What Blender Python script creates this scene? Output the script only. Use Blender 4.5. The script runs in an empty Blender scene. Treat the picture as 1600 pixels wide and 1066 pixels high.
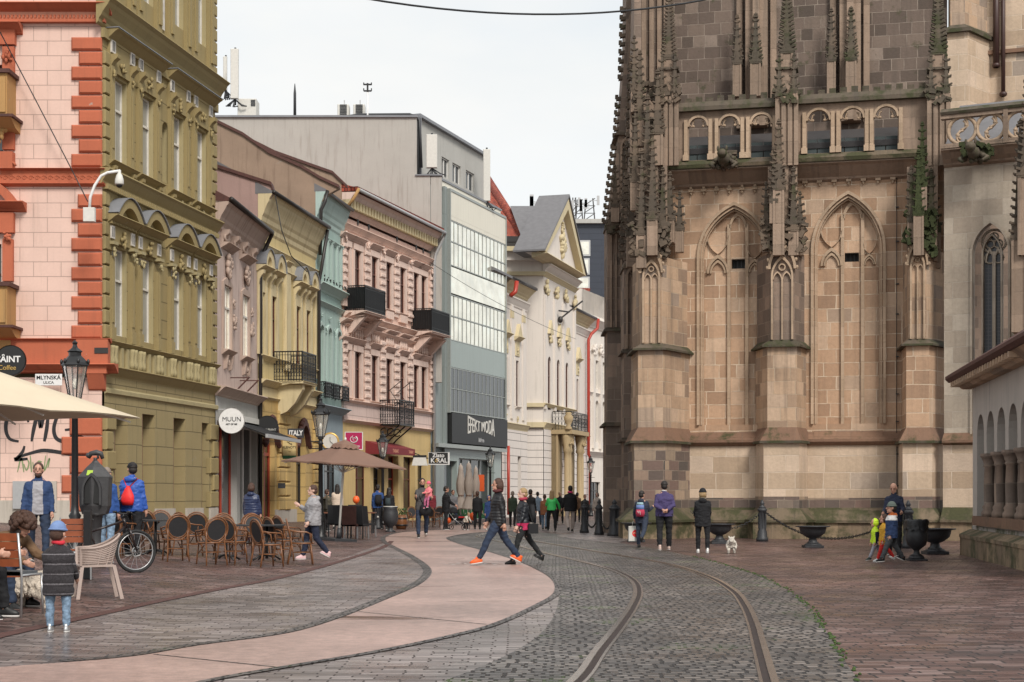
import bpy,bmesh,math,random
from mathutils import Vector,Matrix
from mathutils.geometry import tessellate_polygon
random.seed(7)
S=bpy.context.scene
COL=S.collection
PI=math.pi
F=2400.0;HC=1.41;HY=776.0
def g(X,Y=0):
 d=-4.0-X
 if d<=-1:return 0.0
 if d<1:return 0.05*(d+1)**2/4
 return 0.05*min(d,14)
def W(px,py,Y):return Vector(((px-800)/F*Y,Y,HC-(py-HY)/F*Y))
def G(px,py):
 Y=HC*F/max(py-HY,1)
 for i in range(12):
  X=(px-800)/F*Y
  Y=(HC-g(X))*F/max(py-HY,1)
 X=(px-800)/F*Y
 return Vector((X,Y,g(X)))
def GY(px,k):
 Y=k*F;X=(px-800)*k
 return Vector((X,Y,g(X)))
MATS={}
def newmat(name):
 m=bpy.data.materials.new(name);m.use_nodes=True
 nt=m.node_tree;b=nt.nodes['Principled BSDF']
 MATS[name]=m
 return m,nt,b
def N(nt,typ,**kw):
 n=nt.nodes.new(typ)
 for k,v in kw.items():
  if k in n.inputs:n.inputs[k].default_value=v
  else:setattr(n,k,v)
 return n
def L(nt,a,b):nt.links.new(a,b)
def ramp(nt,stops,fac=None,interp='LINEAR'):
 r=nt.nodes.new('ShaderNodeValToRGB');r.color_ramp.interpolation=interp
 e=r.color_ramp.elements
 while len(e)<len(stops):e.new(0.5)
 for i,(p,c)in enumerate(stops):
  e[i].position=p
  e[i].color=(c[0],c[1],c[2],1)if hasattr(c,'__len__')else(c,c,c,1)
 if fac is not None:L(nt,fac,r.inputs[0])
 return r
def mixc(nt,fac,a,b,mode='MIX'):
 m=nt.nodes.new('ShaderNodeMix');m.data_type='RGBA';m.blend_type=mode
 for sock,v in((m.inputs[0],fac),(m.inputs[6],a),(m.inputs[7],b)):
  if isinstance(v,bpy.types.NodeSocket):L(nt,v,sock)
  elif hasattr(v,'__len__'):sock.default_value=(v[0],v[1],v[2],1)
  else:sock.default_value=v if sock.type=='VALUE' else(v,v,v,1)
 return m.outputs[2]
def uvmap(nt,scale=(1,1,1),loc=(0,0,0),rot=0,space='UV'):
 t=nt.nodes.new('ShaderNodeTexCoord');mp=nt.nodes.new('ShaderNodeMapping')
 mp.inputs['Scale'].default_value=scale;mp.inputs['Location'].default_value=loc
 mp.inputs['Rotation'].default_value=(0,0,rot)
 L(nt,t.outputs[space],mp.inputs[0]);return mp.outputs[0]
def noise(nt,vec,scale,detail=4,rough=.55):
 n=N(nt,'ShaderNodeTexNoise');n.inputs['Scale'].default_value=scale
 n.inputs['Detail'].default_value=detail;n.inputs['Roughness'].default_value=rough
 L(nt,vec,n.inputs['Vector']);return n.outputs['Fac']
def bump(nt,b,h,dist=.01,strength=.6,chain=None):
 n=N(nt,'ShaderNodeBump');n.inputs['Distance'].default_value=dist;n.inputs['Strength'].default_value=strength
 L(nt,h,n.inputs['Height'])
 if chain:L(nt,chain,n.inputs['Normal'])
 L(nt,n.outputs[0],b.inputs['Normal']);return n.outputs[0]
def dk(c,f):return(c[0]*f,c[1]*f,c[2]*f)
def plain(name,c,rough=.6,metal=0,var=.12,scale=8,spec=None,bmp=0):
 m,nt,b=newmat(name)
 v=uvmap(nt,space='Object')
 n=noise(nt,v,scale)
 L(nt,mixc(nt,n,dk(c,1-var*1.6),dk(c,1+var)),b.inputs['Base Color'])
 b.inputs['Roughness'].default_value=rough;b.inputs['Metallic'].default_value=metal
 if spec is not None:b.inputs['Specular IOR Level'].default_value=spec
 if bmp:bump(nt,b,noise(nt,v,scale*4),bmp,.7)
 return m
def plaster(name,c,joint=None,grime=.35,grimec=None,rough=.88,patch=.16,moss=0,off=.5,jw=.014,jdark=.5,peel=.25):
 """painted render: slight patches, rain streaks, optional ashlar joints (bw, bh)"""
 m,nt,b=newmat(name)
 v=uvmap(nt)
 big=noise(nt,v,.7,5,.6)
 col=mixc(nt,big,dk(c,1-patch*1.5),dk(c,1+patch))
 fine=noise(nt,v,14,5,.7)
 col=mixc(nt,.35,col,mixc(nt,fine,dk(c,.72),dk(c,1.15)))
 vs=uvmap(nt,(5,.35,1))
 st=noise(nt,vs,1.0,5,.6)
 r=ramp(nt,[(.52,0),(.78,1)],st)
 gc=grimec or(c[0]*.45+.02,c[1]*.45+.02,c[2]*.42+.02)
 gm=nt.nodes.new('ShaderNodeMath');gm.operation='MULTIPLY';gm.inputs[1].default_value=min(1,grime*1.35)
 L(nt,r.outputs[0],gm.inputs[0])
 col=mixc(nt,gm.outputs[0],col,gc)
 if peel:
  pn=noise(nt,v,1.15,8,.68);pm=ramp(nt,[(.70-peel*.06,0),(.715-peel*.06,.75)],pn);col=mixc(nt,pm.outputs[0],col,mixc(nt,fine,(c[0]*.3+.12,c[0]*.25+.11,c[0]*.2+.1),(c[0]*.3+.3,c[0]*.25+.28,c[0]*.2+.25)))
 sx=nt.nodes.new('ShaderNodeSeparateXYZ');L(nt,v,sx.inputs[0]);sa=nt.nodes.new('ShaderNodeMath');sa.operation='MULTIPLY_ADD';sa.inputs[1].default_value=2.0;L(nt,big,sa.inputs[0]);L(nt,sx.outputs['Y'],sa.inputs[2])
 col=mixc(nt,ramp(nt,[(.25,.45),(.75,0)],None).outputs[0],col,gc)if False else col
 h=fine
 if moss:
  mn=noise(nt,v,2.3,6,.65);rr=ramp(nt,[(.6-moss*.2,0),(.7-moss*.2,.8)],mn)
  col=mixc(nt,rr.outputs[0],col,(.045,.06,.02))
 if joint:
  br=N(nt,'ShaderNodeTexBrick');br.offset=off
  for k,val in(('Scale',1),('Mortar Size',jw),('Mortar Smooth',.3),('Brick Width',joint[0]),('Row Height',joint[1])):
   br.inputs[k].default_value=val
  L(nt,v,br.inputs['Vector'])
  col=mixc(nt,br.outputs['Fac'],col,dk(c,jdark))
  inv=N(nt,'ShaderNodeMath');inv.operation='MULTIPLY_ADD';inv.inputs[1].default_value=-4;L(nt,br.outputs['Fac'],inv.inputs[0]);L(nt,fine,inv.inputs[2])
  h=inv.outputs[0]
 L(nt,col,b.inputs['Base Color']);b.inputs['Roughness'].default_value=rough
 bump(nt,b,h,.008,.6)
 return m
def blocks(name,stops,mortar,bw,bh,ms=.012,moss=0,mossscale=1.2,loc=(0,0,0),rough=.85,streak=.4,dirt=(.05,.042,.034)):
 """ashlar: every block its own tone, pale joints, stains and moss"""
 m,nt,b=newmat(name)
 v0=uvmap(nt,loc=loc)
 nz=N(nt,'ShaderNodeTexNoise');nz.inputs['Scale'].default_value=1.6;L(nt,v0,nz.inputs['Vector'])
 va=nt.nodes.new('ShaderNodeVectorMath');va.operation='MULTIPLY_ADD';va.inputs[1].default_value=(.05,.04,0)
 L(nt,nz.outputs['Color'],va.inputs[0]);L(nt,v0,va.inputs[2]);v=va.outputs[0]
 def brick(w,h,off,freq):
  br=N(nt,'ShaderNodeTexBrick');br.offset=off;br.offset_frequency=freq;br.squash=.72;br.squash_frequency=3
  br.inputs['Color1'].default_value=(0,0,0,1);br.inputs['Color2'].default_value=(1,1,1,1);br.inputs['Mortar'].default_value=(.5,.5,.5,1)
  for k,val in(('Scale',1),('Mortar Size',ms),('Mortar Smooth',.15),('Bias',0),('Brick Width',w),('Row Height',h)):
   br.inputs[k].default_value=val
  L(nt,v,br.inputs['Vector']);return br
 br=brick(bw,bh,.37,2)
 r=ramp(nt,stops,br.outputs['Color'],'LINEAR')
 fine=noise(nt,v0,9,8,.7)
 col=mixc(nt,.55,r.outputs[0],mixc(nt,fine,(.5,.46,.42),(1.4,1.36,1.3)),'MULTIPLY')
 big=noise(nt,v0,.55,5,.6)
 col=mixc(nt,ramp(nt,[(.42,0),(.7,.38)],big).outputs[0],col,mixc(nt,.5,col,dirt))
 mm=nt.nodes.new('ShaderNodeMath');mm.operation='MULTIPLY'
 L(nt,br.outputs['Fac'],mm.inputs[0]);L(nt,ramp(nt,[(.35,.25),(.6,1)],noise(nt,v0,2.2)).outputs[0],mm.inputs[1])
 col=mixc(nt,mm.outputs[0],col,mortar)
 st=noise(nt,uvmap(nt,(3.2,.22,1)),1.0,6,.65)
 sm=ramp(nt,[(.5,0),(.75,streak)],st)
 col=mixc(nt,sm.outputs[0],col,dirt)
 if moss:
  mn=noise(nt,v0,mossscale,7,.7);rr=ramp(nt,[(.62-moss*.3,0),(.74-moss*.3,.9)],mn)
  col=mixc(nt,rr.outputs[0],col,mixc(nt,fine,(.016,.017,.006),(.062,.068,.02)))
 L(nt,col,b.inputs['Base Color']);b.inputs['Roughness'].default_value=rough
 h=N(nt,'ShaderNodeMath');h.operation='MULTIPLY_ADD';h.inputs[1].default_value=-1.2
 L(nt,br.outputs['Fac'],h.inputs[0]);L(nt,fine,h.inputs[2])
 bump(nt,b,h.outputs[0],.02,.7)
 return m
def glass(name,c=(.02,.025,.03),rough=.06,bmp=.0):
 m,nt,b=newmat(name)
 v=uvmap(nt)
 n=noise(nt,v,.8)
 L(nt,mixc(nt,n,dk(c,.6),dk(c,1.6)),b.inputs['Base Color'])
 b.inputs['Roughness'].default_value=rough;b.inputs['Specular IOR Level'].default_value=.9;b.inputs['IOR'].default_value=1.6
 if bmp:bump(nt,b,noise(nt,v,1.1,2),bmp,.8)
 return m
def paving(name,stops,mortar,bw,bh,ms,rot=0,bend=.05,rlo=.22,rhi=.6,dist=.02,big=(.5,1),moss=0,bendscale=1.5,mossrange=(.62,.7),pud=.3):
 m,nt,b=newmat(name)
 v0=uvmap(nt,rot=rot)
 nz=N(nt,'ShaderNodeTexNoise');nz.inputs['Scale'].default_value=bendscale;nz.inputs['Detail'].default_value=3;L(nt,v0,nz.inputs['Vector'])
 va=nt.nodes.new('ShaderNodeVectorMath');va.operation='MULTIPLY_ADD';va.inputs[1].default_value=(bend,bend,0)
 L(nt,nz.outputs['Color'],va.inputs[0]);L(nt,v0,va.inputs[2]);v=va.outputs[0]
 br=N(nt,'ShaderNodeTexBrick');br.offset=.43;br.offset_frequency=2;br.squash=.8;br.squash_frequency=3
 br.inputs['Color1'].default_value=(0,0,0,1);br.inputs['Color2'].default_value=(1,1,1,1)
 for k,val in(('Scale',1),('Mortar Size',ms),('Mortar Smooth',.5),('Brick Width',bw),('Row Height',bh)):
  br.inputs[k].default_value=val
 L(nt,v,br.inputs['Vector'])
 col=ramp(nt,stops,br.outputs['Color']).outputs[0]
 fine=noise(nt,v0,22,5,.7)
 col=mixc(nt,.5,col,mixc(nt,fine,(.5,.5,.5),(1.3,1.3,1.3)),'MULTIPLY')
 bg=noise(nt,v0,.35,4)
 col=mixc(nt,1,col,ramp(nt,[(.35,big[0]),(.65,big[1])],bg).outputs[0],'MULTIPLY')
 jm=mortar
 if moss:
  mn=noise(nt,v0,.8,3);jm=mixc(nt,ramp(nt,[(mossrange[0],0),(mossrange[1],moss)],mn).outputs[0],mortar,(.05,.085,.015))
 col=mixc(nt,br.outputs['Fac'],col,jm)
 L(nt,col,b.inputs['Base Color'])
 damp=noise(nt,uvmap(nt,(1,1.3,1)),.7,6,.7)
 rr=ramp(nt,[(.4-pud*.2,rlo),(.62,rhi)],damp)
 rb=mixc(nt,br.outputs['Fac'],rr.outputs[0],.7)
 L(nt,rb,b.inputs['Roughness'])
 h=N(nt,'ShaderNodeMath');h.operation='MULTIPLY_ADD';h.inputs[1].default_value=-1.6
 L(nt,br.outputs['Fac'],h.inputs[0])
 h2=N(nt,'ShaderNodeMath');h2.operation='MULTIPLY_ADD';h2.inputs[1].default_value=.45
 L(nt,br.outputs['Color'],h2.inputs[0]);L(nt,noise(nt,v0,7,4),h2.inputs[2]);L(nt,h2.outputs[0],h.inputs[2])
 bump(nt,b,h.outputs[0],dist,.9)
 bn=[n for n in nt.nodes if n.type=='BUMP'][0];L(nt,ramp(nt,[(.4-pud*.2,.22),(.62,.95)],damp).outputs[0],bn.inputs['Strength'])
 return m
class MB:
 def __init__(s,m=None):s.v=[];s.f=[];s.m=[];s.names=[];s.cur=0;s.sm=[];s.isl=[];s.smooth=False;s.use(m)
 def use(s,name):
  if name is None:return s
  if name not in s.names:s.names.append(name)
  s.cur=s.names.index(name);return s
 def add(s,vs,fs,smooth=None):
  o=len(s.v);s.v+=[tuple(p)for p in vs]
  s.isl.append((o,len(s.v),len(s.f),len(s.f)+len(fs)))
  for f in fs:
   s.f.append(tuple(o+i for i in f));s.m.append(s.cur);s.sm.append(s.smooth if smooth is None else smooth)
  return s
 def box(s,x0,x1,y0,y1,z0,z1,ch=0):
  if x1<x0:x0,x1=x1,x0
  if y1<y0:y0,y1=y1,y0
  if z1<z0:z0,z1=z1,z0
  if ch:
   a=[(x0,y1,z0),(x1,y1,z0),(x1,y1,z1),(x0,y1,z1)]
   b=[(x0,y0+ch,z0),(x1,y0+ch,z0),(x1,y0+ch,z1),(x0,y0+ch,z1)]
   c=[(x0+ch,y0,z0+ch),(x1-ch,y0,z0+ch),(x1-ch,y0,z1-ch),(x0+ch,y0,z1-ch)]
   fs=[(8,9,10,11)]
   for i in range(4):
    j=(i+1)%4;fs+=[(i,j,4+j,4+i),(4+i,4+j,8+j,8+i)]
   return s.add(a+b+c,fs)
  v=[(x0,y0,z0),(x1,y0,z0),(x1,y1,z0),(x0,y1,z0),(x0,y0,z1),(x1,y0,z1),(x1,y1,z1),(x0,y1,z1)]
  return s.add(v,[(0,1,5,4),(1,2,6,5),(2,3,7,6),(3,0,4,7),(4,5,6,7),(3,2,1,0)])
 def obox(s,c,ax,ay,az):
  c=Vector(c);ax=Vector(ax);ay=Vector(ay);az=Vector(az)
  v=[c+sx*ax+sy*ay+sz*az for sz in(-1,1)for sx,sy in((-1,-1),(1,-1),(1,1),(-1,1))]
  return s.add(v,[(0,1,5,4),(1,2,6,5),(2,3,7,6),(3,0,4,7),(4,5,6,7),(3,2,1,0)])
 def bar(s,a,b,w,h=None,up=(0,0,1)):
  a=Vector(a);b=Vector(b);d=b-a;l=d.length;d=d/l;h=h or w
  u=Vector(up)
  if abs(d.dot(u))>.95:u=Vector((1,0,0))
  x=d.cross(u).normalized();y=x.cross(d)
  return s.obox((a+b)/2,x*w/2,y*h/2,d*l/2)
 def loops(s,loops,f):
  tri=tessellate_polygon([[Vector((a,b,0))for a,b in lp]for lp in loops])
  flat=[p for lp in loops for p in lp]
  return s.add([f(a,b)for a,b in flat],[tuple(t)for t in tri])
 def panel(s,outer,holes,y,reveal=.25,rm=None):
  s.loops([outer]+holes,lambda a,b:(a,y,b))
  c=s.cur
  if rm:s.use(rm)
  for h in holes:
   n=len(h);s.add([(a,y,b)for a,b in h]+[(a,y+reveal,b)for a,b in h],[(i,(i+1)%n,n+(i+1)%n,n+i)for i in range(n)])
  s.cur=c;return s
 def ext(s,pts,y0,y1):
  s.loops([pts],lambda a,b:(a,y0,b));s.loops([pts],lambda a,b:(a,y1,b))
  n=len(pts)
  return s.add([(a,y0,b)for a,b in pts]+[(a,y1,b)for a,b in pts],[(i,(i+1)%n,n+(i+1)%n,n+i)for i in range(n)])
 def extz(s,pts,z0,z1,top=None):
  t=top or pts
  s.loops([pts],lambda a,b:(a,b,z0));s.loops([t],lambda a,b:(a,b,z1))
  n=len(pts)
  return s.add([(a,b,z0)for a,b in pts]+[(a,b,z1)for a,b in t],[(i,(i+1)%n,n+(i+1)%n,n+i)for i in range(n)])
 def prof(s,pts,x0,x1,m0=0,m1=0):
  n=len(pts)
  vs=[(x0-m0*o,-o,z)for o,z in pts]+[(x1+m1*o,-o,z)for o,z in pts]
  s.loops([pts],lambda o,z:(x0-m0*o,-o,z));s.loops([pts],lambda o,z:(x1+m1*o,-o,z))
  return s.add(vs,[(i,(i+1)%n,n+(i+1)%n,n+i)for i in range(n)])
 def lathe(s,prof,c=(0,0,0),seg=16,smooth=True,axis='z',sx=1,sy=1,cap=True):
  vs=[];fs=[];n=len(prof)
  for i in range(seg):
   a=2*PI*i/seg
   for r,z in prof:
    p=(r*math.cos(a)*sx,r*math.sin(a)*sy,z)
    if axis=='y':p=(p[0],p[2],p[1])
    elif axis=='x':p=(p[2],p[0],p[1])
    vs.append((c[0]+p[0],c[1]+p[1],c[2]+p[2]))
  for i in range(seg):
   j=(i+1)%seg
   for k in range(n-1):fs.append((i*n+k,j*n+k,j*n+k+1,i*n+k+1))
  if cap and prof[0][0]>1e-4:fs.append(tuple(i*n for i in range(seg)))
  if cap and prof[-1][0]>1e-4:fs.append(tuple(i*n+n-1 for i in range(seg)))
  return s.add(vs,fs,smooth)
 def tube(s,pts,r,seg=8,smooth=True,cap=True,closed=False):
  pts=[Vector(p)for p in pts];n=len(pts);vs=[];fs=[]
  rs=r if hasattr(r,'__len__')else[r]*n
  up=None
  for i,p in enumerate(pts):
   if closed:d=pts[(i+1)%n]-pts[i-1]
   else:d=pts[min(i+1,n-1)]-pts[max(i-1,0)]
   d=d.normalized()if d.length>1e-9 else Vector((0,0,1))
   if up is None:
    up=Vector((0,0,1))if abs(d.z)<.9 else Vector((0,1,0))
   x=d.cross(up)
   if x.length<1e-4:x=d.cross(Vector((1,0,0)))
   x.normalize();y=x.cross(d).normalized();up=y
   for k in range(seg):
    a=2*PI*k/seg;vs.append(p+rs[i]*(math.cos(a)*x+math.sin(a)*y))
  m=n if closed else n-1
  for i in range(m):
   j=(i+1)%n
   for k in range(seg):l=(k+1)%seg;fs.append((i*seg+k,i*seg+l,j*seg+l,j*seg+k))
  if cap and not closed:fs+=[tuple(range(seg)),tuple((n-1)*seg+k for k in range(seg))]
  return s.add(vs,fs,smooth)
 def ell(s,c,rx,ry,rz,seg=12,rings=8,z0=-1.0,z1=1.0,rot=None,smooth=True):
  vs=[];fs=[];c=Vector(c)
  a0=math.asin(z0);a1=math.asin(z1)
  for i in range(rings+1):
   t=a0+(a1-a0)*i/rings
   for k in range(seg):
    a=2*PI*k/seg
    p=Vector((rx*math.cos(t)*math.cos(a),ry*math.cos(t)*math.sin(a),rz*math.sin(t)))
    if rot:p=rot@p
    vs.append(c+p)
  for i in range(rings):
   for k in range(seg):l=(k+1)%seg;fs.append((i*seg+k,i*seg+l,(i+1)*seg+l,(i+1)*seg+k))
  fs+=[tuple(range(seg)),tuple(rings*seg+k for k in range(seg))]
  return s.add(vs,fs,smooth)
 def rings(s,rings,seg=16,smooth=True):
  vs=[];fs=[];n=len(rings)
  for cx,cy,cz,rx,ry in rings:
   for k in range(seg):a=2*PI*k/seg;vs.append((cx+rx*math.cos(a),cy+ry*math.sin(a),cz))
  for i in range(n-1):
   for k in range(seg):l=(k+1)%seg;fs.append((i*seg+k,i*seg+l,(i+1)*seg+l,(i+1)*seg+k))
  fs+=[tuple(range(seg)),tuple((n-1)*seg+k for k in range(seg))]
  return s.add(vs,fs,smooth)
 def band(s,outer,inner,y0,y1,closed=False):
  n=len(outer)
  vs=[(a,y0,b)for a,b in outer]+[(a,y0,b)for a,b in inner]+[(a,y1,b)for a,b in outer]+[(a,y1,b)for a,b in inner]
  fs=[]
  for i in range(n if closed else n-1):
   j=(i+1)%n
   fs+=[(i,j,n+j,n+i),(2*n+i,2*n+j,3*n+j,3*n+i),(i,j,2*n+j,2*n+i),(n+i,n+j,3*n+j,3*n+i)]
  if not closed:fs+=[(0,n,3*n,2*n),(n-1,2*n-1,4*n-1,3*n-1)]
  return s.add(vs,fs)
 def mesh(s,name):
  me=bpy.data.meshes.new(name);me.from_pydata(s.v,[],s.f)
  for nm in s.names:me.materials.append(MATS[nm])
  if len(s.names)>1:me.polygons.foreach_set('material_index',s.m)
  me.polygons.foreach_set('use_smooth',s.sm)
  bm=bmesh.new();bm.from_mesh(me);bmesh.ops.recalc_face_normals(bm,faces=bm.faces);bm.to_mesh(me);bm.free()
  uv=me.uv_layers.new(name='UVMap');data=[0.0]*(2*len(me.loops));vv=me.vertices
  for p in me.polygons:
   nx,ny,nz=abs(p.normal.x),abs(p.normal.y),abs(p.normal.z)
   for li in p.loop_indices:
    c=vv[me.loops[li].vertex_index].co
    if ny>=nx and ny>=nz*.8:a,b=c.x,c.z
    elif nx>=ny and nx>=nz*.8:a,b=c.y+.31,c.z
    else:a,b=c.x,c.y
    data[2*li]=a;data[2*li+1]=b
  uv.data.foreach_set('uv',data)
  return me
WM={}
def link(o,parent=None,M=None):
 COL.objects.link(o)
 M=M or Matrix()
 if parent is not None:
  o.parent=parent;o.matrix_local=WM[parent.name].inverted()@M
 else:o.matrix_local=M
 WM[o.name]=M
 return o
SPLIT={'quoins':'quoin_stack','crocket_edge':'crocket_edge','pilasters':'pilaster','carved_crockets':'crocket_cluster','crest_ornament':'crest_ornament','wall':'wall','gold_ornament':'gold_ornament','cornice':'cornice','door_arch':'door_arch','balcony':'balcony','flag_bracket':'flag_bracket','lamp_bracket':'lamp_bracket','gutter':'gutter','roof':'roof','plinth':'plinth','drain_pipe':'drain_pipe','window_surround':'window_surround','meter_cabinet':'meter_cabinet','ledge':'ledge','niche':'niche','string_course':'string_course','upper_pier':'upper_pier','infill':'infill','stand':'stand','wing_roof':'wing_roof','edge_frame':'edge_frame','stair_pier':'stair_pier','side_base':'side_base','edge_buttress':'edge_buttress','upper_side_wall':'upper_side_wall','pale_course':'pale_course','gable_wall':'gable_wall','quoin':'quoin','tracery':'tracery','parapet':'parapet','moss_clump':'moss_clump','attic':'attic'}
def clusters(mb,tol=.04):
 B=[]
 for a,b,f0,f1 in mb.isl:
  vs=mb.v[a:b]
  if not vs:continue
  B.append(([min(v[i]for v in vs)-tol for i in range(3)],[max(v[i]for v in vs)+tol for i in range(3)],(a,b,f0,f1)))
 n=len(B);par=list(range(n))
 def find(i):
  while par[i]!=i:par[i]=par[par[i]];i=par[i]
  return i
 for i in range(n):
  for j in range(i):
   ri,rj=find(i),find(j)
   if ri!=rj and all(B[i][0][k]<=B[j][1][k]and B[j][0][k]<=B[i][1][k]for k in range(3)):par[ri]=rj
 out={}
 for i in range(n):out.setdefault(find(i),[]).append(B[i][2])
 return list(out.values())
def build(mb,name,parent=None,M=None,label=None,cat=None,group=None,kind=None):
 if name in SPLIT and parent is not None and 1<len(mb.isl)<700:
  cs_=clusters(mb)
  if 1<len(cs_)<=40:
   first=None
   for c in cs_:
    q=MB();q.names=list(mb.names)
    for a,b,f0,f1 in c:
     o=len(q.v);q.v+=mb.v[a:b];q.isl.append((o,len(q.v),len(q.f),len(q.f)+f1-f0))
     for k in range(f0,f1):q.f.append(tuple(i-a+o for i in mb.f[k]));q.m.append(mb.m[k]);q.sm.append(mb.sm[k])
    used=sorted(set(q.m));q.names=[mb.names[i]for i in used];q.m=[used.index(i)for i in q.m]
    ob=build1(q,SPLIT[name],parent,M,label,cat,group,kind);first=first or ob
   return first
  return build1(mb,SPLIT[name],parent,M,label,cat,group,kind)
 return build1(mb,name,parent,M,label,cat,group,kind)
def build1(mb,name,parent=None,M=None,label=None,cat=None,group=None,kind=None):
 o=bpy.data.objects.new(name,mb.mesh(name));link(o,parent,M if M is not None else(WM[parent.name]if parent is not None else None))
 if label:o['label']=label
 if cat:o['category']=cat
 if group:o['group']=group
 if kind:o['kind']=kind
 return o
def thing(name,label,cat,M=None,group=None):
 o=bpy.data.objects.new(name,None);o.empty_display_size=.3
 link(o,None,M or Matrix());o['label']=label;o['category']=cat
 if group:o['group']=group
 return o
def at(p,rz=0):return Matrix.Translation(Vector(p))@Matrix.Rotation(rz,4,'Z')
def copy_thing(src,M,label=None,s=None):
 def cp(o,par):
  c=o.copy();COL.objects.link(c)
  if par is not None:c.parent=par;c.matrix_local=o.matrix_local.copy()
  for ch in[x for x in bpy.data.objects if x.parent==o and x.get('_p')is None]:cp(ch,c)
  return c
 r=cp(src,None);r.matrix_local=M@(Matrix.Scale(s,4)if s else Matrix());WM[r.name]=M
 if label:r['label']=label
 return r
def text_mb(mb,txt,M,size,mat,depth=.01,bold=0,warp=None,sx=1.0,font=None):
 """real letters, turned into mesh and added to mb; M maps text plane (x right, y up, z out)"""
 cu=bpy.data.curves.new('t','FONT');cu.body=txt;cu.size=size;cu.extrude=depth;cu.align_x='CENTER';cu.align_y='CENTER';cu.offset=bold
 o=bpy.data.objects.new('t',cu);COL.objects.link(o)
 bpy.context.view_layer.update()
 me=bpy.data.meshes.new_from_object(o.evaluated_get(bpy.context.evaluated_depsgraph_get()))
 vs=[]
 for v in me.vertices:
  p=v.co.copy();p.x*=sx
  if warp:p=warp(p)
  vs.append(M@p)
 cur=mb.cur;mb.use(mat);mb.add(vs,[tuple(p.vertices)for p in me.polygons],False);mb.cur=cur
 COL.objects.unlink(o);bpy.data.objects.remove(o);bpy.data.curves.remove(cu);bpy.data.meshes.remove(me)
class Fac:
 def __init__(s,px0,k0,vp,right=1):
  s.O=Vector(((px0-800)*k0,k0*F,0))
  if vp is None:d=Vector((1,0,0))
  else:d=Vector(((vp-800)/F,1,0)).normalized()*right
  s.d=d;s.n=Vector((-d.y,d.x,0))
  s.M=Matrix.Translation(s.O)@Matrix.Rotation(math.atan2(d.y,d.x),4,'Z')
 def u(s,px,out=0):
  c=(px-800)/F;O=s.O-out*s.n
  return(c*O.y-O.x)/(s.d.x-c*s.d.y)
 def Y(s,px,out=0):return(s.O-out*s.n+s.u(px,out)*s.d).y
 def z(s,px,py,out=0):return HC-(py-HY)/F*s.Y(px,out)
 def uz(s,px,py,out=0):return(s.u(px,out),s.z(px,py,out))
 def gz(s,px=None,u=0):
  X=(s.O+s.d*(s.u(px)if px is not None else u)).x
  return g(X)
def rect(x0,x1,z0,z1):return[(x0,z0),(x1,z0),(x1,z1),(x0,z1)]
def archpts(x0,x1,zs,kind='round',rise=None,n=10):
 """points from left spring up over to right spring"""
 w=x1-x0;c=(x0+x1)/2;r=[]
 if kind=='round':
  h=rise or w/2
  for i in range(n+1):a=PI-PI*i/n;r.append((c+w/2*math.cos(a),zs+h*math.sin(a)))
 elif kind=='seg':
  h=rise
  for i in range(n+1):t=-1+2*i/n;r.append((c+w/2*t,zs+h*(1-t*t)))
 else:
  h=rise or w*.866
  R=(h*h+w*w/4)/w
  a1=math.atan2(h,w/2-(-w/2+R)+0)
  cx=-w/2+R
  ang=math.atan2(h,-cx)
  for i in range(n+1):a=PI+(ang-PI)*i/n;r.append((c+cx+R*math.cos(a),zs+R*math.sin(a)))
  for i in range(1,n+1):p=r[n-i];r.append((2*c-p[0],p[1]))
 return r
def archhole(x0,x1,z0,zs,kind='round',rise=None,n=10):
 return[(x0,z0)]+archpts(x0,x1,zs,kind,rise,n)+[(x1,z0)]
plaster('olive',(.30,.232,.105),grime=.3,jw=.02)
plaster('olive_joint',(.30,.232,.105),joint=(1.15,.62),grime=.3,jw=.02)
plaster('olive_ground',(.31,.245,.12),joint=(1.6,.62),grime=.25,jw=.018)
plaster('olive_pale',(.36,.30,.16),grime=.4)
plaster('salmon',(.46,.125,.062),grime=.4,patch=.25,peel=.5)
plaster('pink_block',(.70,.49,.41),joint=(.86,.46),grime=.25,jw=.012,jdark=.6)
plaster('salmon_pink',(.60,.27,.18),grime=.3)
plaster('ochre_trim',(.42,.24,.09),grime=.5)
plaster('mauve',(.55,.43,.375),grime=.75,grimec=(.23,.14,.12),patch=.25,peel=.6)
plaster('mauve_trim',(.44,.33,.27),grime=.6,grimec=(.16,.11,.09))
plaster('yellow',(.60,.48,.24),grime=.35)
plaster('yellow_trim',(.60,.50,.30),grime=.6,grimec=(.24,.17,.09))
plaster('mustard',(.52,.36,.14),joint=(3.0,.62),grime=.4,grimec=(.3,.15,.04),jw=.03,jdark=.7)
plaster('cyan',(.34,.45,.41),grime=.55,grimec=(.16,.2,.17))
plaster('cyan_trim',(.40,.50,.46),grime=.4)
plaster('bluegrey',(.27,.33,.36),grime=.3)
plaster('pink',(.68,.47,.385),joint=(.62,.42),grime=.35,jw=.012,jdark=.75)
plaster('pink_trim',(.70,.53,.45),grime=.4,grimec=(.3,.2,.16))
plaster('pink_pale',(.62,.48,.43),joint=(6,.5),grime=.7,grimec=(.32,.2,.16),jw=.015)
plaster('cream_shop',(.58,.42,.19),joint=(.5,4),grime=.3,jw=.012,jdark=.85)
plaster('concrete_wall',(.41,.385,.35),grime=.45,grimec=(.2,.17,.14),patch=.14)
plaster('concrete_light',(.42,.41,.38),grime=.35)
plaster('brown_gable',(.30,.21,.15),grime=.6,grimec=(.13,.08,.055),patch=.35)
plaster('mauve_gable',(.36,.24,.21),grime=.4,patch=.2)
plaster('white_wall',(.68,.62,.56),grime=.25,patch=.05)
plaster('white_rust',(.68,.62,.57),joint=(9,.52),grime=.25,jw=.025,patch=.05,jdark=.35)
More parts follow.
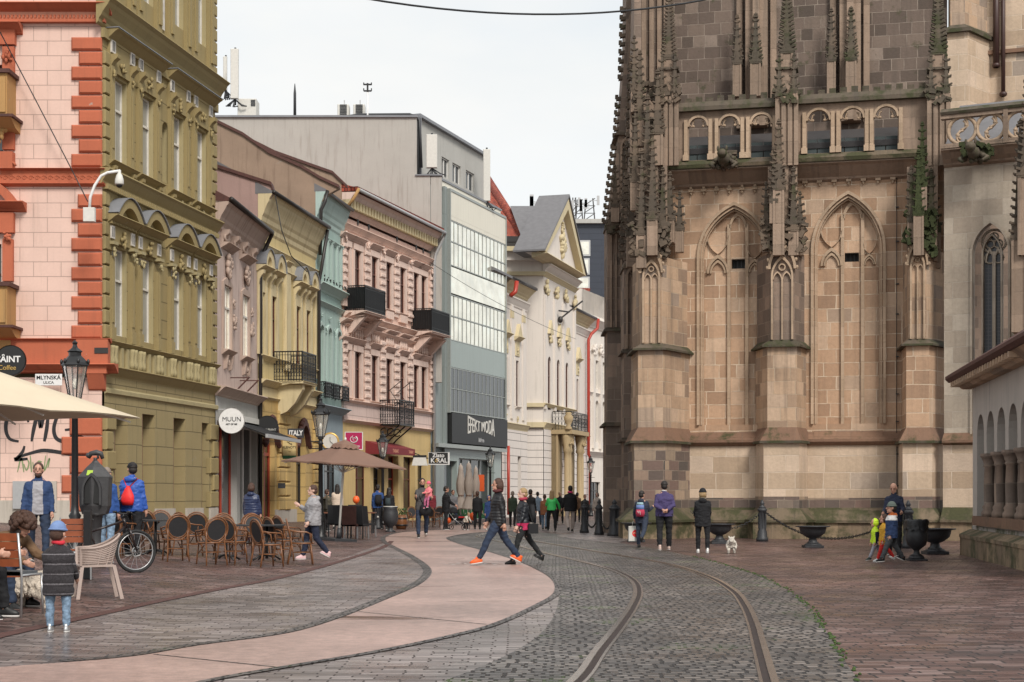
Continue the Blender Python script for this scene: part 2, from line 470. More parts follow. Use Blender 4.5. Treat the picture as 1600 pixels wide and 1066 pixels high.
plaster('gold_trim',(.58,.49,.31),grime=.3)
plaster('portal_stone',(.40,.30,.17),grime=.5)
plaster('far_white',(.74,.68,.61),grime=.3)
plaster('grey_plaster',(.46,.415,.37),grime=.6,grimec=(.2,.19,.19),moss=.0)
plaster('grey_plaster_low',(.36,.33,.30),grime=.9,grimec=(.1,.085,.06),moss=.5)
plaster('plinth_pale',(.46,.41,.35),grime=.5)
plaster('white_paint',(.72,.70,.66),grime=.2,rough=.5)
plaster('cladding',(.25,.28,.27),joint=(.6,9),grime=.2,rough=.45,jw=.012,jdark=.7)
plaster('panel_cream',(.70,.66,.55),joint=(.42,9),grime=.12,rough=.4,patch=.05,jw=.01,jdark=.85)
plaster('panel_grey',(.29,.34,.32),joint=(.42,9),grime=.15,rough=.35,patch=.05,jw=.008,jdark=.9)
plaster('dark_tower',(.028,.034,.05),joint=(5,1.2),grime=.2,rough=.4)
plain('slate',(.16,.155,.16),.6,var=.2,scale=3)
plain('sheet_metal',(.20,.205,.22),.5,var=.15,scale=2)
plain('dark_metal',(.028,.024,.022),.45,var=.3)
plain('iron',(.012,.012,.013),.42,var=.3)
plain('iron_grey',(.035,.036,.04),.5,var=.4,scale=20,bmp=.004)
plain('galv',(.42,.42,.42),.45,.3)
plain('alu',(.45,.45,.45),.35,.7)
plain('mullion',(.33,.35,.33),.4,.3)
plain('white',(.75,.74,.72),.5)
plain('offwhite',(.62,.60,.55),.6)
plain('black',(.012,.012,.012),.5)
plain('blackcloth',(.006,.006,.008),.8)
plain('red_pipe',(.40,.04,.022),.4)
plain('brown_pipe',(.05,.022,.018),.5)
plain('dark_rust',(.085,.03,.022),.7,var=.4)
plain('door_wood',(.16,.055,.025),.45,var=.3,scale=5)
plain('frame_white',(.66,.62,.55),.5,var=.15)
plain('frame_brown',(.10,.028,.016),.5)
plain('frame_red',(.35,.045,.02),.45)
plain('graffiti',(.015,.013,.015),.6)
plain('graffiti_green',(.20,.26,.12),.7)
plain('magenta',(.42,.012,.09),.4)
plain('awning_red',(.20,.02,.025),.7)
plain('sign_gold',(.62,.40,.12),.35,.5)
plain('sign_cream',(.68,.52,.24),.5)
plain('green_paint',(.03,.14,.05),.5)
plain('fur_grey',(.16,.15,.16),.8,var=.5,scale=40)
plain('orange',(.80,.12,.02),.45)
plain('peel',(.62,.58,.52),.9,var=.35,scale=6)
plain('canvas_cream',(.62,.52,.38),.85,var=.06,scale=2)
plain('canvas_taupe',(.20,.115,.082),.85,var=.08,scale=2)
plain('canvas_pale',(.46,.38,.32),.85,var=.12,scale=3)
plain('rattan',(.20,.08,.03),.38,var=.45,scale=30)
plain('weave_black',(.022,.022,.024),.6,var=.4,scale=40)
plain('seat_grey',(.10,.11,.12),.5,var=.2)
plain('plastic_taupe',(.40,.31,.27),.5)
plain('teak',(.30,.08,.03),.45,var=.3,scale=8)
plain('tyre',(.014,.014,.014),.75)
plain('bike_dark',(.02,.012,.012),.3)
plain('bronze_and_arcade_shade',(.045,.044,.046),.5,var=.35,scale=6,bmp=.004)
plain('sticker_green',(.35,.5,.05),.5)
plain('teal_dark',(.035,.05,.05),.6,var=.3,scale=2)
plain('moss',(.045,.055,.018),.95,var=.7,scale=14,bmp=.03)
plain('leaf',(.05,.12,.03),.7,var=.5,scale=12)
plain('binbag',(.012,.012,.014),.3,var=.3,scale=10,bmp=.02)
plain('rail_steel',(.44,.40,.37),.25,.85,var=.25,scale=5)
plain('rail_groove',(.03,.016,.012),.8,var=.4,scale=10)
plain('bulb',(.8,.75,.65),.4)
plain('kerb_moss',(.05,.085,.018),.95,var=.7,scale=8,bmp=.02)
glass('glass');glass('glass_sky',(.86,.82,.71),.04,.03);MATS['glass_sky'].node_tree.nodes['Principled BSDF'].inputs['Metallic'].default_value=.8;glass('glass_dark',(.012,.013,.015),.15)
m,nt,b=newmat('leaded')
v=uvmap(nt);br=N(nt,'ShaderNodeTexBrick');br.offset=0
for k,val in(('Scale',1),('Mortar Size',.012),('Brick Width',.1),('Row Height',.12)):br.inputs[k].default_value=val
L(nt,v,br.inputs['Vector']);L(nt,mixc(nt,br.outputs['Fac'],(.03,.03,.038),(.075,.072,.075)),b.inputs['Base Color']);b.inputs['Roughness'].default_value=.35
m_=glass('glass_curtain',(.27,.265,.24),.12)
m,nt,b=newmat('lantern_glass');b.inputs['Base Color'].default_value=(.75,.75,.72,1);b.inputs['Roughness'].default_value=.12
b.inputs['Transmission Weight'].default_value=.75;b.inputs['IOR'].default_value=1.1;b.inputs['Alpha'].default_value=.55
m,nt,b=newmat('roof_tile');v=uvmap(nt)
br=N(nt,'ShaderNodeTexBrick');br.inputs['Color1'].default_value=(0,0,0,1);br.inputs['Color2'].default_value=(1,1,1,1)
for k,val in(('Scale',1),('Mortar Size',.02),('Brick Width',.18),('Row Height',.2)):br.inputs[k].default_value=val
L(nt,v,br.inputs['Vector'])
c=ramp(nt,[(0,(.22,.035,.02)),(.5,(.36,.065,.035)),(1,(.44,.11,.06))],br.outputs['Color']).outputs[0]
c=mixc(nt,ramp(nt,[(.5,0),(.75,.7)],noise(nt,v,.8)).outputs[0],c,(.12,.05,.035))
L(nt,mixc(nt,br.outputs['Fac'],c,(.06,.015,.01)),b.inputs['Base Color']);b.inputs['Roughness'].default_value=.8
bump(nt,b,br.outputs['Fac'],-.03,.8)
blocks('st_tan',[(0,(0.317,0.204,0.133)),(0.3,(0.408,0.264,0.17)),(0.62,(0.494,0.33,0.219)),(0.85,(0.581,0.418,0.295)),(1,(0.336,0.246,0.182))],(.62,.50,.37),.82,.46,.016,streak=.3)
blocks('st_pale',[(0,(0.393,0.292,0.206)),(0.5,(0.536,0.415,0.304)),(0.9,(0.613,0.482,0.371)),(1,(0.297,0.247,0.206))],(.60,.49,.38),1.25,.56,.016,streak=.25)
blocks('st_butt',[(0,(0.268,0.19,0.138)),(0.4,(0.449,0.31,0.206)),(0.75,(0.564,0.408,0.289)),(1,(0.228,0.184,0.154))],(.46,.36,.26),.72,.44,.011,streak=.6)
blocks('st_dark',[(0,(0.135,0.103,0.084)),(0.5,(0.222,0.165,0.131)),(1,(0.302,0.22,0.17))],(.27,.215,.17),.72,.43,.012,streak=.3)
blocks('st_band',[(0,(0.089,0.075,0.067)),(0.35,(0.141,0.103,0.087)),(0.7,(0.198,0.128,0.106)),(0.85,(0.398,0.3,0.214)),(1,(0.107,0.09,0.083))],(.3,.24,.18),.7,.33,.012,streak=.3)
blocks('st_upper',[(0,(0.084,0.062,0.049)),(0.45,(0.134,0.099,0.081)),(0.85,(0.178,0.134,0.108)),(1,(0.258,0.203,0.168))],(.29,.235,.19),.62,.44,.014,streak=.4,moss=.15)
blocks('st_grey',[(0,(0.356,0.297,0.238)),(0.5,(0.432,0.373,0.302)),(1,(0.508,0.443,0.367))],(.45,.39,.32),.95,.52,.01,streak=.3)
blocks('st_base',[(0,(0.198,0.143,0.094)),(0.6,(0.286,0.209,0.132)),(1,(0.132,0.099,0.066))],(.16,.12,.08),1.5,.8,.012,streak=.7,moss=.55,mossscale=.8)
blocks('st_moss',[(0,(.13,.10,.065)),(.6,(.18,.135,.09)),(1,(.10,.075,.055))],(.1,.08,.05),1.2,.6,.008,streak=.7,moss=.62,mossscale=.75)
blocks('st_carve',[(0,(0.237,0.174,0.129)),(1,(0.344,0.253,0.19))],(.2,.15,.11),2.5,.7,.004,streak=.6)
blocks('st_frame',[(0,(0.385,0.281,0.192)),(1,(0.493,0.369,0.265))],(.34,.25,.17),3,.6,.008,streak=.45)
blocks('st_spire',[(0,(0.078,0.062,0.046)),(1,(0.15,0.11,0.078))],(.08,.06,.045),1.5,.5,.006,streak=.7,moss=.25,mossscale=1.6)
blocks('st_spire_moss',[(0,(.07,.058,.04)),(1,(.115,.09,.065))],(.08,.06,.04),1.5,.5,.006,streak=.7,moss=.5,mossscale=1.2)
blocks('st_sill',[(0,(0.18,0.102,0.066)),(1,(0.252,0.15,0.096))],(.2,.13,.09),1.8,2,.01,streak=.3,moss=.3)
paving('brown_paving',[(0,(.05,.026,.022)),(.35,(.11,.056,.046)),(.7,(.165,.09,.076)),(1,(.23,.155,.138))],(.018,.012,.010),.30,.115,.014,bend=.06,rlo=.2,rhi=.5,big=(.6,1.35),dist=.014,bendscale=.9)
paving('grey_paving',[(0,(.11,.088,.083)),(.4,(.20,.165,.155)),(.8,(.28,.235,.225)),(1,(.36,.31,.29))],(.05,.038,.034),.34,.10,.010,bend=.08,rlo=.13,rhi=.42,big=(.6,1.3),dist=.01,pud=.8,bendscale=.9)
paving('cobbles',[(0,(0.06,0.052,0.049)),(0.4,(0.12,0.105,0.096)),(0.8,(0.181,0.157,0.142)),(1,(0.258,0.221,0.198))],(.018,.014,.012),.155,.115,.019,rot=.03,bend=.10,rlo=.15,rhi=.48,big=(.5,1.35),dist=.06,moss=.9,bendscale=1.1,mossrange=(.58,.66),pud=.6)
paving('border_setts',[(0,(.07,.06,.056)),(1,(.2,.17,.155))],(.01,.008,.006),.13,.11,.014,bend=.03,dist=.03,moss=.6)
m,nt,b=newmat('pink_asphalt');v=uvmap(nt)
f1=noise(nt,v,45,3,.8);b1=noise(nt,v,.45,5,.6)
c=mixc(nt,f1,(.235,.145,.12),(.56,.39,.335))
c=mixc(nt,1,c,ramp(nt,[(.35,.72),(.65,1.2)],noise(nt,v,7,6,.75)).outputs[0],'MULTIPLY')
c=mixc(nt,1,c,ramp(nt,[(.3,.68),(.7,1.15)],b1).outputs[0],'MULTIPLY')
wet=ramp(nt,[(.64,0),(.69,1)],noise(nt,uvmap(nt,(.28,1.6,1)),.55,3))
c=mixc(nt,wet.outputs[0],c,(.10,.055,.045))
L(nt,c,b.inputs['Base Color']);L(nt,mixc(nt,wet.outputs[0],(.38,.38,.38),(.06,.06,.06)),b.inputs['Roughness'])
bump(nt,b,f1,.004,.8)
m,nt,b=newmat('road_paint');v=uvmap(nt);b.inputs['Roughness'].default_value=.6
L(nt,mixc(nt,ramp(nt,[(.42,0),(.55,1)],noise(nt,v,6,5)).outputs[0],(.55,.5,.47),(.36,.22,.18)),b.inputs['Base Color'])
def ground_poly(name,pts,mat,lift,step=1.2,kind='structure'):
 """region outlined in plan (X,Y), cut in strips where the ground bends"""
 bm=bmesh.new()
 vs=[bm.verts.new((p[0],p[1],0))for p in pts]
 bm.faces.new(vs)
 bmesh.ops.triangulate(bm,faces=bm.faces)
 for xc in[-20,-18,-5,-4.6,-4.3,-4,-3.7,-3.4,-3]:
  geom=bm.verts[:]+bm.edges[:]+bm.faces[:]
  bmesh.ops.bisect_plane(bm,geom=geom,plane_co=(xc,0,0),plane_no=(1,0,0))
 for v in bm.verts:v.co.z=g(v.co.x)+lift
 me=bpy.data.meshes.new(name)
 uvl=bm.loops.layers.uv.new('UVMap')
 bmesh.ops.recalc_face_normals(bm,faces=bm.faces)
 for f in bm.faces:
  if f.normal.z<0:f.normal_flip()
  for l in f.loops:l[uvl].uv=(l.vert.co.x,l.vert.co.y)
 bm.to_mesh(me);bm.free();me.materials.append(MATS[mat])
 o=bpy.data.objects.new(name,me);link(o);o['kind']=kind
 return o
def smooth_line(px,n=4):
 pts=[G(*p)for p in px];r=[]
 for i in range(len(pts)-1):
  p0=pts[max(i-1,0)];p1=pts[i];p2=pts[i+1];p3=pts[min(i+2,len(pts)-1)]
  for k in range(n):
   t=k/n
   q=.5*((2*p1)+(-p0+p2)*t+(2*p0-5*p1+4*p2-p3)*t*t+(-p0+3*p1-3*p2+p3)*t**3);r.append((q.x,q.y))
 r.append((pts[-1].x,pts[-1].y));return r
ground_poly('ground',[(-120,-30),(120,-30),(120,900),(-120,900)],'brown_paving',0)
pink_L=smooth_line([(-500,1085),(-200,1066),(0,1044),(200,1028),(310,1010),(425,995),(485,982),(550,960),(610,935),(655,915),(674,898),(670,885),(645,868),(615,853),(603,845),(606,838),(630,832),(690,828)])
pink_R=smooth_line([(200,1100),(310,1066),(450,1041),(575,1020),(700,994),(770,975),(830,948),(862,930),(866,915),(858,903),(842,893),(817,881),(774,866),(725,853),(698,843),(704,838.5),(740,833),(800,829.5)])
chan=smooth_line([(-420,1090),(-150,1035),(0,995),(150,962),(250,940),(340,922),(430,905),(500,887),(560,869),(600,855),(612,846)])
i0=max(range(len(pink_L)),key=lambda i:-abs(pink_L[i][1]-chan[-1][1])-abs(pink_L[i][0]-chan[-1][0]))
ground_poly('street_paving',chan+list(reversed(pink_L[:i0+1])),'grey_paving',.004)
far_edge=[(-3.0,72),(2.4,72)]
ground_poly('bicycle_path',pink_L+[(-3.5,75),(2.0,75)]+list(reversed(pink_R)),'pink_asphalt',.008)
cob_L=[p for p in pink_R]
cob_R=smooth_line([(1420,1140),(1345,1066),(1318,1030),(1290,985),(1268,952),(1245,932),(1210,910),(1165,893),(1100,874),(1025,858),(965,848),(900,838),(850,832.5)])
edge_b=smooth_line([(560,1100),(690,1066),(800,1020),(850,985),(870,950),(873,918),(864,903),(846,892),(820,880.3),(777,865.3),(728,852.3),(701,842.8),(707,838),(742,832.7),(800,829.3)])
ground_poly('tram_cobbles',edge_b+list(reversed(cob_R)),'cobbles',.004)
ground_poly('cobble_border',pink_R+list(reversed(edge_b)),'grey_paving',.003)
ground_poly('far_paving',[(G(868,838).x,G(868,838).y),(G(900,843).x,G(900,843).y),(G(965,850).x,G(965,850).y),(G(985,842).x,G(985,842).y),(G(960,834).x,G(960,834).y),(G(905,832).x,G(905,832).y)],'grey_paving',.010)
def strip(name,line,w,mat,lift,off=0,kind='structure'):
 P=[Vector((x,y,0))for x,y in line];a=[];b=[]
 for i,p in enumerate(P):
  d=(P[min(i+1,len(P)-1)]-P[max(i-1,0)]).normalized();n=Vector((-d.y,d.x,0))
  a.append((p+n*(off+w/2))[:2]);b.append((p+n*(off-w/2))[:2])
 mb=MB(mat);vs=[(x,y,g(x)+lift)for x,y in a]+[(x,y,g(x)+lift)for x,y in b];n=len(a)
 mb.add(vs,[(i,i+1,n+i+1,n+i)for i in range(n-1)])
 return build(mb,name,kind=kind)
strip('drain_channel',chan,.16,'dark_rust',.012)
strip('sett_row',pink_L[10:],.15,'border_setts',.012,off=.09)
strip('sett_row',pink_R,.1,'border_setts',.0125,off=-.06)
def rand_strip(name,line,mat,lift):
 mb=MB(mat);random.seed(5)
 for i in range(len(line)-1):
  p=Vector(line[i]).to_3d();q=Vector(line[i+1]).to_3d();d=q-p;k=max(2,int(d.length/.09))
  for j in range(k):
   if random.random()<.3:continue
   c=p+d*(j/k)+Vector((random.uniform(-.05,.05),random.uniform(-.05,.05),lift));r=random.uniform(.010,.028)
   mb.ell(c,r,r*random.uniform(.8,2),.018,6,3,z0=0)
 o=build(mb,name);o['kind']='stuff';o['label']='thin line of bright moss between cobbles and brown paving';o['category']='moss'
 return o
rand_strip('moss_line',cob_R[3:34],'kerb_moss',.003)
r1=smooth_line([(700,1300),(812,1140),(903,1064),(935,1020),(968,978),(988,948),(996,927),(990,910),(970,897),(940,886),(900,876),(850,864),(800,851),(765,843),(745,838),(760,833)],5)
r2=smooth_line([(1260,1300),(1225,1140),(1203,1064),(1188,1010),(1178,975),(1164,945),(1145,923),(1105,901),(1040,881),(960,867),(900,857),(830,845),(800,839),(790,835)],5)
def sweep(mb,line,prof):
 P=[Vector((x,y,0))for x,y in line];n=len(prof);vs=[];fs=[]
 for i,p in enumerate(P):
  d=(P[min(i+1,len(P)-1)]-P[max(i-1,0)]).normalized();nn=Vector((-d.y,d.x,0))
  for o,z in prof:q=p+nn*o;vs.append((q.x,q.y,g(q.x)+z))
 for i in range(len(P)-1):
  for k in range(n):l=(k+1)%n;fs.append((i*n+k,i*n+l,(i+1)*n+l,(i+1)*n+k))
 mb.add(vs,fs)
for nm,ln,sd,lab in(('tram_rail',r1,1,'steel grooved tram rail bending on the left of the pair'),('tram_rail',r2,-1,'steel grooved tram rail bending on the right of the pair, beside the mossy edge')):
 mb=MB('rail_steel')
 sweep(mb,ln,[(0,.006),(.065*sd,.006),(.062*sd,.02),(.003*sd,.02)])
 sweep(mb,ln,[(-.055*sd,.006),(-.085*sd,.006),(-.083*sd,.016),(-.057*sd,.016)])
 r=build(mb,nm,label=lab,cat='rail')
 mb=MB('rail_groove');sweep(mb,ln,[(-.055*sd,.004),(0,.004),(0,.009),(-.055*sd,.009)]);build(mb,'groove',r)
for pa,pb in(((700,941),(866,940)),((560,957),(760,977)),((663,878),(812,878)),((240,1024),(430,1044))):
 a,b_=G(*pa),G(*pb);strip('path_joint',[(a.x,a.y),((a.x+b_.x)/2,(a.y+b_.y)/2),(b_.x,b_.y)],.025,'border_setts',.0115)
mb=MB('road_paint');c=G(735,882)
def flat_ring(mb,cx,cy,r,w,sx=1,sy=1,n=20):
 vs=[];
 for i in range(n):
  a=2*PI*i/n;vs+=[(cx+r*sx*math.cos(a),cy+r*sy*math.sin(a),g(cx)+.0125),(cx+(r-w)*sx*math.cos(a),cy+(r-w)*sy*math.sin(a),g(cx)+.0125)]
 mb.add(vs,[(2*i,2*((i+1)%n),2*((i+1)%n)+1,2*i+1)for i in range(n)])
flat_ring(mb,c.x-.3,c.y,.24,.07,1,1.8);flat_ring(mb,c.x+.42,c.y,.24,.07,1,1.8)
for a,b_ in(((-.3,0),(0,.5)),((0,.5),(.42,0)),((-.1,.9),(0,0)),((0,0),(.42,0)),((-.25,.8),(.1,1.0)),((.3,.9),(.42,0))):
 p=Vector((c.x+a[0],c.y+a[1],0));q=Vector((c.x+b_[0],c.y+b_[1],0));n=(q-p).normalized();n=Vector((-n.y,n.x,0))*.035
 mb.add([(v.x,v.y,g(v.x)+.0125)for v in(p-n,p+n,q+n,q-n)],[(0,1,2,3)])
for dx in(-.3,0,.3):
 mb.add([(c.x+dx-.1,c.y+2.6,g(c.x)+.0125),(c.x+dx+.1,c.y+2.6,g(c.x)+.0125),(c.x+dx+.1,c.y+2.9,g(c.x)+.0125),(c.x+dx-.1,c.y+2.9,g(c.x)+.0125)],[(0,1,2,3)])
build(mb,'path_marking',kind='structure')
SUN_EL,SUN_AZ=math.radians(42),math.radians(158)
w=bpy.data.worlds.new('World');S.world=w;w.use_nodes=True;nt=w.node_tree
bg=nt.nodes['Background']
sky=nt.nodes.new('ShaderNodeTexSky');sky.sky_type='NISHITA';sky.sun_disc=False
sky.sun_elevation=SUN_EL;sky.sun_rotation=SUN_AZ;sky.air_density=1.2;sky.dust_density=2.0
tc=nt.nodes.new('ShaderNodeTexCoord');mp=nt.nodes.new('ShaderNodeMapping');mp.inputs['Scale'].default_value=(1,1,2.6)
L(nt,tc.outputs['Generated'],mp.inputs[0])
n1=noise(nt,mp.outputs[0],2.4,7,.55)
cl=ramp(nt,[(.36,.8),(.62,1)],n1)
n2=ramp(nt,[(.35,0),(.62,1)],noise(nt,mp.outputs[0],3.2,6,.5)).outputs[0]
cc=mixc(nt,n2,(4.1,4.3,4.42),(4.65,4.67,4.6))
out=mixc(nt,cl.outputs[0],sky.outputs[0],cc)
L(nt,out,bg.inputs[0]);bg.inputs[1].default_value=.10
sl=bpy.data.lights.new('sun','SUN');sl.energy=1.5;sl.angle=math.radians(18);sl.color=(1,.95,.88)
so=bpy.data.objects.new('sun',sl);COL.objects.link(so)
dirv=Vector((math.sin(SUN_AZ)*math.cos(SUN_EL),math.cos(SUN_AZ)*math.cos(SUN_EL),math.sin(SUN_EL)))
so.rotation_euler=dirv.to_track_quat('Z','Y').to_euler()
cd=bpy.data.cameras.new('camera');cd.sensor_width=36;cd.lens=F/1600*36;cd.clip_end=2000;cd.clip_start=.1
cd.shift_x=0;cd.shift_y=(HY-533)/1600
co=bpy.data.objects.new('camera',cd);COL.objects.link(co);co.location=(0,0,HC);co.rotation_euler=(PI/2,0,0);S.camera=co
S.view_settings.view_transform='Standard';S.view_settings.look='None';S.view_settings.exposure=1.05;S.view_settings.gamma=1
def cornice(mb,x0,x1,zt,h,out,m0=0,m1=0,steps=3):
 pts=[(0,zt-h)]
 for i in range(steps):
  o=out*((i+1)/steps)**1.3;z=zt-h+h*(i+.35)/steps
  pts+=[(o*.8,z),(o,z+h*.12)]
 pts+=[(out,zt-h*.12),(out*.96,zt),(0,zt+.02)]
 zz=[]
 last=-1e9
 for o,z in pts:
  z=max(z,last+.001);last=z;zz.append((o,z))
 mb.prof(zz,x0,x1,m0,m1)
def dentils(mb,x0,x1,z0,z1,out,w=.12,gap=.12):
 n=int((x1-x0)/(w+gap));s=(x1-x0)/max(n,1)
 for i in range(n):mb.box(x0+i*s,x0+i*s+s*w/(w+gap),-out,.02,z0,z1)
def quoins(mb,xc,za,zb,h,w1,w2,out,side=1,ch=.03,gap=.05):
 z=za;i=0
 while z+h<=zb+.05:
  w=w1 if i%2==0 else w2
  mb.box(xc,xc+side*w,-out,.03,z+gap/2,min(z+h,zb)-gap/2,ch);z+=h;i+=1
def win(par,fac,x0,x1,z0,z1,fm='frame_white',gm='glass',y=.16,bars=(1,1),arch=None,fw=.06,name='window',transom=None,M=None,label=None):
 """window: frame with bars, its pane a sub-part"""
 mb=MB(fm);M=M if M is not None else fac.M
 if arch:
  zs=z1-(arch if isinstance(arch,float)else(x1-x0)/2);a=archpts(x0,x1,zs,'round',z1-zs,8)
  o=[(x0,z0)]+a+[(x1,z0)]
  cx=(x0+x1)/2;k=((x1-x0)/2-fw)/((x1-x0)/2)
  i=[(cx+(p[0]-cx)*k,zs+(p[1]-zs)*k if p[1]>zs else p[1])for p in o];i[0]=(i[0][0],z0+fw);i[-1]=(i[-1][0],z0+fw)
  mb.band(o,i,y,y+.07);mb.box(x0+fw,x1-fw,y,y+.07,z0,z0+fw)
  pane=o
 else:
  mb.box(x0,x0+fw,y,y+.07,z0,z1);mb.box(x1-fw,x1,y,y+.07,z0,z1)
  mb.box(x0+fw,x1-fw,y,y+.07,z0,z0+fw);mb.box(x0+fw,x1-fw,y,y+.07,z1-fw,z1)
  pane=rect(x0,x1,z0,z1)
 for k in range(bars[0]):
  cx=x0+(x1-x0)*(k+1)/(bars[0]+1);mb.box(cx-fw*.55,cx+fw*.55,y-.012,y+.06,z0+fw,z1-fw)
 zt=z0+(z1-z0)*(transom or .64)
 for k in range(bars[1]):
  zc=zt if bars[1]==1 else z0+(z1-z0)*(k+1)/(bars[1]+1);mb.box(x0+fw,x1-fw,y-.02,y+.05,zc-fw*.6,zc+fw*.6)
 o=build(mb,name,par,M,label=label)
 pb=MB(gm);pb.loops([pane],lambda a,b:(a,y+.045,b));build(pb,'pane',o,M)
 return o
def acanthus(mb,c,s,n=7,seed=0):
 """lump of stucco leafwork: many small lobes"""
 rnd=random.Random(seed)
 for i in range(n):
  a=rnd.uniform(0,2*PI);r=rnd.uniform(.1,1)*s
  mb.ell((c[0]+r*math.cos(a)*.8,c[1]-rnd.uniform(0,.06),c[2]+r*math.sin(a)),s*rnd.uniform(.18,.34),s*rnd.uniform(.18,.3),s*rnd.uniform(.2,.45),6,4)
def scroll(mb,x,y,z,r,w=.05):
 pts=[]
 for i in range(15):a=i*.55;rr=r*(1-i/17);pts.append((x+rr*math.cos(a),y,z+rr*math.sin(a)))
 mb.tube(pts,[w*(1-i/22)for i in range(15)],5)
def console(mb,x0,x1,zt,h,out):
 pts=[(0,zt-h),(out*.25,zt-h*.9),(out*.35,zt-h*.55),(out*.6,zt-h*.35),(out*.95,zt-h*.2),(out,zt),(0,zt)]
 mb.prof(pts,x0,x1)
def railing(mb,pts,z0,z1,step=.11,r=.012,scrolls=False):
 """pts: plan polyline; posts, rails, balusters"""
 for i in range(len(pts)-1):
  a=Vector((pts[i][0],pts[i][1],0));b=Vector((pts[i+1][0],pts[i+1][1],0));l=(b-a).length
  for z,t in((z1,.05),(z1-.14,.02),(z0+.06,.03),(z0+.2,.02)):mb.bar(a+Vector((0,0,z)),b+Vector((0,0,z)),t)
  n=max(1,int(l/step))
  for k in range(n+1):
   p=a+(b-a)*k/n;w=.045 if k in(0,n)else .024
   mb.bar(p+Vector((0,0,z0)),p+Vector((0,0,z1)),w)
   if scrolls and k<n:
    q=a+(b-a)*(k+.5)/n
    for zc in(z0+(z1-z0)*.35,z0+(z1-z0)*.62):
     d=(b-a).normalized()*step*.42
     mb.tube([q+Vector((0,0,zc))+d*math.cos(t)+Vector((0,0,step*.7*math.sin(t)))for t in[j*PI/4 for j in range(8)]],.011,4,closed=True)
def body(par,fac,x0,x1,zb,zt,mat,depth=11,y0=.7,name='rear_wall'):
 mb=MB(mat);mb.box(x0,x1,y0,depth,zb,zt);return build(mb,name,par,fac.M)
def shopfront_dark(par,fac,x0,x1,z0,z1,fm='dark_metal',n=2,label=None,y=.25):return win(par,fac,x0,x1,z0,z1,fm,'glass_dark',y,(n-1,1),transom=.78,fw=.09,name='shop_window',label=label)
A=Fac(160,.02,1240)
u=A.u;zc=lambda py:HC+(776-py)*.02
root=thing('corner_house','tall corner house, pink and orange front with olive green long side','house',A.M)
x1=u(336);e=x1
ZG=.2
L1b,L1t=zc(575),zc(533)
L2b,L2t=zc(292),zc(266);L3b,L3t=zc(42),zc(3)
wx=[u(186.5),u(229),u(277),u(313)];ww=.55
mb=MB('olive_joint')
holes1=[rect(c-ww,c+ww,6.55,9.35)for c in wx]
holes2=[rect(c-ww,c+ww,12.1,14.75)for c in wx]
nx=u(258.5);niche=archhole(nx-.28,nx+.28,12.2,14.0,'round')
mb.panel(rect(0,e,L1b,L3b+.2),holes1+holes2+[niche],0,.3,'olive_pale')
mb.use('olive_pale');mb.loops([niche],lambda a,b:(a,.3,b))
mb.use('olive');holes3=[rect(c-ww,c+ww,17.9,20.8)for c in wx]
mb.panel(rect(0,e,L3b+.2,22.4),holes3,0,.3,'olive_pale')
wall=build(mb,'wall',root,A.M,label='olive green upper wall with block joints')
mb=MB('olive_ground')
gop=[(u(176),u(197)),(u(219.5),u(239)),(u(268.5),u(287)),(u(313),u(324))]
gz=[4.1,4.15,4.15,4.1]
mb.panel(rect(0,e,0,L1b),[rect(a,b,.1,t)for(a,b),t in zip(gop,gz)],-.06,.75,'olive_ground')
mb.use('olive_pale');mb.prof([(.06,4.62),(.14,4.66),(.14,4.78),(.06,4.84)],0,e)
build(mb,'ground_floor_wall',root,A.M)
mb=MB('plinth_pale')
ed=[0]+[v for ab in gop for v in ab]+[e]
for i in range(0,len(ed),2):mb.box(ed[i],ed[i+1],-.14,-.055,0,1.0)
build(mb,'plinth',root,A.M)
for(a,b),t in zip(gop,gz):
 mb=MB('door_wood');mb.box(a,b,.45,.52,.1,t)
 for k in range(2):
  xx=a+(b-a)*(.12+.45*k);mb.box(xx,xx+(b-a)*.33,.42,.46,.5,1.4);mb.box(xx,xx+(b-a)*.33,.42,.46,1.6,t-.3)
 mb.box(a,a+.1,-.03,.45,.1,t)
 build(mb,'door',root,A.M)
mb=MB('olive')
cornice(mb,-.25,e+.1,L1b+.08,.38,.32)
mb.box(-.05,e,-.08,.02,L1b+.08,L1t-.1)
cornice(mb,-.2,e+.05,L1t+.05,.2,.24)
mb.use('olive_pale')
for c in wx:
 for dx in(-.85,-.62,.62,.85):mb.rings([(c+dx,-.14,L1b+.1,.1,.1),(c+dx,-.14,L1b+.25,.12,.12),(c+dx,-.14,L1b+.45,.07,.07),(c+dx,-.14,L1t-.2,.11,.11),(c+dx,-.14,L1t-.1,.11,.11)],8)
n=22
for i in range(n):xx=.3+(e-.6)*i/(n-1);mb.box(xx-.07,xx+.07,-.16,0,L1b+.1,L1t-.12)
build(mb,'pedestal_course',root,A.M)
mb=MB('olive');cornice(mb,-.15,e+.1,L2t+.05,.5,.34);dentils(mb,0,e,L2b-.06,L2b+.1,.2,.07,.08);build(mb,'string_course',root,A.M)
mb=MB('olive');cornice(mb,-.45,e+.15,L3t,.8,.55,steps=4);mb.box(-.1,e+.05,-.12,0,L3b-.35,L3b-.05)
build(mb,'cornice',root,A.M)
mb=MB('olive');quoins(mb,e,L1t+.1,L2b-.1,.46,.75,.45,.1,-1);quoins(mb,e,L2t+.1,L3b-.4,.46,.75,.45,.1,-1);quoins(mb,e,1.0,4.6,.62,.8,.5,.16,-1);quoins(mb,e,L3t+.1,22.3,.46,.7,.45,.1,-1)
quoins(mb,0,L1t+.1,L2b-.1,.46,.55,.35,.1,1);quoins(mb,0,L2t+.1,L3b-.4,.46,.55,.35,.1,1);quoins(mb,0,1.0,4.6,.62,.7,.45,.16,1)
build(mb,'quoins',root,A.M)
